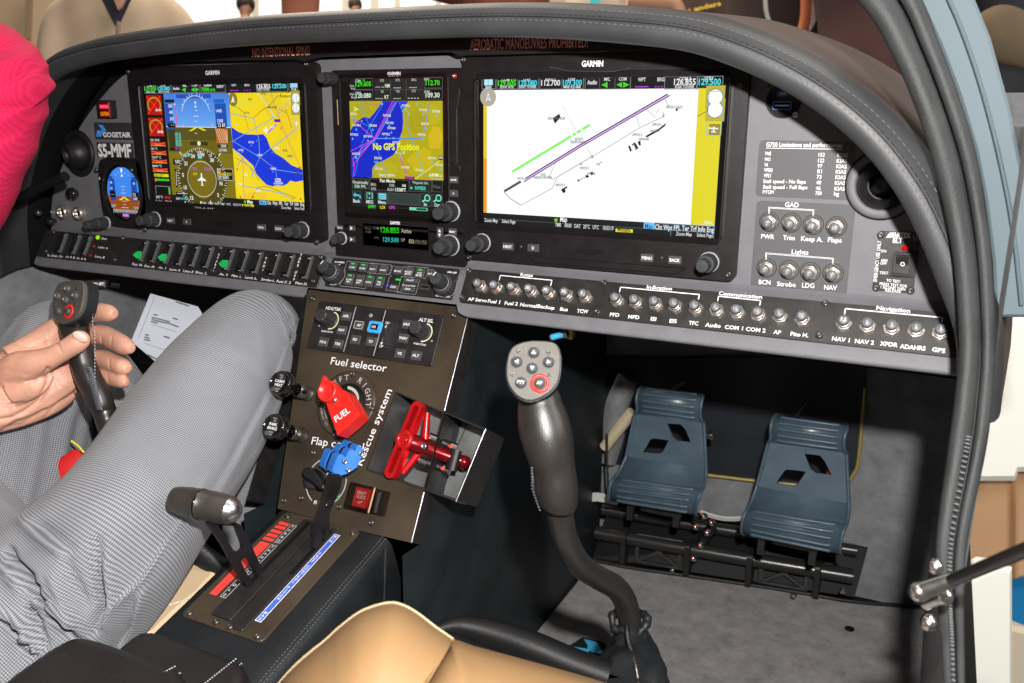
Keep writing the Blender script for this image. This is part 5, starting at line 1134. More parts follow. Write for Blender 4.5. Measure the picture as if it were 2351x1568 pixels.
# right side wall and left side wall
m = MB(); quad(m,[(455,-90,-722),(455,560,-722),(455,560,-40),(455,-90,-40)],'suede'); m.build('side_wall', None,'dark suede lined cabin side wall under the right door frame','wall')
m = MB(); 
quad(m,[(-700,-420,-722),(-690,700,-722),(-690,700,-150),(-690,60,-170),(-700,-60,-215),(-705,-420,-260)],'suede'); m.build('side_wall', None,'blue grey suede cabin side wall left of the pilot stick','wall')
m = MB(); quad(m,[(-700,560,-722),(-200,560,-722),(-200,560,0),(-700,560,0)],'suede'); m.build('footwell_wall', None,'dark suede front wall of the left footwell','wall')
m = MB(); m.tube([tuple(pty(x,y,-60)) for x,y in ((-40,500),(40,462),(90,430),(150,405))],[7,7,6,6],'black',12); m.build('cabin_tube', None,'black tube running along the left side wall by the panel edge','tube')
m=MB(); c=pty(88,489,-30); m.ball(tuple(c),4.2,'dmet',12); m.build('wall_bolt',None,'small round headed bolt in the left side wall','bolt')
m = MB(); m.prism(Fr((0,0,0),(1,0,0),(0,1,0)),[(-690,26),(440,26),(440,500),(-690,500)],-236,-230,'black'); m.build('under_panel_cover', None,'flat black underside cover below the instrument panel','cover')
# bits under the panel
m = MB(); c=pty(1308,762,30); m.box(tuple(c),(9,8,13),'brass'); m.build('hanging_clip',None,'small brass coloured clip hanging under the panel edge','clip')
m = MB(); c=pty(1284,772,0); m.tube([tuple(c-Vector((9,0,2))),tuple(c+Vector((9,0,4)))],4,'steel',10); m.tube([tuple(c-Vector((6,4,1))),tuple(c+Vector((4,-4,3)))],3.2,'tape',8); m.build('cable_end',None,'silver and blue cable end hanging under the panel edge','cable')

# ================================================================== pedestal
pdt = thing('pedestal', F2.W(90,-240), 'black sloping centre pedestal plate with a painted brown reflection, carrying the fuel and flap selectors', 'pedestal')
cTL=F2.L('D',707,672); cTR=F2.L('D',1078,712); cBR=F2.L('D',873,1228); cBL=F2.L('D',636,1172)
xl_,xr_=cTL[0]-1,cTR[0]; yt_=cTR[1]+1; yb_=cBR[1]
box = [F2.L('o',1400,1090),F2.L('o',2340,1480),F2.L('p',2030,930),F2.L('p',1090,600)]
m = MB()
outer = [(xl_+2,yt_+6),(xl_+14,yt_+6),(xl_+16,yt_+1),(xr_-14,yt_+1),(xr_-12,yt_+6),(xr_-2,yt_+6),(xr_,yt_),(xr_,box[1][1]+12),(xr_,yb_),(xr_-60,yb_-1),(cBL[0]+16,yb_),(cBL[0],yb_),(xl_,yt_)]
bi = [box[0],(xr_-.6,box[0][1]+(box[1][1]-box[0][1])*(xr_-.6-box[0][0])/(box[1][0]-box[0][0])),(xr_-.6,box[3][1]+(box[2][1]-box[3][1])*(xr_-.6-box[3][0])/(box[2][0]-box[3][0])),box[3]]
m.holed(F2, outer, [bi], -2, 0, 'ped'); m.build('front_plate', pdt)
m = MB()
W_ = F2.W
def side(m, pts, mt): m.add([tuple(p) for p in pts],[list(range(len(pts)))],mt)
# folded flange to the right and the leather side
side(m,[W_(xr_,yt_,0),W_(xr_,yt_,-26),W_(xr_,yb_,-26),W_(xr_,yb_,0)],'plate')
m.tube([W_(xr_,yt_,0),W_(xr_,bi[1][1]+1,0)],.9,'steel',6); m.tube([W_(xr_,bi[2][1]-2,0),W_(xr_,yb_,0)],.9,'steel',6)
m.build('flange', pdt)
m=MB(); side(m,[W_(xl_,yt_,0),W_(xl_,yt_,-60),W_(xl_,yb_,-60),W_(xl_,yb_,0)],'plate'); m.build('flange', pdt)
m = MB(); sx=-9
fy = [(F2.W(0,yt_,-20).y,F2.W(0,yt_,-20).z),(440,-250),(440,-712),(-146,-712),(-146,-437),(F2.W(0,yb_,-20).y,F2.W(0,yb_,-20).z)]
m.add([(sx-(14 if y>300 else 0),y,z) for y,z in fy],[list(range(len(fy)))],'wall')
m.add([(-205,y,z) for y,z in fy],[list(range(len(fy)))[::-1]],'wall')
m.build('leather_side', pdt)
m = MB()
for q in (('o',533,118),('o',2005,297),('p',538,420),('p',412,893),('p',805,985),('p',230,920),('p',1142,1152)): screw(m,F2,*F2.L(*q),0,3.1,'dmet')
m.build('screws', pdt)
m = MB()
m.tz(F2,'Fuel selector','o',708,800,1290,882,8.0,'print',bold=.006); m.tz(F2,'Flap control','p',508,330,1050,402,8.0,'print',bold=.006)
A=F2.L('p',1040,560); B=F2.L('o',1355,1075); m.text(F2,'Rescue system',A,B,8.0,'print',.12,.006)
m.build('lettering', pdt)
# autopilot control unit
ap = thing('autopilot_unit', F2.W(100,-53), 'black autopilot control unit with two dials, keys and one blue key', 'autopilot controller')
A=F2.L('o',605,160); B=F2.L('o',1770,825); C=F2.L('o',1905,310)
a0,b0=F2.L('o',605,158)[0],F2.L('o',1250,222)[1]; a1,b1=F2.L('o',1845,560)[0],F2.L('o',1130,735)[1]
m = MB(); m.prism(F2, rrect(a0,b0,a1,b1,3), 0, 2.6, 'plate', .6)
for q in (((988,225),(872,672)),((1298,262),(1178,715))):
    p=F2.L('o',*q[0]); r=F2.L('o',*q[1]); m.line(F2,(p[0],b0-2),(p[0],b1+2),.9,2.75,'printd')
m.build('face_plate', ap)
FQ = F2.shift(2.6)
for x,y,s_ in ((872,300,'APR'),(830,445,'NAV'),(635,570,'HDG'),(790,590,'TRK'),(970,545,'FD'),(1132,565,'YD'),(1512,385,'IAS'),(1472,530,'VNAV'),(1435,690,'VS'),(1605,712,'ALT'),(1010,395,'AP')): key(ap,'o',x,y,12,10,[s_],led=False,cap=2.9,fr=FQ)
m = MB(); a,b=FQ.L('o',1180,418); m.prism(FQ,rrect(a-8.5,b-6.5,a+8.5,b+6.5,2.5),0,2.4,mat('blue_key',(.05,.36,.78),.4),.8); m.prism(FQ,rrect(a-4.5,b-3.2,a+4.5,b+3.2,.4),2.3,2.7,'black'); m.tc(FQ,'LVL',a,b,2.4,'print',2.9,.03); m.build('blue_key', ap)
m = MB()
a,b=FQ.L('o',1010,395)
for w_,h_ in ((5.2,3.9),): 
    P=rrect(a-w_,b-h_,a+w_,b+h_,.3)
    for p,q in zip(P,P[1:]+P[:1]): m.line(FQ,p,q,.7,1.5,'printd')
for s_,x0_,y0_,x1_,y1_,c in (('HDG/TRK',660,228,818,248,3.6),('ALT SEL',1632,350,1782,370,3.6),('PUSH SYNC',615,463,735,478,1.9),('PUSH SYNC',1578,592,1708,612,1.9),('DN',1285,380,1325,386,2.6),('UP',1218,623,1258,630,2.6)): m.tz(FQ,s_,'o',x0_,y0_,x1_,y1_,c,'print',bold=.02)
p=FQ.L('o',1295,400); q=FQ.L('o',1248,595); m.line(FQ,(p[0],p[1]),(p[0],q[1]),.5,.12,'printd'); m.poly(FQ,[(p[0]-1.6,p[1]-2),(p[0]+1.6,p[1]-2),(p[0],p[1]+1)],.14,'print'); m.poly(FQ,[(p[0]-1.6,q[1]+2),(p[0]+1.6,q[1]+2),(p[0],q[1]-1)],.14,'print')
for q in ((592,400),(1768,558),(1358,375),(1296,620)): a,b=FQ.L('o',*q); m.lathe(FQ,a,b,[(1.1,0),(1,.4),(.01,.5)],'pale',10)
a,b=FQ.L('o',1130,292); m.lathe(FQ,a,b,[(2.3,0),(1.8,.5),(.01,.6)],mat('sensor_dot',(.3,.24,.24),.3),16)
m.build('lettering', ap)
for x,y in ((705,345),(1675,470)):
    m = MB(); a,b=FQ.L('o',x+ (10 if x<900 else 10),y); P=[(a+9.6*math.cos(R_(t)),b+9.6*math.sin(R_(t))) for t in range(-95,96,12)]
    for p,q in zip(P,P[1:]): m.line(FQ,p,q,1.3,.15,mat('cream_print',(.70,.68,.45),.5))
    n=12; 
    for l_,(h0_,h1_,r) in enumerate(((0,2,8.6),(2,20,7.4))):
        P=[(a+r*(1 if i%2 else .88)*math.cos(2*math.pi*i/20), b+r*(1 if i%2 else .88)*math.sin(2*math.pi*i/20)) for i in range(20)] if l_ else circ(a,b,r,24)
        m.prism(FQ,P,h0_,h1_,'knob',.8)
    m.build('knob', ap)
m = MB(); a,b=FQ.L('o',1345,500); fr2=Fr(FQ.W(a,b,-6),FQ.v,FQ.n)   # thumb wheel, axis across
n=40; R_w=16; vs=[]
for xx in (-4.5,4.5):
    for i in range(n):
        r=R_w*(1 if i%2 else .95); t=2*math.pi*i/n; vs.append(tuple(fr2.W(r*math.cos(t),r*math.sin(t)*.85,xx)))
m.add(vs,[[i,(i+1)%n,n+(i+1)%n,n+i] for i in range(n)]+[list(range(n))[::-1],list(range(n,2*n))],'knob'); m.build('thumb_wheel', ap)
# fuel selector
fs = thing('fuel_selector', F2.W(*F2.L('o',880,1240)), 'round fuel selector dial with a bright red lever marked FUEL', 'fuel selector')
a,b=F2.L('o',878,1215)
m = MB(); m.lathe(F2,a,b,[(34.5,0),(34.5,1.2),(33.6,1.8),(22.5,1.8),(21.5,1.2),(21.3,.4)],'ped',56); m.lathe(F2,a,b,[(34.9,.1),(35.2,.8),(34.6,1.3)],'dmet',56); m.lathe(F2,a,b,[(21.2,.5),(20,2.6),(19,3),(.01,3)],'black',40); m.build('dial_plate', fs)
m = MB(); m.poly(F2,[(a+16*math.cos(R_(t)),b+4+14*math.sin(R_(t))) for t in range(-70,100,12)],3.2,mat('gauge_face',(.5,.47,.42),.4))
m.lathe(F2,a,b,[(15,3),(14,14),(10,18),(.01,18)],'blk',30); m.build('hub', fs)
m = MB()
for z,x,y in (('o',945,905),('o',597,1210),('o',1143,1262),('o',765,1545)): screw(m,F2,*F2.L(z,x,y,1.8),1.8,3.0,'dmet')
m.build('screws', fs)
m = MB()
def arc_letters(s_, a,b, r, t0, dt, cap, mt, h=2.0, flip=False):
    for i,c in enumerate(s_):
        if c==' ': continue
        t=R_(t0+dt*i); ca,cb=a+r*math.cos(t),b+r*math.sin(t); u=Vector((math.sin(t),-math.cos(t)))*(1 if not flip else -1); vs,_=text_geo(c,.01); w=(max(v[0] for v in vs)-min(v[0] for v in vs))*cap/.7
        n=Vector((-u.y,u.x)); A=Vector((ca,cb))-u*w/2-n*cap/2; m.text(F2,c,tuple(A),tuple(A+u*w),cap,mt,h,.01)
arc_letters('LEFT',a,b,28,150,-15,6,'printd'); arc_letters('RIGHT',a,b,28,68,-15.5,6,'printd'); arc_letters('OFF',a,b,28,-28,-14,5,'print'); arc_letters('LIFT',a,b,28,-84,-7,2.6,'printd')
arc_letters('REMOVE TO',a,b,29.5,196,5.2,2.2,'printd',flip=True); arc_letters('ENGAGE',a,b,25.5,199,5.6,2.2,'printd',flip=True)
P=[(a+31.8*math.cos(R_(t)),b+31.8*math.sin(R_(t))) for t in range(-22,-71,-6)]
for p,q in zip(P,P[1:]): m.line(F2,p,q,.8,2.1,'print')
m.build('lettering', fs)
# black OFF sector
m = MB(); P=[(a+33.4*math.cos(R_(t)),b+33.4*math.sin(R_(t))) for t in range(-15,-100,-6)]+[(a+22.6*math.cos(R_(t)),b+22.6*math.sin(R_(t))) for t in range(-99,-14,6)]; m.poly(F2,P,1.9,'black'); m.build('black_sector', fs)
m = MB(); H1=36
L = lambda x,y,h=H1: F2.L('o',x,y,h)
m.prism(F2,[L(650,1190),L(675,1110),L(760,1040),L(845,1070),L(905,1145),L(1010,1330),L(895,1440),L(775,1540),L(705,1350)],H1-19,H1,'red',1.2); 
k_=m.build('lever', fs)
m = MB(); c=F2.L('o',658,1075,44); m.lathe(F2,*c,[(10,H1-8),(11.2,H1+1),(11.2,H1+5),(10,H1+7),(8.6,H1+7),(7.8,H1+4.5),(3,H1+3.6),(.01,H1+3.5)],'red',36); p=F2.L('o',632,965,42); m.prism(F2,[(p[0]-3.6,p[1]-6),(p[0]+4.5,p[1]-7),(p[0]+1.5,p[1]+3),(p[0]-2,p[1]+5)],H1,H1+5,'red',.6); m.build('ring_knob', k_)
m = MB(); screw(m,F2,*L(745,1172,H1+1),H1,3.6,'steel'); m.build('bolt', fs)
m = MB(); m.text(F2,'FUEL',F2.L('o',768,1412,H1),F2.L('o',918,1300,H1),6.5,'print',H1+.15,.02); m.build('lettering', k_)
# push-pull knobs
for z,x,y,l1,l2,lab in (('o',480,1115,'CABIN','HEAT','black push-pull knob marked CABIN HEAT, upper of the two'),('p',420,240,'PARK','BRAKE','black push-pull knob marked PARK BRAKE, lower of the two')):
    a,b=F2.L(z,x,y); t=thing('push_pull_knob',F2.W(a,b),lab,'push-pull knob','push-pull knobs on the pedestal')
    m=MB(); m.lathe(F2,a,b,[(8,0),(8,2.5),(6.5,3),(6.5,10),(6,11)],'dmet',24); m.lathe(F2,a,b,[(6.6,10),(7.4,11),(7.4,20),(6.6,21)],'chrome',24); m.build('collar',t)
    m=MB(); m.lathe(F2,a,b,[(5.4,20),(5.4,34),(10.5,37),(13.4,41),(13.8,46),(12.6,50),(11.4,51),(11.2,50),(.01,50)],mat('gloss_black',(.006,.006,.006),.12),36); m.build('knob',t)
    m=MB(); m.tc(F2,l1,a,b+1.8,2.9,'print',50.2,.02); m.tc(F2,l2,a,b-2.3,2.9,'print',50.2,.02); m.tc(F2,'PULL',a+.5,b+8,1.6,'printd',50.2); m.tc(F2,'ON',a+.5,b+5.4,1.6,'printd',50.2); m.tc(F2,'PUSH',a-.3,b-6.3,1.6,'printd',50.2); m.tc(F2,'OFF',a-.3,b-8.9,1.6,'printd',50.2); m.build('lettering',t)
# flap selector
fp = thing('flap_selector', F2.W(*F2.L('p',665,720)), 'black flap selector knob inside a white scale ring', 'flap selector')
a,b=F2.L('p',665,722)
m = MB()
P=[(a+24*math.cos(R_(t)),b+24*math.sin(R_(t))) for t in range(100,371,6)]
P1=[(a+24*math.cos(R_(t)),b+24*math.sin(R_(t))) for t in range(112,249,6)]; P2=[(a+24*math.cos(R_(t)),b+24*math.sin(R_(t))) for t in range(-72,20,6)]
for PP in (P1,P2):
    for p,q in zip(PP,PP[1:]): m.line(F2,p,q,1.3,.12,'printd')
m.tc(F2,'FI',*F2.L('p',552,940),3.6,'print',.15,.03); m.tc(F2,'ULL',*F2.L('p',780,862),3.4,em('20e040',.9),.15,.02)
c=F2.L('p',683,645); m.lathe(F2,*c,[(1.5,0),(1.4,.5),(.01,.6)],em('c8d8ff',1),12)
m.build('scale_ring', fp)
m = MB(); c=F2.L('p',560,705); m.lathe(F2,*c,[(10,0),(10,8),(9.4,9),(.01,9)],'knob',32)
m.prism(F2,[F2.L('p',x,y,20) for x,y in ((400,620),(430,575),(490,568),(560,640),(640,760),(630,800),(590,800),(520,740),(430,680))],6,20,'blk',1.6); m.build('knob', fp)
# glide button under a clear guard
gd = thing('guarded_button', F2.W(*F2.L('p',1080,900)), 'square red button under a clear hinged guard, lower right of the pedestal', 'push button')
A=F2.L('p',1000,800); B=F2.L('p',1120,1000)
a,b=F2.L('p',1075,900); 
m=MB(); m.prism(F2,rrect(a-9,b-9.5,a+8,b+9.5,.8),0,8,'red',.6); m.build('button',gd)
m=MB(); 
for s_,dy in (('SMART',4.6),('GLIDE',.6)): m.tc(F2,s_,a-.5,b+dy,3.2,'print',8.15,.02,w=11)
m.line(F2,(a-3,b-5.5),(a+3,b-3),.8,8.15,'print'); m.line(F2,(a+3,b-3),(a-1,b-6.5),.8,8.15,'print'); m.build('lettering',gd)
clear=mat('clear_plastic',(.97,.96,.95),.05,trans=1.0); clear.node_tree.nodes['Principled BSDF'].inputs['IOR'].default_value=1.08
m=MB(); m.holed(F2,rrect(a-15,b-12.5,a+12,b+12.5,1),[rrect(a-13.6,b-11,a+10.6,b+11,.5)],.1,11,clear); m.prism(F2,rrect(a-14.9,b-12.4,a+11.9,b+12.4,1),11,12,clear,.3); m.build('clear_guard',gd)
m=MB(); m.holed(F2,rrect(a+12.5,b-12.5,a+27,b+11.5,1),[rrect(a+14,b-11,a+19,b+10,.4)],.1,4,clear); m.rect(F2,a+14,b-10.5,a+19,b+9.5,1,'knob'); m.tube([F2.W(a+12.6,b-12.5,8),F2.W(a+12.6,b+12.5,8)],.9,'pale',8); m.build('hinge',gd)

# rescue handle box
rb = thing('rescue_box', F2.W(*F2.L('p',1600,900),-40), 'open black metal box set in the pedestal, holding the red rescue handle', 'box')
m = MB(); D_=-46; bx_=box
inn = inset(bx_,1.2)
def ring_wall(P,h0,h1,mt,flip=False):
    k=len(P); m.add(flat(P,h0)+flat(P,h1),[[i,(i+1)%k,k+(i+1)%k,k+i][::-1 if flip else 1] for i in range(k)],mt,F2)
ring_wall(bx_,D_,1.5,'plate'); ring_wall(inn,D_+1,1.5,mat('box_lining',(.05,.05,.05),.35,var=.2,vs=30),True)
k=4; m.add(flat(bx_,1.5)+flat(inn,1.5),[[i,(i+1)%k,k+(i+1)%k,k+i] for i in range(k)],'plate',F2)
m.tube([F2.W(*bx_[1],1.5),F2.W(*bx_[2],1.5)],.9,'steel',6); m.tube([F2.W(*bx_[2],1.5),F2.W(*bx_[2],-20)],.7,'steel',6)
m.poly(F2,inn,D_+1,mat('box_floor',(.16,.165,.165),.4,metal=.3,var=.35,vs=25)); m.poly(F2,bx_,D_,'plate')
m.line(F2,((inn[0][0]+inn[1][0])/2+10,(inn[0][1]+inn[1][1])/2),((inn[3][0]+inn[2][0])/2+8,(inn[3][1]+inn[2][1])/2),.9,D_+1.4,'black')
m.build('box_walls', rb)
rh = thing('rescue_pull', F2.W(*F2.L('p',1450,300,6)), 'bright red slotted T-handle with red rod lying in the black box', 'rescue handle')
L = lambda z,x,y,h: F2.L(z,x,y,h)
A=Vector(L('e',955,1058,10)); B=Vector(L('e',778,1492,10)); d=(B-A).normalized(); n=Vector((-d.y,d.x))
def stad(A,B,r,k=8):
    out=[]; t0=math.atan2(n.y,n.x)
    for c,s0 in ((B,-1),(A,1)):
        for i in range(k+1):
            t=t0+math.pi*(i/k)*-1 + (0 if s0==-1 else math.pi); out.append((c.x+r*math.cos(t),c.y+r*math.sin(t)))
    return out
mid=(A+B)/2
m=MB(); m.holed(F2, stad(A,B,6.2), [stad(A+d*1.5,mid-d*9,2.9), stad(mid+d*9,B-d*1.5,2.9)], 2, 12, 'redmet'); m.build('handle_bar', rh)
m=MB()
for P_,Q_ in ((A+d*2,mid-d*6),(B-d*2,mid+d*6)):
    a1=F2.W(P_.x+6,P_.y,-2); b1=F2.W(Q_.x+13,Q_.y,-6); m.tube([a1,b1],[3,4.2],'redmet',10)
m.build('brace', rh)
m=MB(); c=F2.W(mid.x,mid.y,12); m.lathe(F2,mid.x,mid.y,[(10,3),(10,10),(8.5,12.5),(5,12.5),(4.5,11),(.01,11)],'redmet',28)
E1=F2.W(*L('e',1270,1425,-22),-22); S1=F2.W(mid.x,mid.y,5); m.tube([S1,S1.lerp(E1,.25),S1.lerp(E1,.3),S1.lerp(E1,.8),E1],[9,9,7.5,6.5,6],mat('dark_red_metal',(.22,.006,.01),.25,metal=.6),20); m.ball(tuple(E1),7,MATS['dark_red_metal'],18); m.build('rod', rh)
m=MB()
for z,x,y in (('e',890,1280),('e',938,1296),('e',998,1318)): q=L(z,x,y,6); m.lathe(F2,*q,[(3.2,2),(3,6.6),(1.8,7),(1.6,6),(.01,6)],'steel',16)
m.build('bolts', rh)
for (x0_,y0_),(x1_,y1_) in (((985,1235),(1225,1335)),((915,1395),(1175,1482))):
    m=MB(); p=F2.W(*L('e',x0_,y0_,-10),-10); q=F2.W(*L('e',x1_,y1_,-18),-18); m.tube([p,p.lerp(q,.35),p.lerp(q,.36),p.lerp(q,.5),p.lerp(q,.51),p.lerp(q,.86)],[3.4,3.6,4.6,4.6,4.1,4.1],'blk',14); m.tube([p.lerp(q,.22),p.lerp(q,.44)],4.8,'steel',14); m.tube([p.lerp(q,.84),q],5,'steel',16); m.ball(tuple(p.lerp(q,.86)+F2.n*3.4),3.2,mat('red_mark',(.85,.06,.02),.5),10,(1,1,.5)); m.build('locking_pin', rh)
m=MB(); p=F2.W(*L('e',1215,1345,-14),-14); q=F2.W(*L('e',1180,1480,-14),-14); m.tube([p,q],[(5,7),(5,7)],'blk',8,up=F2.n); m.build('bracket', rh)

# ================================================================== throttle console
qd = thing('throttle_console', F3.W(46,-148), 'low black console plate with red and blue lettered strips around the lever slots', 'throttle console')
m = MB(); m.prism(F3, rrect(-1,1,93,-149,6), -1, 1.2, 'ped', .4)
m.build('slot_plate', qd)
FR = F3.shift(1.2)
def qa(x,y,h=0): return FR.L('q',x,y,h)
tx=(qa(1080,1110)[0]+qa(1600,590)[0])/2; pxx=(qa(1460,1050)[0]+qa(1880,630)[0])/2
m = MB(); y0=-4; y1=-104
lx=(qa(1510,530)[0]+qa(760,1275)[0])/2; bxx=(qa(1960,625)[0]+qa(1120,1530)[0])/2
lx=22.4; bxx=73.6; ra0=3.6; ra1=16.4
m.prism(FR, rrect(26.9,y0,50,-139,2), 0, 2, 'plate', .5); m.prism(FR, rrect(50.8,y0-2,69,-145,2), 0, 1.6, 'plate', .5)
m.rect(FR,tx-2.6,y0-3,tx+2.6,qa(1000,1160)[1]-2,2.2,'black'); m.rect(FR,pxx-2.6,y0-8,pxx+2.6,qa(1460,1050)[1],1.9,'black')
m.build('slot_guide', qd)
m = MB()
for q in ((1440,440),(2120,618),(1868,560),(415,1450),(693,1540)): screw(m,FR,*qa(*q),0,3.0,'dmet')
screw(m,FR,*FR.L('g',1545,1195),0,3.0,'dmet'); screw(m,FR,*FR.L('g',1730,1258),0,3.0,'dmet')
m.build('screws', qd)
m = MB()
rx0=qa(655,1240)[0]-3; 
def vband(pa,pb,x0,x1,mt,h=.25):  # from px pa to px pb along the plate
    m.rect(FR,x0,qa(*pa)[1],x1,qa(*pb)[1],h,mt)
m.poly(FR,[(5.9,-119),(14.2,-119),(16.2,-45),(4.4,-45)],.2,'redlab')
bs_=[(1405,513),(1362,550),(1320,592),(1280,632),(1238,672)]
for x,y in bs_: a,b=qa(x,y); m.rect(FR,ra0,b-2.1,ra1,b+2.1,.2,'redlab')
m.build('red_strip', qd)
def lab_box(word,p0,p1,w,col,bcol,nm,cap=3.0,letters='print'):
    m=MB(); a0,b0=qa(*p0); a1,b1=qa(*p1); ac=bxx if nm=='blue_label' else lx
    m.rect(FR,ac-w/2,b0,ac+w/2,b1,.2,bcol); m.rect(FR,ac-w/2+.8,b0-.8,ac+w/2-.8,b1+.8,.3,col)
    k=len(word)
    for i,c in enumerate(word):
        if c!=' ': m.tc(FR,c,ac,b0-3.2+(b1-b0+6.4)*(i/(k-1)),cap,letters,.45,.015)
    m.build(nm,qd)
lx=(qa(1510,530)[0]+qa(760,1275)[0])/2
lab_box('TURBO',(1510,525),(1330,712),7,'plate','printd','turbo_label'); lab_box('THROTTLE',(1300,733),(1010,1040),7,'plate','printd','throttle_label',2.6); lab_box('IDLE',(955,1075),(765,1283),7,'plate','printd','idle_label')
lab_box('MIN    PROP CONTROL PITCH    MAX',(1960,625),(1120,1530),7.2,'bluelab','print','blue_label',2.9)
# leather console body
con = thing('centre_console', (-95,-300,-700), 'black stitched leather centre console under the throttle plate', 'centre console')
CA=(-14,0); 
m=MB(); n3=F3
prof_=[(-16,-30),(-14,-6),(-10,-1.5),(-4,-.6),(104,-.6),(116,-1.2),(122,-4),(125.5,-10),(127,-40),(127,-420)]
b0_,b1_=3,-330
vs=[tuple(F3.W(a,b0_,h)) for a,h in prof_]+[tuple(F3.W(a,b1_,h)) for a,h in prof_]; k=len(prof_)
m.add(vs,[[i,i+1,k+i+1,k+i][::-1] for i in range(k-1)],'leather',None,True); m.build('leather_cover', con)
m=MB()
for off in (117.2,120.4):
    b=2
    while b>-200: m.tube([F3.W(off,b,-1.2 if off<118 else -2.6),F3.W(off,b-1.7,-.9 if off<118 else -2.3)],.38,'stitch',5,False); b-=3.4
m.build('stitching', con, kind='stuff')
m=MB(); m.tube([(-32,-140,-437),(-31.5,-150,-520),(-31,-160,-700)],1.6,'seal',8); m.build('piping', con)
# levers
XT=F3.W(tx,0).x; XP=F3.W(pxx,0).x
def lever_frame(X): return Fr((X,0,0),(0,1,0),(0,0,1))
FT=lever_frame(XT); T_=lambda x,y: FT.L('q',x,y)
th = thing('throttle_lever', F3.W(tx,-96), 'black slotted throttle lever with a dark barrel handle and polished dome end', 'throttle lever')
m=MB()
outer=[(1085,1120),(1010,1175),(960,1110),(860,940),(740,720),(590,500),(760,430),(935,520),(1040,720),(1110,880),(1185,1030)]
m.holed(FT,[T_(*q) for q in outer],[[T_(*q) for q in ((695,520),(882,530),(952,715),(955,765),(918,806),(872,800),(838,755))],[T_(*q) for q in ((928,872),(952,815),(1002,846),(1108,1040),(1115,1082),(1060,1112),(985,1015))]],-2,2,'blk'); m.build('arm', th)
m=MB(); c1=ptx(880,382,XT+22,'q'); u=Vector((1,0,0)); 
ce=ptx(905,385,XT+20,'q'); cs=ptx(235,245,XT-40,'q')
ax=(ce-cs); Ln=ax.length; ax.normalize()
dist=(ce-CAM_LOC).dot(CM@Vector((0,0,-1))); r=132*.38282*K*dist/FOC; r=max(9,min(18,r*1.13))
def seg(f0,f1,r0,r1,mt,mm): pass
pf=[(0,.66),(.015,.82),(.05,.9),(.2,1.02),(.40,1.08),(.405,1.12),(.47,1.12),(.475,1.09),(.62,1.10),(.8,1.06),(.9,1.01)]
m.tube([cs+ax*(Ln*f) for f,_ in pf],[r*q for _,q in pf],'gun',40); m.build('handle', th)
m=MB(); pf=[(.90,1.015),(.905,1.0),(.93,.93),(.97,.83),(1.01,.66),(1.045,.42),(1.06,.18),(1.065,.02)]; m.tube([cs+ax*(Ln*f) for f,_ in pf],[r*q for _,q in pf],'steel',40); m.build('dome_end', th)
m=MB(); pf=[(-.015,.5),(.0,.70),(.045,.82)]; m.tube([cs+ax*(Ln*f) for f,_ in pf],[r*q for _,q in pf],'chrome',32); pf=[(.425,1.12),(.432,1.14),(.455,1.14),(.46,1.12)]; m.tube([cs+ax*(Ln*f) for f,_ in pf],[r*q for _,q in pf],mat('gloss_black',(.006,.006,.006),.12),40); m.build('end_band', th)
FP=lever_frame(XP); 
pr = thing('propeller_lever', F3.W(pxx,-52), 'tall black lever topped by a scalloped bright blue grip', 'propeller lever')
P_=lambda z,x,y: FP.L(z,x,y)
m=MB(); outer=[P_('p',x,y) for x,y in ((570,1420),(515,1410),(548,1140),(640,900),(700,640),(830,640),(790,800),(700,1000),(680,1080),(690,1290),(640,1400))]
m.holed(FP,outer,[[P_('p',*q) for q in ((600,1350),(590,1260),(610,1210),(640,1225),(645,1280),(630,1370))],[P_('p',*q) for q in ((640,1000),(650,920),(690,860),(725,855),(720,900),(690,980))]],-2.2,2.2,'blk'); m.build('arm', pr)
top=FP.W(*P_('p',790,600)); dk=(top-CAM_LOC).dot(CM@Vector((0,0,-1)))
def pp(x,y,dd=0): return pt(*px('p',x,y), dk+dd)
face=[(795,672),(725,622),(765,500),(790,450),(830,438),(865,470),(880,440),(905,400),(940,385),(975,400),(985,360),(1010,345),(1045,370),(1062,410),(1050,450),(1000,560),(985,580),(900,640)]
face=smooth(face+[face[0]],2)[:-1]
sh=Vector((pp(655,400,26)-pp(800,470,0)))
def slab(f0,f1,mt,nm,ins=0):
    m=MB(); n=len(face); c=sum((pp(*q) for q in face),Vector())/n
    F=[pp(*q) for q in face]; F=[c+(p-c)*(1-ins) for p in F]; nrm=sh.normalized(); bev=1.1
    L0=[c+(p-c)*(1-.06)+sh*f0 for p in F]; L1=[p+sh*f0+nrm*bev for p in F]; L2=[p+sh*f1-nrm*bev for p in F]; L3=[c+(p-c)*.94+sh*f1 for p in F]
    vs=L0+L1+L2+L3; m.add([tuple(v) for v in vs],[[l*n+i,l*n+(i+1)%n,(l+1)*n+(i+1)%n,(l+1)*n+i] for l in range(3) for i in range(n)]+[list(range(n))[::-1],list(range(3*n,4*n))],mt,None,False); m.build(nm,pr)
slab(0,.40,'blue','blue_grip'); slab(.40,.55,'blk','arm_band',.03); slab(.55,.98,'blue','blue_grip')
m=MB()
for x,y in ((858,512),(1030,428),(893,598)):
    c=pp(x,y)-sh.normalized()*.4; f_=Fr(c,CM@Vector((1,0,0)),CM@Vector((0,1,0))); 
    f_=Fr(c, sh.cross(Vector((0,0,1))), sh.cross(Vector((0,0,1))).cross(sh)*-1); 
    if f_.n.dot(sh)>0: f_=Fr(c, -f_.u, f_.v)
    m.lathe(f_,0,0,[(2.6,-1),(2.6,.8),(1.8,1.2),(1.5,.6),(.01,.6)],'steel',14)
m.build('screws', pr)
ZO['u'] = (0,2350,.46788)
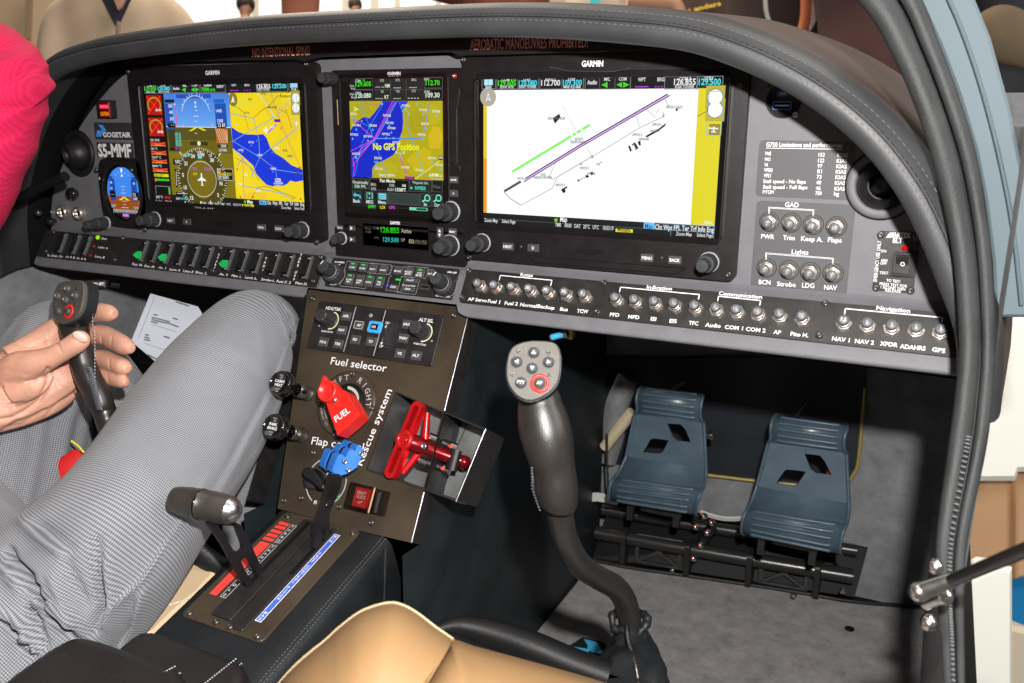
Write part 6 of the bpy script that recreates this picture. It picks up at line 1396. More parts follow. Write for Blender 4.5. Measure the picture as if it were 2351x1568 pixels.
def zlimb(m, z, st, mt, n=20, k=5, fl=1.0, caps=True, rf=None, sub=None):
    """st: (zoom x, zoom y, distance, half-width in zoom units[, thickness ratio])"""
    sc = 1.0 if z=='D' else ZO[z][2]*K
    q = smooth([(*s, fl) if len(s)==4 else s for s in st], k); view = CM @ Vector((0,0,-1))
    P = [pt(*px(z,a[0],a[1]), a[2]) for a in q]; R = [(a[3]*sc*a[2]/FOC*a[4], a[3]*sc*a[2]/FOC) for a in q]
    b = len(m.v); m.tube(P, R, mt, n, caps, up=view)
    if rf:
        N=len(P)
        for i in range(N):
            for kk in range(n):
                v=m.v[b+i*n+kk]; f=rf(i/(N-1), 2*math.pi*kk/n); m.v[b+i*n+kk]=P[i]+(v-P[i])*f
    return P
# ================================================================== rudder pedals
def pedal(lab, S_, holes, X0):
    """S_ stations: ((xL,yL),(xR,yR),Y)"""
    t = thing('rudder_pedal', X0, lab, 'rudder pedal', 'rudder pedals in the right footwell')
    Q=[]
    for L_,R2,Y in S_: Q.append((pty(*L_,Y,z='s'), pty(*R2,Y,z='s')))
    def surf(a,b,nm,nk=5,th=3.0,ribs=0):
        m=MB(); ctrl=[(*Q[i][0],*Q[i][1]) for i in range(a,b+1)]; sm=smooth(ctrl,nk) if nk>1 else ctrl
        vs=[]; n=len(sm)
        for off in (0,th):
            for c in sm: 
                l=Vector(c[:3])+Vector((0,off,0)); r=Vector(c[3:])+Vector((0,off,0)); vs+= [l,r]
        fs=[[2*i,2*i+1,2*i+3,2*i+2] for i in range(n-1)]+[[2*n+2*i,2*n+2*i+2,2*n+2*i+3,2*n+2*i+1] for i in range(n-1)]+[[2*i,2*i+2,2*n+2*i+2,2*n+2*i] for i in range(n-1)]+[[2*i+1,2*n+2*i+1,2*n+2*i+3,2*i+3] for i in range(n-1)]
        m.add([tuple(v) for v in vs],fs,'pedal',None,nk>1)
        for s_ in (0,3): m.tube([Vector(c[s_:s_+3])-Vector((0,1.2,0)) for c in sm],2.4,'pedal',8)
        if ribs:
            for j in range(ribs):
                i=int((j+1.2)/(ribs+1.2)*(n-1)); l=Vector(sm[i][:3]); r=Vector(sm[i][3:]); m.tube([l.lerp(r,.10)+Vector((0,-.8,0)),l.lerp(r,.13)+Vector((0,-2,0)),l.lerp(r,.87)+Vector((0,-2,0)),l.lerp(r,.90)+Vector((0,-.8,0))],2.3,'pedal',8)
        m.build(nm,t)
    surf(0,4,'top_roll',5,3,5); surf(7,11,'bottom_roll',5,3,5)
    m=MB(); A,B=Q[4]; C,D=Q[5]
    u=(B-A).normalized(); v=((A-C)+(B-D))/2; f_=Fr(C,(D-C),v)
    def prj(p): d=p-f_.o; return (d.dot(f_.u),d.dot(f_.v))
    m.holed(f_,[prj(C),prj(D),prj(B),prj(A)],[[f_.L('s',*q) for q in h] for h in holes],-3,0,'pedal')
    for s_ in ((A,C),(B,D)): m.tube([s_[0]-Vector((0,1,0)),s_[1]-Vector((0,1,0))],2.4,'pedal',8)
    m.build('slotted_plate',t)
    surf(5,7,'lower_plate',3,3)
    m=MB(); 
    for off,z0 in ((.18,-60),(.72,-60)):
        c=Q[9][0].lerp(Q[9][1],off)+Vector((0,22,0)); m.box((c.x,c.y+10,c.z-22),(9,10,70),'plate')
    m.box(((Q[9][0].x+Q[9][1].x)/2+4,Q[9][0].y+34,Q[9][0].z-30),(58,8,16),'plate')
    m.build('hinge_bracket',t)
    m=MB(); c=Q[5][0].lerp(Q[5][1],.78)+Vector((0,34,22)); m.tube([c+Vector((-8,10,-26)),c+Vector((0,0,10))],6,'red',14); m.tube([c+Vector((0,0,10)),c+Vector((3,-2,22))],4,'chrome',12); m.build('brake_cylinder',t)
    return t,Q
H1_=[[(722,478),(830,485),(868,530),(908,625),(800,612),(765,580)],[(532,705),(590,605),(615,595),(735,610),(690,700),(660,715)]]
S1_=[((535,190),(1005,248),378),((500,215),(1003,268),362),((483,290),(985,355),354),((490,360),(985,425),356),((470,405),(1012,478),362),((402,735),(1030,835),352),((360,830),(1025,920),343),((318,892),(1005,985),332),((292,925),(985,1020),322),((270,990),(962,1085),317),((266,1060),(948,1170),322),((280,1085),(952,1198),336)]
pedal('blue grey slotted rudder pedal, left of the pair, nearer the centre console', S1_, H1_, (70,380,-700))
S2_=[((1580,405),(2130,488),378),((1552,440),(2132,515),362),((1535,510),(2112,590),354),((1535,590),(2110,668),356),((1515,625),(2130,712),362),((1425,970),(2147,1105),352),((1395,1060),(2145,1190),343),((1362,1130),(2130,1260),332),((1335,1175),(2110,1305),322),((1312,1245),(2085,1390),317),((1306,1320),(2080,1480),322),((1322,1345),(2090,1505),336)]
H2_=[[(1798,715),(1920,728),(1958,775),(2012,882),(1890,868),(1845,835)],[(1575,945),(1640,850),(1665,838),(1812,855),(1750,950),(1715,965)]]
pedal('blue grey slotted rudder pedal, right of the pair, nearer the door', S2_, H2_, (290,380,-700))
tr = thing('pedal_tray', (175,440,-710), 'black metal tray and cross shafts carrying the rudder pedals above the carpet edge', 'pedal mount')
m=MB(); m.add([(-20,404,-706),(363,462,-704),(372,500,-640),(-20,480,-640)],[[0,1,2,3]],'black'); m.add([(-20,480,-640),(372,500,-640),(372,560,-640),(-20,560,-640)],[[0,1,2,3]],'black'); m.build('tray', tr)
for (z_,r_,y_,nm) in ((-668,11,428,'front_shaft'),(-640,9,455,'rear_shaft')):
    m=MB(); m.tube([(-20,y_-14,z_),(100,y_-4,z_),(358,y_+26,z_)],r_,mat('shaft_black',(.02,.02,.02),.28),20); m.build(nm,tr)
def lattice(X0,X1,Y,Z,h):
    f_=Fr((X0,Y,Z),(1,.12,0),(0,.25,1)); w=X1-X0; m=MB()
    m.holed(f_,rrect(0,0,w,h,3),[[(5,6),(w/2-4,h*.5),(5,h-8)],[(w-5,6),(w/2+4,h*.5),(w-5,h-8)],[(9,4),(w-9,4),(w/2,h*.42)],[(9,h-5),(w-9,h-5),(w/2,h*.58)]],-5,0,'plate')
    for p,q in (((0,0),(0,h)),((w,0),(w,h)),((0,h),(w,h))): m.tube([f_.W(*p,.5),f_.W(*q,.5)],1.2,'dmet',6)
    m.build('lattice_link',tr)
lattice(48,118,408,-700,44); lattice(232,300,432,-700,42)
for i_,x_ in enumerate((30,128,218,312)):
    m=MB(); f_=Fr((x_,408+x_*.12,-690),(0,1,0),(0,0,1)); m.prism(f_,rrect(-14,-16,16,36,5),-4,4,'plate',.8); m.build('side_bracket',tr)
for x,y in ((1070,1255),(1035,1335),(985,1432),(930,1535),(945,1290),(1010,1205)):
    p=pty(x,y,405,z='s'); m=MB(); f_=Fr(p,(1,0,0),(0,.5,1)); m.lathe(f_,0,0,[(5,-6),(5.2,0),(4,1.5),(3.4,4.5),(.01,5)],'chrome',14); m.ball(tuple(f_.W(-1,1.5,4.2)),2.2,'red_mark' if 0 else MATS['red_mark'],8,(1,1,.6)); m.build('marked_bolt',tr)
for x,y in ((1712,650),(765,450),(2098,615)):
    p=pty(x,y,415,z='w'); m=MB(); f_=Fr(p,(1,0,0),(0,.5,1)); m.lathe(f_,0,0,[(4.6,-6),(4.6,0),(3.4,2),(3,4),(.01,4.4)],'chrome',14); m.build('plain_bolt',tr)
m=MB(); p=[pty(x,y,440,z='s') for x,y in ((1085,1300),(1035,1340),(985,1440),(915,1545),(905,1600))]; m.tube(p,9,'blk',10); m.build('centre_link',tr)
# cables, hose
m=MB(); 
for k_ in range(3): m.tube(smooth([tuple(pty(x,y+k_*9,430+k_*3,z='s')) for x,y in ((985,1165),(1080,1195),(1180,1215),(1340,1215))],5),2.0,mat('silver_cable',(.55,.55,.54),.4),8)
m.build('cable_bundle',None,'bundle of silver cables sagging between the two rudder pedals','cable')
m=MB(); 
for k_ in range(4): m.tube([tuple(pty(x,y+k_*16,400,z='s')) for x,y in ((60,1035),(180,1030),(330,1060))],2.4,MATS['silver_cable'],8)
m.tube([tuple(pty(x,y,400,z='s')) for x,y in ((250,560),(250,800),(262,980))],2,'seal',8)
m.build('cable_bundle',None,'pale cables behind the left rudder pedal, beside the console side','cable')
m=MB(); hz_=mat('hose_beige',(.50,.42,.28),.6)
A=pty(228,670,425,z='s'); B=pty(450,385,425,z='s'); N=46; m.tube([A.lerp(B,i/N) for i in range(N+1)],[8.2+.9*(i%2) for i in range(N+1)],hz_,16,smooth=False); m.build('corrugated_hose',None,'beige corrugated hose behind the left rudder pedal','hose')
m=MB(); m.tube(smooth([tuple(pty(x,y,478,z='s')) for x,y in ((420,120),(330,330),(300,560),(240,760))],5),18,'suede',16); m.build('duct_cover',None,'grey duct covering beside the beige hose in the footwell','duct')
for nm,a,b,lab in (('pedal_rod',(860,150),(760,215),'thin silver rod rising behind the left rudder pedal'),('pedal_rod',(1820,285),(1718,430),'thin silver rod rising behind the right rudder pedal')):
    m=MB(); m.tube([tuple(pty(*a,430,z='s')),tuple(pty(*b,400,z='s'))],2.2,'steel',8); m.build(nm,None,lab,'rod')
m=MB(); p=pty(1030,570,375,z='s'); q=pty(1085,568,375,z='s'); m.tube([p,q],[4,4],'chrome',14); m.tube([p.lerp(q,.55),q],[6.5,6.5],'chrome',6); m.build('pedal_bolt',None,'bright bolt sticking out beside the left rudder pedal','bolt')

# ================================================================== control sticks
def stick(lab, z, d0, plate, n_off, grip, tube, buttons, thing_loc, face, ap):
    t = thing('control_stick', thing_loc, lab, 'control stick', 'control sticks')
    c=pt(*px(z,*face), d0-14); back=CM@Vector((0,0,1)); n_=(back+CM@Vector(n_off)).normalized(); v_=Vector((0,.25,1)); u_=v_.cross(n_).normalized(); f_=Fr(c,u_,n_.cross(u_))
    P=[f_.L(z,*q) for q in plate]; P=smooth(P+[P[0]],4)[:-1]
    m=MB(); m.prism(f_,P,-5,0,mat('stick_plate',(.085,.078,.07),.42,bump=.5,bs=2200,metal=.2,var=.1),.7); m.prism(f_,inset(P,-1.0) if sum(P[i][0]*P[(i+1)%len(P)][1]-P[(i+1)%len(P)][0]*P[i][1] for i in range(len(P)))>0 else inset(P,-1.0),-16,-4,'leather',.5); m.build('button_head',t)
    for x,y,k_ in buttons:
        a,b=f_.L(z,x,y); m=MB(); m.lathe(f_,a,b,[(4.4,-.3),(4.5,.5),(4.1,.6),(4.0,.1),(3.8,.1),(3.7,2.2),(3.1,3),(.01,3.2)],'btn',24)
        if k_ in ('u','d','l','r'):
            tri={'u':[(-1.7,-1.3),(1.7,-1.3),(0,1.7)],'d':[(-1.7,1.3),(1.7,1.3),(0,-1.7)],'l':[(1.3,-1.7),(1.3,1.7),(-1.7,0)],'r':[(-1.3,-1.7),(-1.3,1.7),(1.7,0)]}[k_]
            m.poly(f_,[(a+p,b+q) for p,q in tri],3.35,mat('pale_arrow',(.38,.44,.52),.5))
        elif k_: m.tc(f_,k_,a,b,2.4,'printd',3.35,.03)
        m.build('button',t)
    a,b=f_.L(z,*ap); m=MB(); m.lathe(f_,a,b,[(7.2,0),(7.2,.9),(4.7,.9),(4.6,0)],'red',32); m.build('red_ring',t)
    for q in screws_[z]:
        a,b=f_.L(z,*q); m=MB(); m.lathe(f_,a,b,[(1.9,0),(1.9,.35),(1.1,.4),(.9,.1),(.01,.1)],'dmet',14); m.build('screw',t)
    m=MB(); zlimb(m,z if grip[0] is None else grip[0],grip[1],mat('grip_leather',(.018,.016,.015),.34,bump=.22,bs=900,var=.15,vs=40),24,6); m.build('leather_grip',t)
    m=MB(); zlimb(m,tube[0],tube[1],mat('stick_tube',(.020,.018,.017),.33,bump=.2,bs=700,coat=.15),24,8); m.build('bent_tube',t)
    return t,f_
screws_={'t':((308,258),(493,262),(268,402),(503,405)),'r':((540,165),(688,160),(492,315),(678,308))}
plate_t=[(400,192),(500,198),(548,225),(568,300),(562,400),(540,470),(480,530),(380,568),(300,540),(245,470),(228,400),(235,310),(262,240),(320,205)]
cs_,fs_=stick('black leather control stick standing free in the right footwell beside the pedestal','t',650,plate_t,(-.05,.22,0),
  ('t',[(440,500,668,100,.9),(442,560,662,132,.9),(445,620,660,148,.85),(460,700,658,162,.8),(482,800,656,163,.78),(503,900,656,152,.8),(525,1000,658,136,.85),(538,1100,660,138,.9),(550,1180,662,130,.95),(552,1225,663,118,.95),(548,1252,664,92,.95)]),
  ('h',[(1560,340,668,88),(1575,420,670,92),(1612,600,686,88),(1700,760,710,85),(1825,855,735,80),(1950,925,755,80),(2010,1010,768,80),(2037,1095,776,80),(2050,1180,782,78)]),
  [(400,268,'u'),(390,367,'d'),(293,327,'l'),(493,330,'r'),(320,457,'PTT'),(436,460,'AP')],(200,-130,-480),(400,380),(438,460))
m=MB(); zlimb(m,'t',[(383,985,648,6),(395,1060,646,9),(402,1140,646,9),(420,1210,648,9),(436,1248,652,8)],'blk',8); 
for i in range(15): 
    f=i/14; x=385+ (0 if f<.5 else (f-.5)*96); y=985+265*f; p=pt(*px('t',x-2,y),643); q=pt(*px('t',x+10,y+9),643); m.tube([p,q],.32,'stitch',5)
m.build('laced_seam',cs_)
bt=thing('stick_boot', pt(*px('h',2050,1450),770), 'black zipped leather boot gathered round the foot of the free control stick','boot')
def wr(i,t): return 1+.10*math.sin(4*t+5*i)+.06*math.sin(7*t-7*i)+.03*math.sin(13*t+9*i)
m=MB(); zlimb(m,'h',[(2045,1190,784,95),(2052,1230,782,112),(2065,1300,778,128),(2075,1380,772,165),(2065,1470,762,215),(2050,1580,748,265),(2045,1700,735,300)],'leather',40,6,rf=lambda i,t:1+(wr(i,t)-1)*min(1,i*3)); m.build('leather_bag',bt)
m=MB(); cc=pt(*px('h',2045,1150),778); f_=Fr(cc,(1,.25,0),(0,.7,.5)); rr_=118*ZO['h'][2]*K*778/FOC; k_=32; P=[f_.W(rr_*math.cos(2*math.pi*i/k_),rr_*.75*math.sin(2*math.pi*i/k_)) for i in range(k_+1)]; P=[p+Vector((0,0,2.6*math.sin(i*.9)+1.4*math.sin(i*2.3))) for i,p in enumerate(P)]; P[-1]=P[0]; m.tube(P,[3.6+.9*math.sin(i*1.7) for i in range(k_)]+[3.6],'leather',12,False); m.build('collar',bt)
m=MB(); 
zp=smooth([(2025,1195),(2035,1280),(2062,1370),(2085,1450),(2105,1568)],8)
for i in range(len(zp)-1):
    d_=770-57*i/(len(zp)-1); p=pt(*px('h',*zp[i]),d_); q=pt(*px('h',*zp[i+1]),d_-1); m.tube([p,q],1.6 if i%2 else 2.1,'dmet',6)
m.build('zip',bt); m=MB(); zlimb(m,'h',[(2025,1175,768,18),(2028,1230,766,20),(2030,1290,762,14)],'black',8); m.build('zip_pull',bt)

plate_r=[(600,98),(690,90),(738,110),(752,180),(742,270),(715,370),(660,440),(570,480),(510,460),(475,400),(466,320),(480,220),(505,140),(545,108)]
ps_,fp_=stick('black leather control stick held in the seated person\'s hand at left','r',865,plate_r,(-.55,.22,0),
  ('r',[(640,330,885,100,.9),(650,430,880,125,.9),(665,520,872,130,.85),(690,620,868,115,.9),(725,740,865,105,1),(755,860,865,108,1),(790,960,864,112,1),(838,1050,864,112,1),(875,1120,864,114,1),(910,1200,864,106,1),(925,1245,865,98,1)]),
  ('r',[(900,1160,870,95),(935,1260,868,100),(960,1350,868,98),(1000,1460,866,100),(1060,1600,865,100),(1150,1800,862,100)]),
  [(608,168,'u'),(592,270,'d'),(520,235,'l'),(678,230,'r'),(525,368,''),(615,372,'')],(-380,-220,-480),(600,290),(615,372))
m=MB()
for i in range(26):
    f=i/25; y=200+780*f; x=758+ (70 if y<350 else 70)*min(1,(y-180)/200)+ (20 if y>500 else 0)
    p=pt(*px('r',x,y),850); q=pt(*px('r',x+4,y+18),850); m.tube([p,q],.45,'stitchw',5)
for i in range(24):
    f=i/23; y=880+370*f; x=800+95*f; p=pt(*px('r',x-26,y),850); q=pt(*px('r',x+26,y+7),850); m.tube([p,pt(*px('r',x,y-7),848),q],.6,'stitch',5)
m.build('laced_seam',ps_)
# pull knob below the panel lip on the left
pk=thing('pull_knob', pt(*px('r',850,130),905), 'black pull knob lettered PULL TO SET under the switch strip', 'pull knob')
m=MB(); zlimb(m,'r',[(700,138,900,38),(730,138,900,45),(930,132,905,45),(950,132,906,38)],'blk',24,3); m.build('knob_body',pk)
m=MB(); f_=Fr(pt(*px('r',840,132),888),CM@Vector((1,0,0)),CM@Vector((0,1,0))); m.tz(f_,'PULL TO SET','r',765,142,930,134,2.6,'print',0.2,.02); m.build('lettering',pk)
m=MB(); zlimb(m,'r',[(945,132,908,22),(1060,140,925,20)],'blk',14,2); m.build('shaft',pk)

# ================================================================== person
per = thing('person', pt(-100,1500,800), 'seated person in grey woven trousers and pink shirt, hand on the left control stick', 'person')
m=MB()
sk_='skin'
def fing(st,fl=1.0): zlimb(m,'r',st,sk_,14,5,fl)
fing([(-900,1150,800,300,.85),(-600,1330,815,290,.8),(-300,1290,845,262,.75),(-100,1180,852,275,.6),(0,1115,858,295,.5),(200,1000,868,325,.42),(400,880,878,330,.40),(520,800,888,285,.40),(610,730,894,200,.45)])
fing([(60,950,858,150),(190,885,850,165,.95),(340,830,843,125),(470,775,840,98),(590,712,838,93),(690,648,838,94),(745,600,840,80),(778,570,842,40)])
fing([(100,820,868,150),(300,700,880,140,.8),(450,580,890,118),(600,475,898,98),(750,400,893,88),(880,380,884,86),(980,388,876,78),(1035,395,873,42)])
fing([(450,800,892,120),(600,700,902,105),(760,605,905,95),(900,582,900,92),(1020,628,888,90),(1120,682,875,82),(1183,705,869,44)])
fing([(480,930,892,110),(640,880,900,98),(790,822,903,90),(920,800,898,88),(1030,840,885,83),(1110,872,875,76),(1152,885,871,42)])
fing([(500,1050,888,100),(650,1020,896,88),(820,985,899,80),(950,962,894,74),(1040,985,883,69),(1105,1003,876,60),(1142,1010,873,32)])
fing([(-50,1330,862,140),(200,1250,872,150,.7),(400,1170,880,150,.7),(560,1110,886,120,.7),(660,1080,890,70,.7)])
# thenar pad and crease forms
fing([(100,1080,850,150,.7),(280,1000,850,150,.6),(430,900,858,90,.6)])
# upper arm outside the picture up into the sleeve
zlimb(m,'D',[(-230,915,800,78),(-420,860,770,90),(-480,700,740,95),(-300,520,700,95),(-120,330,690,95)],sk_,16,5)
body=m.build('body',per)
def remesh(o, vox, it=6, fac=.5):
    r=o.modifiers.new('r','REMESH'); r.mode='VOXEL'; r.voxel_size=vox; r.use_smooth_shade=True
    s_=o.modifiers.new('s','SMOOTH'); s_.factor=fac; s_.iterations=it
    bpy.context.view_layer.update(); dg=bpy.context.evaluated_depsgraph_get(); me=bpy.data.meshes.new_from_object(o.evaluated_get(dg))
    mts=[q for q in o.data.materials]; o.modifiers.clear(); o.data=me
    if not me.materials:
        for q in mts: me.materials.append(q)
    for p in me.polygons: p.use_smooth=True
remesh(body,.0014,7)
def rr(*q): return [px('r',*p) for p in q]
crease(body,[(rr((500,650),(520,690),(548,730)),-.9,2.2),(rr((515,640),(535,690)),-.6,1.6),(rr((-20,1345),(110,1330),(220,1270),(350,1170),(420,1050),(445,930),(430,890)),-2.6,5),(rr((0,1205),(80,1215),(200,1190)),-1.5,3.5),(rr((240,1000),(330,985),(420,900)),-1.2,3),(rr((390,1330),(520,1190),(610,1130)),-.9,3),(rr((120,650),(250,690),(420,655)),-1.3,4),(rr((350,590),(430,650)),-.8,3),(rr((410,480),(440,560)),-.6,3),
 (rr((905,600),(915,680)),-.9,2),(rr((1000,600),(990,690)),-.8,2),(rr((975,800),(980,880)),-.9,2),(rr((960,930),(970,1000)),-.7,2),(rr((860,310),(850,450)),-.5,2),(rr((420,910),(540,1000),(640,1120)),-.7,3),(rr((480,1010),(520,1120)),-.6,2.5),(rr((0,1420),(200,1380),(400,1250)),-.8,3),(rr((80,900),(240,940)),-.5,5)])
m=MB(); c=pt(*px('r',718,600),829.5); rot=(CM @ Euler((.12,.35,-.62)).to_matrix()); m.ball(tuple(c),1,'nail',18,(7.6,5.0,2.6),rot=rot); m.build('thumbnail',body)
# trousers
m=MB()
def folds(i,t):
    g=max(0,i-.42)/.58
    return 1+.012*math.sin(3*t+8*i)+g*(.035*math.sin(4*t+26*i)+.03*math.sin(7*t-19*i+1))
R_leg=[(565,1250,1000,55,.9),(580,1130,995,62,.9),(595,1030,990,66,.9),(610,940,980,72,.9),(618,860,1000,76,.9),(618,785,975,80,.9),(583,765,945,104,.95),(520,858,912,138,1),(450,975,878,158,1),(360,1105,836,168,1),(262,1235,790,182,1),(150,1360,765,198,1),(20,1490,740,215,1),(-150,1640,710,225,1)]
zlimb(m,'D',R_leg,'trouser',170,16,rf=folds)
def pleat(i,t): 
    return 1+ .05*min(1,i*2.0)*math.sin(13*t+2.0*i)*(1 if i>.15 else 0) + .02*math.sin(5*t+6*i)
L_leg=[(170,716,1010,52,.9),(140,765,1000,95,.95),(105,860,985,118,1),(72,960,965,128,1),(45,1080,935,130,1),(10,1200,905,132,1),(-50,1350,870,140,1)]
zlimb(m,'D',L_leg,'trouser',96,7,rf=pleat)
zlimb(m,'D',[(150,780,1010,70),(230,870,1015,78),(300,970,1020,70),(340,1080,1030,62)],'trouser',40,6,rf=lambda i,t:1+.04*math.sin(9*t+3*i))
# hip bunching
zlimb(m,'D',[(-80,1120,850,60,.8),(10,1230,812,75,.8),(70,1330,780,95,.8),(110,1450,752,110,.8),(150,1600,735,120,.8)],'trouser',48,6,rf=lambda i,t:1+.06*math.sin(6*t+9*i))
wrinkle(m,[([(19,1266),(30,1295),(62,1325),(103,1377)],-18.0,9),([(10,1290),(45,1345),(80,1400)],12.0,10),([(72,1201),(125,1232),(160,1262)],-9.0,9),([(50,1190),(90,1225),(140,1260)],10.5,11),
 ([(218,1238),(224,1325),(232,1395),(215,1450)],-13.5,9),([(245,1290),(262,1370),(250,1440)],10.5,13),([(58,1329),(89,1374),(144,1442),(185,1470)],-16.5,9),([(80,1340),(120,1390),(170,1430)],12.0,11),([(34,1312),(68,1391),(103,1487)],-13.5,8),([(0,1401),(51,1435),(85,1490)],16.5,7),([(0,1420),(45,1455),(75,1510)],-16.5,8),([(120,1330),(160,1400),(190,1470)],9.0,12),
 ([(385,1245),(330,1330),(265,1390),(235,1440)],7.5,4),([(480,1090),(385,1245)],3.75,4),([(300,1380),(285,1450),(250,1500)],-10.5,10),([(330,1360),(310,1440),(290,1490)],9.0,10),([(150,1290),(175,1345),(200,1390)],-7.5,9),([(440,870),(520,960),(600,1000)],2.25,30),([(660,720),(690,800),(668,900)],-7.5,7),([(640,700),(672,780),(655,880)],7.5,8),([(682,760),(655,870),(600,1000),(520,1130)],-6.0,7),([(662,800),(630,900),(560,1040),(480,1190)],6.0,8),([(640,830),(600,920),(530,1050),(450,1190)],-3.75,7),([(560,690),(600,760),(610,850)],3.0,14),([(470,800),(560,840),(640,900)],-2.25,14),([(380,960),(470,1010),(540,1060)],-2.25,16)])
m.build('trousers',per)
m=MB()
def slv(i,t): return 1+.035*math.sin(3*t+14*i)+.05*math.exp(-((i-.33)/.05)**2)*math.sin(2*t+.8)-.06*math.exp(-((i-.26)/.03)**2)
C_=[(-200,-60),(-120,0),(-50,30),(0,52),(32,66),(58,88),(88,112),(104,138),(113,163),(121,190),(117,222),(108,256),(98,292),(80,352),(54,420),(28,478),(0,528),(-60,600),(-160,680)]
dome(m,'D',C_,(-190,300),690,85,'pink',26,60,8)
wrinkle(m,[([(122,190),(70,235),(10,245),(-60,240)],-9.6,10),([(120,175),(60,190),(0,215),(-60,222)],5.4,12),([(105,150),(50,165),(-20,205)],-5.4,8),([(98,130),(30,140),(-40,170)],4.8,12),([(112,255),(50,290),(-30,330)],-6.0,13),([(118,225),(60,265),(-20,290)],5.4,13),([(60,95),(0,110),(-60,140)],-4.2,11),([(80,340),(20,370),(-50,420)],-4.8,16),([(60,400),(0,440)],4.2,16)])
m.build('shirt_sleeve',per)
# red bag and papers by the left seat
m=MB(); zlimb(m,'D',[(70,1200,900,26,.4),(105,1150,905,30,.4),(140,1105,909,34,.4),(168,1062,912,30,.4),(180,1035,916,14,.4)],mat('red_cloth',(.70,.01,.01),.7,var=.2,vs=30),20,5); m.tube([tuple(pt(*q,902)) for q in ((164,1012),(180,1024),(192,1038),(199,1052))],1.2,mat('yellow_trim',(.75,.65,.05),.6),8); m.build('red_bag',None,'bright red cloth bag with yellow trim between the legs','bag')
pg=thing('document', pt(390,760,1060), 'white printed sheet standing behind the raised knee in the left footwell','document')
f_=Fr(pt(390,760,1060), CM@Vector((1,.25,-.1)), CM@Vector((-.3,1,-.4))); m=MB()
m.prism(f_,[f_.L('d',*q) for q in ((1010,460),(1330,548),(1420,700),(1045,918),(880,780))],-1,0,'paper'); m.build('sheet',pg)
m=MB()
for x0_,y0_,x1_,y1_ in ((1030,600,1060,606),(1020,620,1140,650),(1018,634,1120,660),(1014,648,1060,660),(1160,625,1195,635),(975,735,1000,742),(970,752,1005,762),(968,768,1010,778),(1100,748,1140,760),(1120,655,1200,685),(990,870,1060,905),(1180,515,1270,545)): m.line(f_,f_.L('d',x0_,y0_),f_.L('d',x1_,y1_),1.8,.15,'ink')
for q in (((1040,480),(930,760)),((1015,665),(1190,720)),((960,790),(1110,840))): m.line(f_,f_.L('d',*q[0]),f_.L('d',*q[1]),.5,.1,'ink')
m.build('print',pg)

# ================================================================== seats, armrests
sr=thing('seat', pt(1000,1568,520), 'tan leather seat cushion with raised front bolster, right seat at the bottom edge','seat','tan leather seats')
m=MB(); dome(m,'h',[(-500,1800,0),(-250,1500,0),(0,1283,0),(100,1192,0),(250,1084,0),(420,1033,0),(520,1046,0),(620,1100,0),(740,1192,-2),(856,1274,-6),(818,1332,-16),(758,1412,-26),(688,1512,-36),(640,1592,-44),(560,1760,-55)],(150,2500),575,95,'tan',26,45,6,vr=.42); m.build('bolster',sr)
m=MB(); dome(m,'h',[(560,1760,-50),(642,1592,-40),(692,1512,-32),(762,1412,-22),(822,1332,-12),(862,1276,-4),(1000,1318,0),(1200,1372,0),(1450,1440,0),(1700,1510,0),(1890,1568,0),(2300,1700,0),(2500,1800,0)],(1500,3400),574,110,'tan',30,40,6,vr=.30); m.build('cushion',sr)
m=MB(); sp=smooth([tuple(pt(*px('h',x,y),d_)) for x,y,d_ in ((-500,1800,573),(-250,1500,573),(-100,1360,573),(0,1281,573),(100,1190,573),(250,1082,573),(420,1030,573),(520,1044,573),(620,1098,573),(740,1190,571),(858,1272,567))],6); m.tube(sp,1.0,'pale',8); m.build('piping',sr)
m=MB(); sp=smooth([tuple(pt(*px('h',x,y),d_)) for x,y,d_ in ((862,1275,568),(820,1330,557),(760,1410,546),(690,1510,535),(640,1590,526))],6); m.tube(sp,1.0,mat('tan_seam',(.28,.15,.06),.6),8); m.build('seam',sr)
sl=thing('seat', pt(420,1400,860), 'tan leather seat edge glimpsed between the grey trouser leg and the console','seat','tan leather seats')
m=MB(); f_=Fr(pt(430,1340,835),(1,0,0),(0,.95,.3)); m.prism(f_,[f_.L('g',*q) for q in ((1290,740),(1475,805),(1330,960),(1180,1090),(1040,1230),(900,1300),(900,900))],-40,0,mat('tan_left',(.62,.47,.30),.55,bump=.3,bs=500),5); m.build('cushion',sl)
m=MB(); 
for i in range(14): f=i/14; p=f_.W(*f_.L('g',1130+140*f,1048-45*f),.4); q=f_.W(*f_.L('g',1136+140*f,1046-45*f),.4); m.tube([p,q],.5,'print',5)
m.build('stitching',sl,kind='stuff')
m=MB(); zlimb(m,'g',[(1280,640,850,70,.6),(1400,740,850,75,.6),(1500,800,850,70,.6)],'leather',20,4); m.build('seat_side_trim',None,'black leather trim beside the console plate, ahead of the tan seat edge','trim')
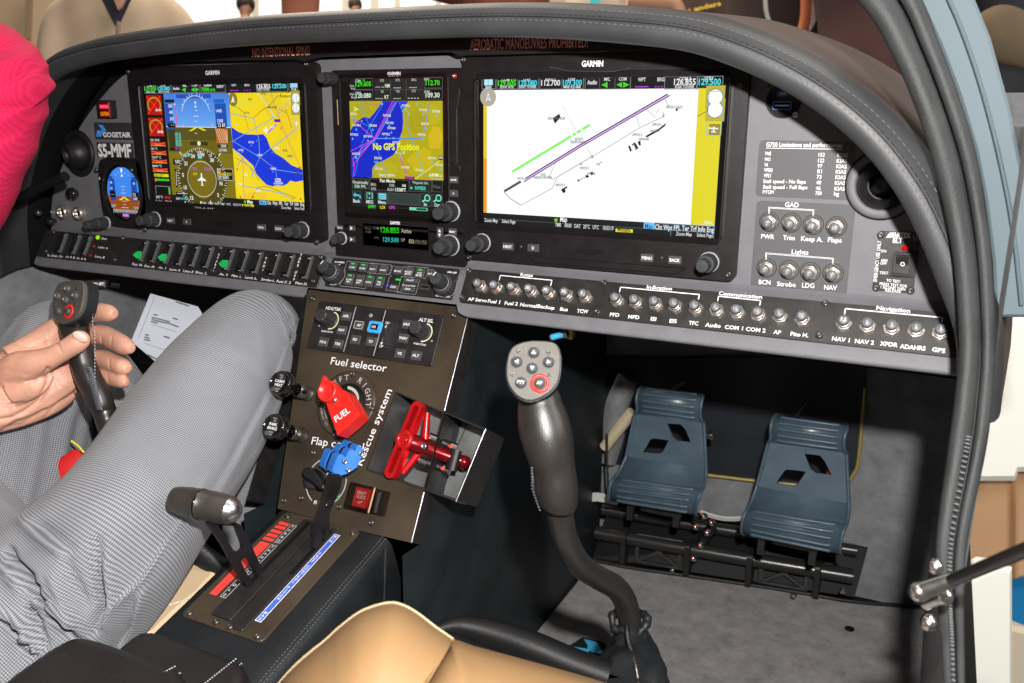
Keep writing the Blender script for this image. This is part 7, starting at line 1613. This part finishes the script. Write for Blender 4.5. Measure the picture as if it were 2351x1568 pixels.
def pad(lab,hgt,poly,st_rows,nm='armrest',th=60,loc_=(0,0)):
    f_=F3.shift(hgt); t=thing(nm,f_.W(*f_.L('u',*poly[2]),-th),lab,'armrest','padded leather armrests')
    P=[f_.L('u',*q) for q in poly]
    n=len(P); m=MB(); layers=[(-th,0),(-14,0),(-8,.6),(-3.5,2.4),(-1,5),(0,9)]; vs=[]
    for h,i_ in layers: vs+=flat(inset(P,i_),h)
    m.add(vs,[[l*n+i,l*n+(i+1)%n,(l+1)*n+(i+1)%n,(l+1)*n+i] for l in range(len(layers)-1) for i in range(n)],mat('arm_leather',(.013,.0115,.0115),.45,spec=.35,bump=.4,bs=800,var=.2,vs=20),f_,True); m.add(vs[-n:],[list(range(n))],MATS['arm_leather'],f_,True); m.build('padded_cover',t)
    m=MB()
    for (A,B,h) in st_rows:
        for i in range(16):
            f=i/16; a=[A[k]+(B[k]-A[k])*f for k in (0,1)]; b=[A[k]+(B[k]-A[k])*(f+.035) for k in (0,1)]; ff=F3.shift(hgt+h+2.2); m.tube([ff.W(*ff.L('u',*a)),ff.W(*ff.L('u',*b))],.6,'stitchw',5)
    m.build('stitching',t,kind='stuff'); return t,f_
t_,f_=pad('black leather armrest pad with pale stitching and embossed lettering, nearest in the lower left corner',52,[(-300,1000),(0,800),(120,705),(400,510),(560,420),(640,393),(720,390),(850,420),(1000,470),(1250,565),(1470,650),(1530,685),(1562,740),(1565,830),(1350,1500),(400,1500)],[((1500,672),(1150,860),-3),((1545,728),(1290,860),-9)])
m=MB(); ems=mat('embossed_leather',(.012,.011,.011),.6); m.tz(f_,'GOGETAIR','u',515,640,985,808,6.0,ems,.2,.0); m.poly(f_,[f_.L('u',*q) for q in ((480,590),(560,560),(600,585),(540,600))],.2,ems); m.build('embossed_lettering',t_)
pad('black leather armrest pad behind the lettered one, next to the throttle plate',26,[(850,700),(1000,492),(1100,410),(1200,348),(1300,345),(1500,400),(1800,510),(2000,585),(2070,625),(2098,690),(2090,760),(1900,1300),(1200,1300)],[((2020,607),(1700,860),-2),((2068,648),(1780,860),-8)])
# black spar cover below the right seat and taped box on the floor
m=MB(); zlimb(m,'h',[(740,1215,705,30),(850,1185,712,55),(960,1190,716,72),(1150,1240,716,95),(1400,1330,710,105),(1650,1435,704,105),(1900,1530,698,110)],mat('spar_leather',(.006,.006,.0065),.5,spec=.25,bump=.3),28,6); m.build('spar_cover',None,'black leather covered beam under the front of the tan seat','beam')
tb=thing('floor_box', ptz(1020+340,1430+60,-700), 'low black box with a piece of blue tape on the carpet by the stick boot','box')
f_=Fr((0,0,-690),(1,0,0),(0,1,0)); m=MB(); m.prism(f_,[f_.L('h',*q) for q in ((1610,1320),(1722,1252),(1790,1262),(1885,1288),(1930,1350),(1900,1420),(1650,1420))],-20,0,'leather',3); m.build('box_body',tb)
m=MB(); m.poly(f_,[f_.L('h',*q) for q in ((1735,1272),(1790,1285),(1825,1300),(1868,1372),(1800,1364),(1760,1345),(1765,1318))],.6,'tape'); m.poly(f_,[f_.L('h',*q) for q in ((1672,1328),(1745,1338),(1775,1352),(1768,1364),(1712,1352))],.7,'tape'); m.build('blue_tape',tb)
# ================================================================== hall behind the aircraft
def bpoly(m, pts, d, th, mt, z='D', ch=0):
    f_=Fr(pt(*px(z,*pts[0]),d), CM@Vector((1,0,0)), Vector((0,0,1)) if 0 else CM@Vector((0,1,0)))
    P=[f_.L(z,*q) for q in pts]; m.prism(f_,P,-th,0,mt,ch)
def wallplane(m, x0,y0,x1,y1,d,mt):
    bpoly(m,[(x0,y1),(x1,y1),(x1,y0),(x0,y0)],d,40,mt)
m=MB(); wallplane(m,-400,-400,394,260,5200,mat('hall_wall',(.55,.42,.28),.8,var=.1,vs=1.5)); m.build('hall_wall',None,'tan hall wall far behind the glareshield at left','wall')
m=MB(); wallplane(m,1250,-400,2700,500,6200,mat('hall_wall_far',(.50,.42,.34),.8,var=.2,vs=1)); m.build('hall_wall',None,'warm brown hall wall far behind the right half of the glareshield','wall')
m=MB(); bpoly(m,[(60,-60),(72,-60),(66,90),(55,90)],5000,30,mat('door_edge',(.28,.20,.13),.7)); m.build('door_jamb',None,'brown upright edge on the hall wall at the far left','door frame')
m=MB(); bpoly(m,[(200,30),(228,30),(228,64),(206,64)],5100,20,mat('yellow_sign',(.55,.36,.03),.6)); m.build('wall_sign',None,'small yellow sign on the hall wall behind the beige jacket','sign')
for i,(x0,x1,a) in enumerate(((395,862,'widest bright window pane between beige jacket and first post'),(880,935,'narrow bright window pane right of the first post'),(700-100,0,''),(1090,1135,''),(960,1075,'bright window pane behind the second dark head'),(1140,1190,'last bright window pane above the glareshield crest'))):
    pass
wins=[(395,578),(592,645),(700,785),(800,850),(868,905),(918,1000),(1012,1100)]
txt=('between the beige jacket and the first post','right of the first post','behind the reddish brown shape','left of the small dark head','right of the small dark head','left of the last posts','at the glareshield crest')
for (x0,x1),tt in zip(wins,txt):
    m=MB(); wallplane(m,x0,-250,x1,90,5600,em('fffaf0',1.25)); m.build('window_pane',None,'overexposed white hall window pane '+tt,'window','bright hall windows')
m=MB()
for x0,x1 in ((578,592),(645,700),(785,800),(850,868),(905,918),(1000,1012)): wallplane(m,x0,-250,x1,90,5580,mat('mullion',(.55,.50,.44),.6))
m.build('window_posts',None,'row of pale posts between the white hall windows','window frame')
# bystanders
p1=thing('person', pt(270,400,2300), 'standing person in a beige jacket over a dark shirt, behind the glareshield at left','person','bystanders')
m=MB(); zlimb(m,'D',[(300,-160,2300,50),(290,-90,2300,55),(282,-40,2295,58),(270,20,2290,66),(270,60,2300,80),(270,160,2300,110),(270,330,2300,130),(270,600,2300,130)],'skin',24,5,.7)
for s_ in (-1,1): zlimb(m,'D',[(270+s_*60,40,2300,40),(270+s_*120,130,2300,40),(270+s_*140,300,2300,36),(270+s_*110,520,2250,30)],'skin',14,4)
bd=m.build('body',p1); remesh(bd,.009,4)
bj=mat('beige_jacket',(.55,.41,.29),.85,bump=.3,bs=60,var=.12,vs=6,sheen=.3)
m=MB()
def jf(i,t): return 1+.03*math.sin(5*t+6*i)
zlimb(m,'D',[(275,-18,2300,62),(272,8,2300,118,.62),(268,50,2300,140,.62),(265,110,2300,148,.62),(264,200,2300,150,.62),(262,400,2300,150,.62)],bj,48,6,.62,rf=jf)
zlimb(m,'D',[(190,10,2290,32),(150,50,2270,46),(132,130,2240,46),(128,230,2220,44),(150,330,2180,42)],bj,24,5,rf=jf); zlimb(m,'D',[(370,15,2300,34),(402,60,2290,44),(425,130,2280,46),(430,230,2270,44)],bj,24,5,rf=jf)
zlimb(m,'D',[(190,6,2300,26),(230,-10,2300,34),(280,-16,2300,38),(330,-8,2300,34),(370,8,2300,28)],bj,20,4,.9)
jk=m.build('jacket',p1); remesh(jk,.012,14)
m=MB(); zlimb(m,'D',[(272,50,2130,5),(270,110,2130,5),(266,180,2130,5)],mat('jacket_zip',(.30,.22,.15),.7),8,3); m.build('zip',p1)
m=MB(); bpoly(m,[(218,-30),(312,-40),(272,45),(262,56)],2140,14,mat('navy_shirt',(.02,.022,.04),.8),ch=3); m.build('shirt',p1)
m=MB(); bpoly(m,[(240,-45),(306,-50),(276,14),(268,20)],2122,12,'skin',ch=3); m.build('chest',p1)
hair=mat('dark_hair',(.03,.02,.016),.7)
def headp(x,y,d,r,lab,hm,body_m):
    t=thing('person', pt(x,y+300,d), lab,'person','bystanders')
    m=MB(); c=pt(x,y,d); R2=r*d/FOC; zlimb(m,'D',[(x,y-r*.6,d,r*.6),(x,y,d,r*.85),(x,y+r*.7,d,r*.62),(x,y+r*1.4,d,r*.5),(x,y+r*2.2,d,r*1.5,.6),(x,y+r*5,d,r*2,.6)],'skin',18,4); m.ball(tuple(c),R2*.95,'skin',18,(.8,.9,1.1)); b_=m.build('body',t); remesh(b_,.012,3)
    m=MB(); m.ball(tuple(c+CM@Vector((0,R2*.25,-R2*.12))),R2*1.06,hm,18,(.86,.95,.98)); m.build('hair',t)
    m=MB(); zlimb(m,'D',[(x,y+r*1.7,d,r*1.3),(x,y+r*2.6,d,r*2.1,.6),(x,y+r*5.5,d,r*2.2,.6)],body_m,24,4); m.build('shirt',t)
headp(563,14,3600,22,'distant person with short dark hair framed by the white windows',hair,mat('grey_shirt',(.12,.11,.12),.8))
headp(815,14,4200,17,'small distant dark haired person right of the window posts',hair,MATS['grey_shirt'])
m=MB(); zlimb(m,'D',[(685,-150,3300,48),(690,-60,3300,50),(690,0,3300,44,.7),(690,80,3300,40,.7)],mat('terracotta',(.30,.10,.06),.8,var=.15,vs=8),28,5); m.build('reddish_bag',None,'blurred reddish brown bundle in front of the white windows','bundle')
# poster with lettering, right of the crest
ps=thing('poster', pt(1590,60,3900), 'dark poster with yellow and orange lettering behind the glareshield','poster')
m=MB(); bpoly(m,[(1480,-160),(1700,-160),(1700,130),(1480,130)],3900,20,mat('poster_dark',(.05,.025,.018),.7,var=.3,vs=4)); m.build('board',ps)
fp_=Fr(pt(1590,20,3880),CM@Vector((1,0,0)),CM@Vector((0,1,0))); m=MB(); m.tz(fp_,'nd','D',1568,34,1586,30,22,mat('orange_letters',(.75,.22,.02),.6),1,.03); m.tz(fp_,'anders','D',1594,26,1656,12,20,mat('yellow_letters',(.80,.52,.03),.6),1,.03); m.build('lettering',ps)
m=MB(); zlimb(m,'D',[(1440,0,3300,26),(1500,6,3300,30),(1545,14,3300,22),(1560,40,3300,18)],mat('bare_arm',(.62,.33,.20),.6),20,5); m.build('blurred_shape',None,'pale orange blurred arm above the glareshield crest','arm')
m=MB(); zlimb(m,'D',[(1000,-40,3500,40),(1100,0,3500,24),(1180,4,3500,22),(1260,0,3500,26)],mat('red_brown',(.22,.06,.04),.8,var=.4,vs=12),16,5); m.build('clutter',None,'low reddish brown clutter seen over the glareshield crest','clutter')
m=MB(); bpoly(m,[(1300,-60),(1420,-60),(1420,40),(1300,40)],4300,20,mat('pale_banner',(.55,.45,.38),.7)); m.build('banner',None,'pale pinkish banner over the glareshield crest','banner')
m=MB(); bpoly(m,[(1355,-60),(1378,-60),(1378,30),(1355,30)],4200,10,mat('teal_stripe',(.03,.40,.48),.6)); m.build('banner',None,'narrow teal strip beside the pale banner','banner')
# dark clothed people at the right
dk=mat('dark_clothes',(.035,.020,.016),.85,bump=.3,bs=40,var=.35,vs=6)
p2=thing('person', pt(1790,500,2500), 'standing person in dark brown clothes with a pale hanging cord','person','bystanders')
m=MB(); zlimb(m,'D',[(1790,-420,2500,55),(1790,-330,2500,50),(1790,-260,2500,110,.6),(1790,-100,2500,120,.6),(1790,200,2500,110,.6),(1790,600,2500,100,.6)],'skin',20,4); b_=m.build('body',p2); remesh(b_,.012,3)
m=MB(); zlimb(m,'D',[(1785,-270,2500,110),(1790,-150,2500,128,.6),(1790,0,2500,122,.6),(1785,150,2500,118,.6),(1785,300,2500,112,.6),(1790,520,2500,105,.6)],dk,32,5,rf=lambda i,t:1+.03*math.sin(6*t+7*i)); remesh(m.build('coat',p2),.012,4)
m=MB(); m.tube(smooth([tuple(pt(x,y,2330)) for x,y in ((1757,-60),(1758,20),(1768,60),(1765,100),(1770,130))],5),6,mat('pale_cord',(.42,.40,.38),.6),8); m.build('cord',p2)
p3=thing('person', pt(1990,520,2200), 'person in a dark maroon coat next to the windscreen post','person','bystanders')
m=MB(); zlimb(m,'D',[(2010,-480,2200,60),(2010,-380,2200,52),(2010,-300,2200,120,.6),(2010,-100,2200,130,.6),(2010,250,2200,120,.6),(2010,600,2200,110,.6)],'skin',20,4); b_=m.build('body',p3); remesh(b_,.012,3)
mr=mat('maroon_coat',(.055,.018,.016),.85,bump=.4,bs=30,var=.35,vs=5)
m=MB(); zlimb(m,'D',[(2020,-320,2200,110),(2020,-200,2200,150,.6),(2015,-50,2200,150,.6),(2008,60,2200,130,.6),(2010,160,2200,140,.6),(2030,300,2200,150,.6),(2040,500,2200,150,.6)],mr,36,5,rf=lambda i,t:1+.035*math.sin(7*t+5*i)); remesh(m.build('coat',p3),.012,4)
m=MB(); zlimb(m,'D',[(1850,-80,2350,16),(1850,30,2350,12),(1838,95,2350,14),(1845,140,2350,16),(1870,165,2350,20)],mat('orange_brown',(.55,.14,.05),.7,var=.3,vs=10),14,5); m.build('hand',p2); 
m=MB(); bpoly(m,[(1868,-60),(1930,-60),(1885,30),(1862,70),(1852,40)],2380,10,mat('pale_pink',(.62,.45,.42),.8),ch=3); m.build('scarf',p2)
m=MB(); zlimb(m,'D',[(2080,330,3000,14),(2095,350,3000,26),(2100,380,3000,16)],mat('gold_thing',(.45,.22,.05),.5,var=.4,vs=20),14,4); m.build('gold_object',None,'small golden brown object seen past the windscreen post','ornament')
# right side exterior
p4=thing('person', pt(2310,500,2100), 'person in dark trousers with an olive brown shoulder bag, far upper right','person','bystanders')
m=MB(); zlimb(m,'D',[(2330,-480,2100,50),(2330,-400,2100,40),(2330,-330,2100,70,.5),(2330,-220,2100,60,.5),(2330,0,2100,50,.5),(2320,200,2100,30,.5),(2300,330,2100,14,.5)],'skin',20,4); b_=m.build('body',p4); remesh(b_,.012,3)
m=MB(); zlimb(m,'D',[(2335,-330,2100,115,.7),(2335,-250,2100,125,.7),(2335,-60,2100,112,.7),(2330,80,2100,84,.7),(2320,160,2100,58,.6),(2312,260,2100,44,.6),(2300,345,2100,28,.6),(2296,380,2100,14,.6)],mat('black_navy',(.012,.012,.02),.8),24,5); m.build('trousers',p4)
m=MB(); zlimb(m,'D',[(2240,50,1900,18,.5),(2275,62,1900,55,.5),(2310,80,1900,66,.5),(2345,100,1900,60,.5),(2380,130,1900,40,.5)],mat('olive_bag',(.13,.09,.05),.8,var=.2,vs=12),24,4); bag=m.build('shoulder_bag',None,'olive brown shoulder bag hanging in front of dark trousers, upper right','bag')
m=MB(); wallplane(m,2150,-300,2800,520,4200,mat('pale_hall',(.72,.72,.66),.8)); m.build('hall_wall',None,'pale hall wall in the far upper right corner','wall')
cabm=mat('tan_cabinet',(.55,.33,.18),.45,var=.06,vs=3)
wg=thing('white_stand', pt(2330,1000,1500), 'bright white glossy exterior panel beside the right door frame','panel')
wm=mat('bright_white',(.95,.95,.88),.35,coat=.3)
m=MB(); bpoly(m,[(2200,728),(2500,728),(2500,1080),(2345,1085),(2338,1106),(2200,1106)],1500,60,wm,ch=10); m.build('upper_panel',wg)
m=MB(); bpoly(m,[(2180,1348),(2290,1300),(2330,1305),(2330,1650),(2180,1650)],1350,60,wm,ch=8); m.build('lower_panel',wg)
m=MB(); bpoly(m,[(2180,1096),(2335,1096),(2335,1330),(2180,1400)],1580,50,cabm,ch=4); bpoly(m,[(2336,1078),(2375,1078),(2372,1320),(2334,1330)],1560,50,cabm,ch=4); m.build('cabinet',None,'tan brown cabinet panels seen between white surfaces beyond the door frame','cabinet')
m=MB(); bpoly(m,[(2280,1060),(2520,1060),(2500,1460),(2280,1460)],1900,30,mat('vivid_blue',(.0,.20,.50),.6,var=.15,vs=6)); m.build('blue_banner',None,'vivid blue banner at the far right edge behind the strut','banner')
m=MB(); bpoly(m,[(2250,1420),(2360,1445),(2500,1500),(2500,1700),(2250,1700)],1620,50,mat('beige_floor_unit',(.62,.54,.42),.4),ch=10); m.build('beige_unit',None,'rounded beige unit in the lower right corner','cabinet')
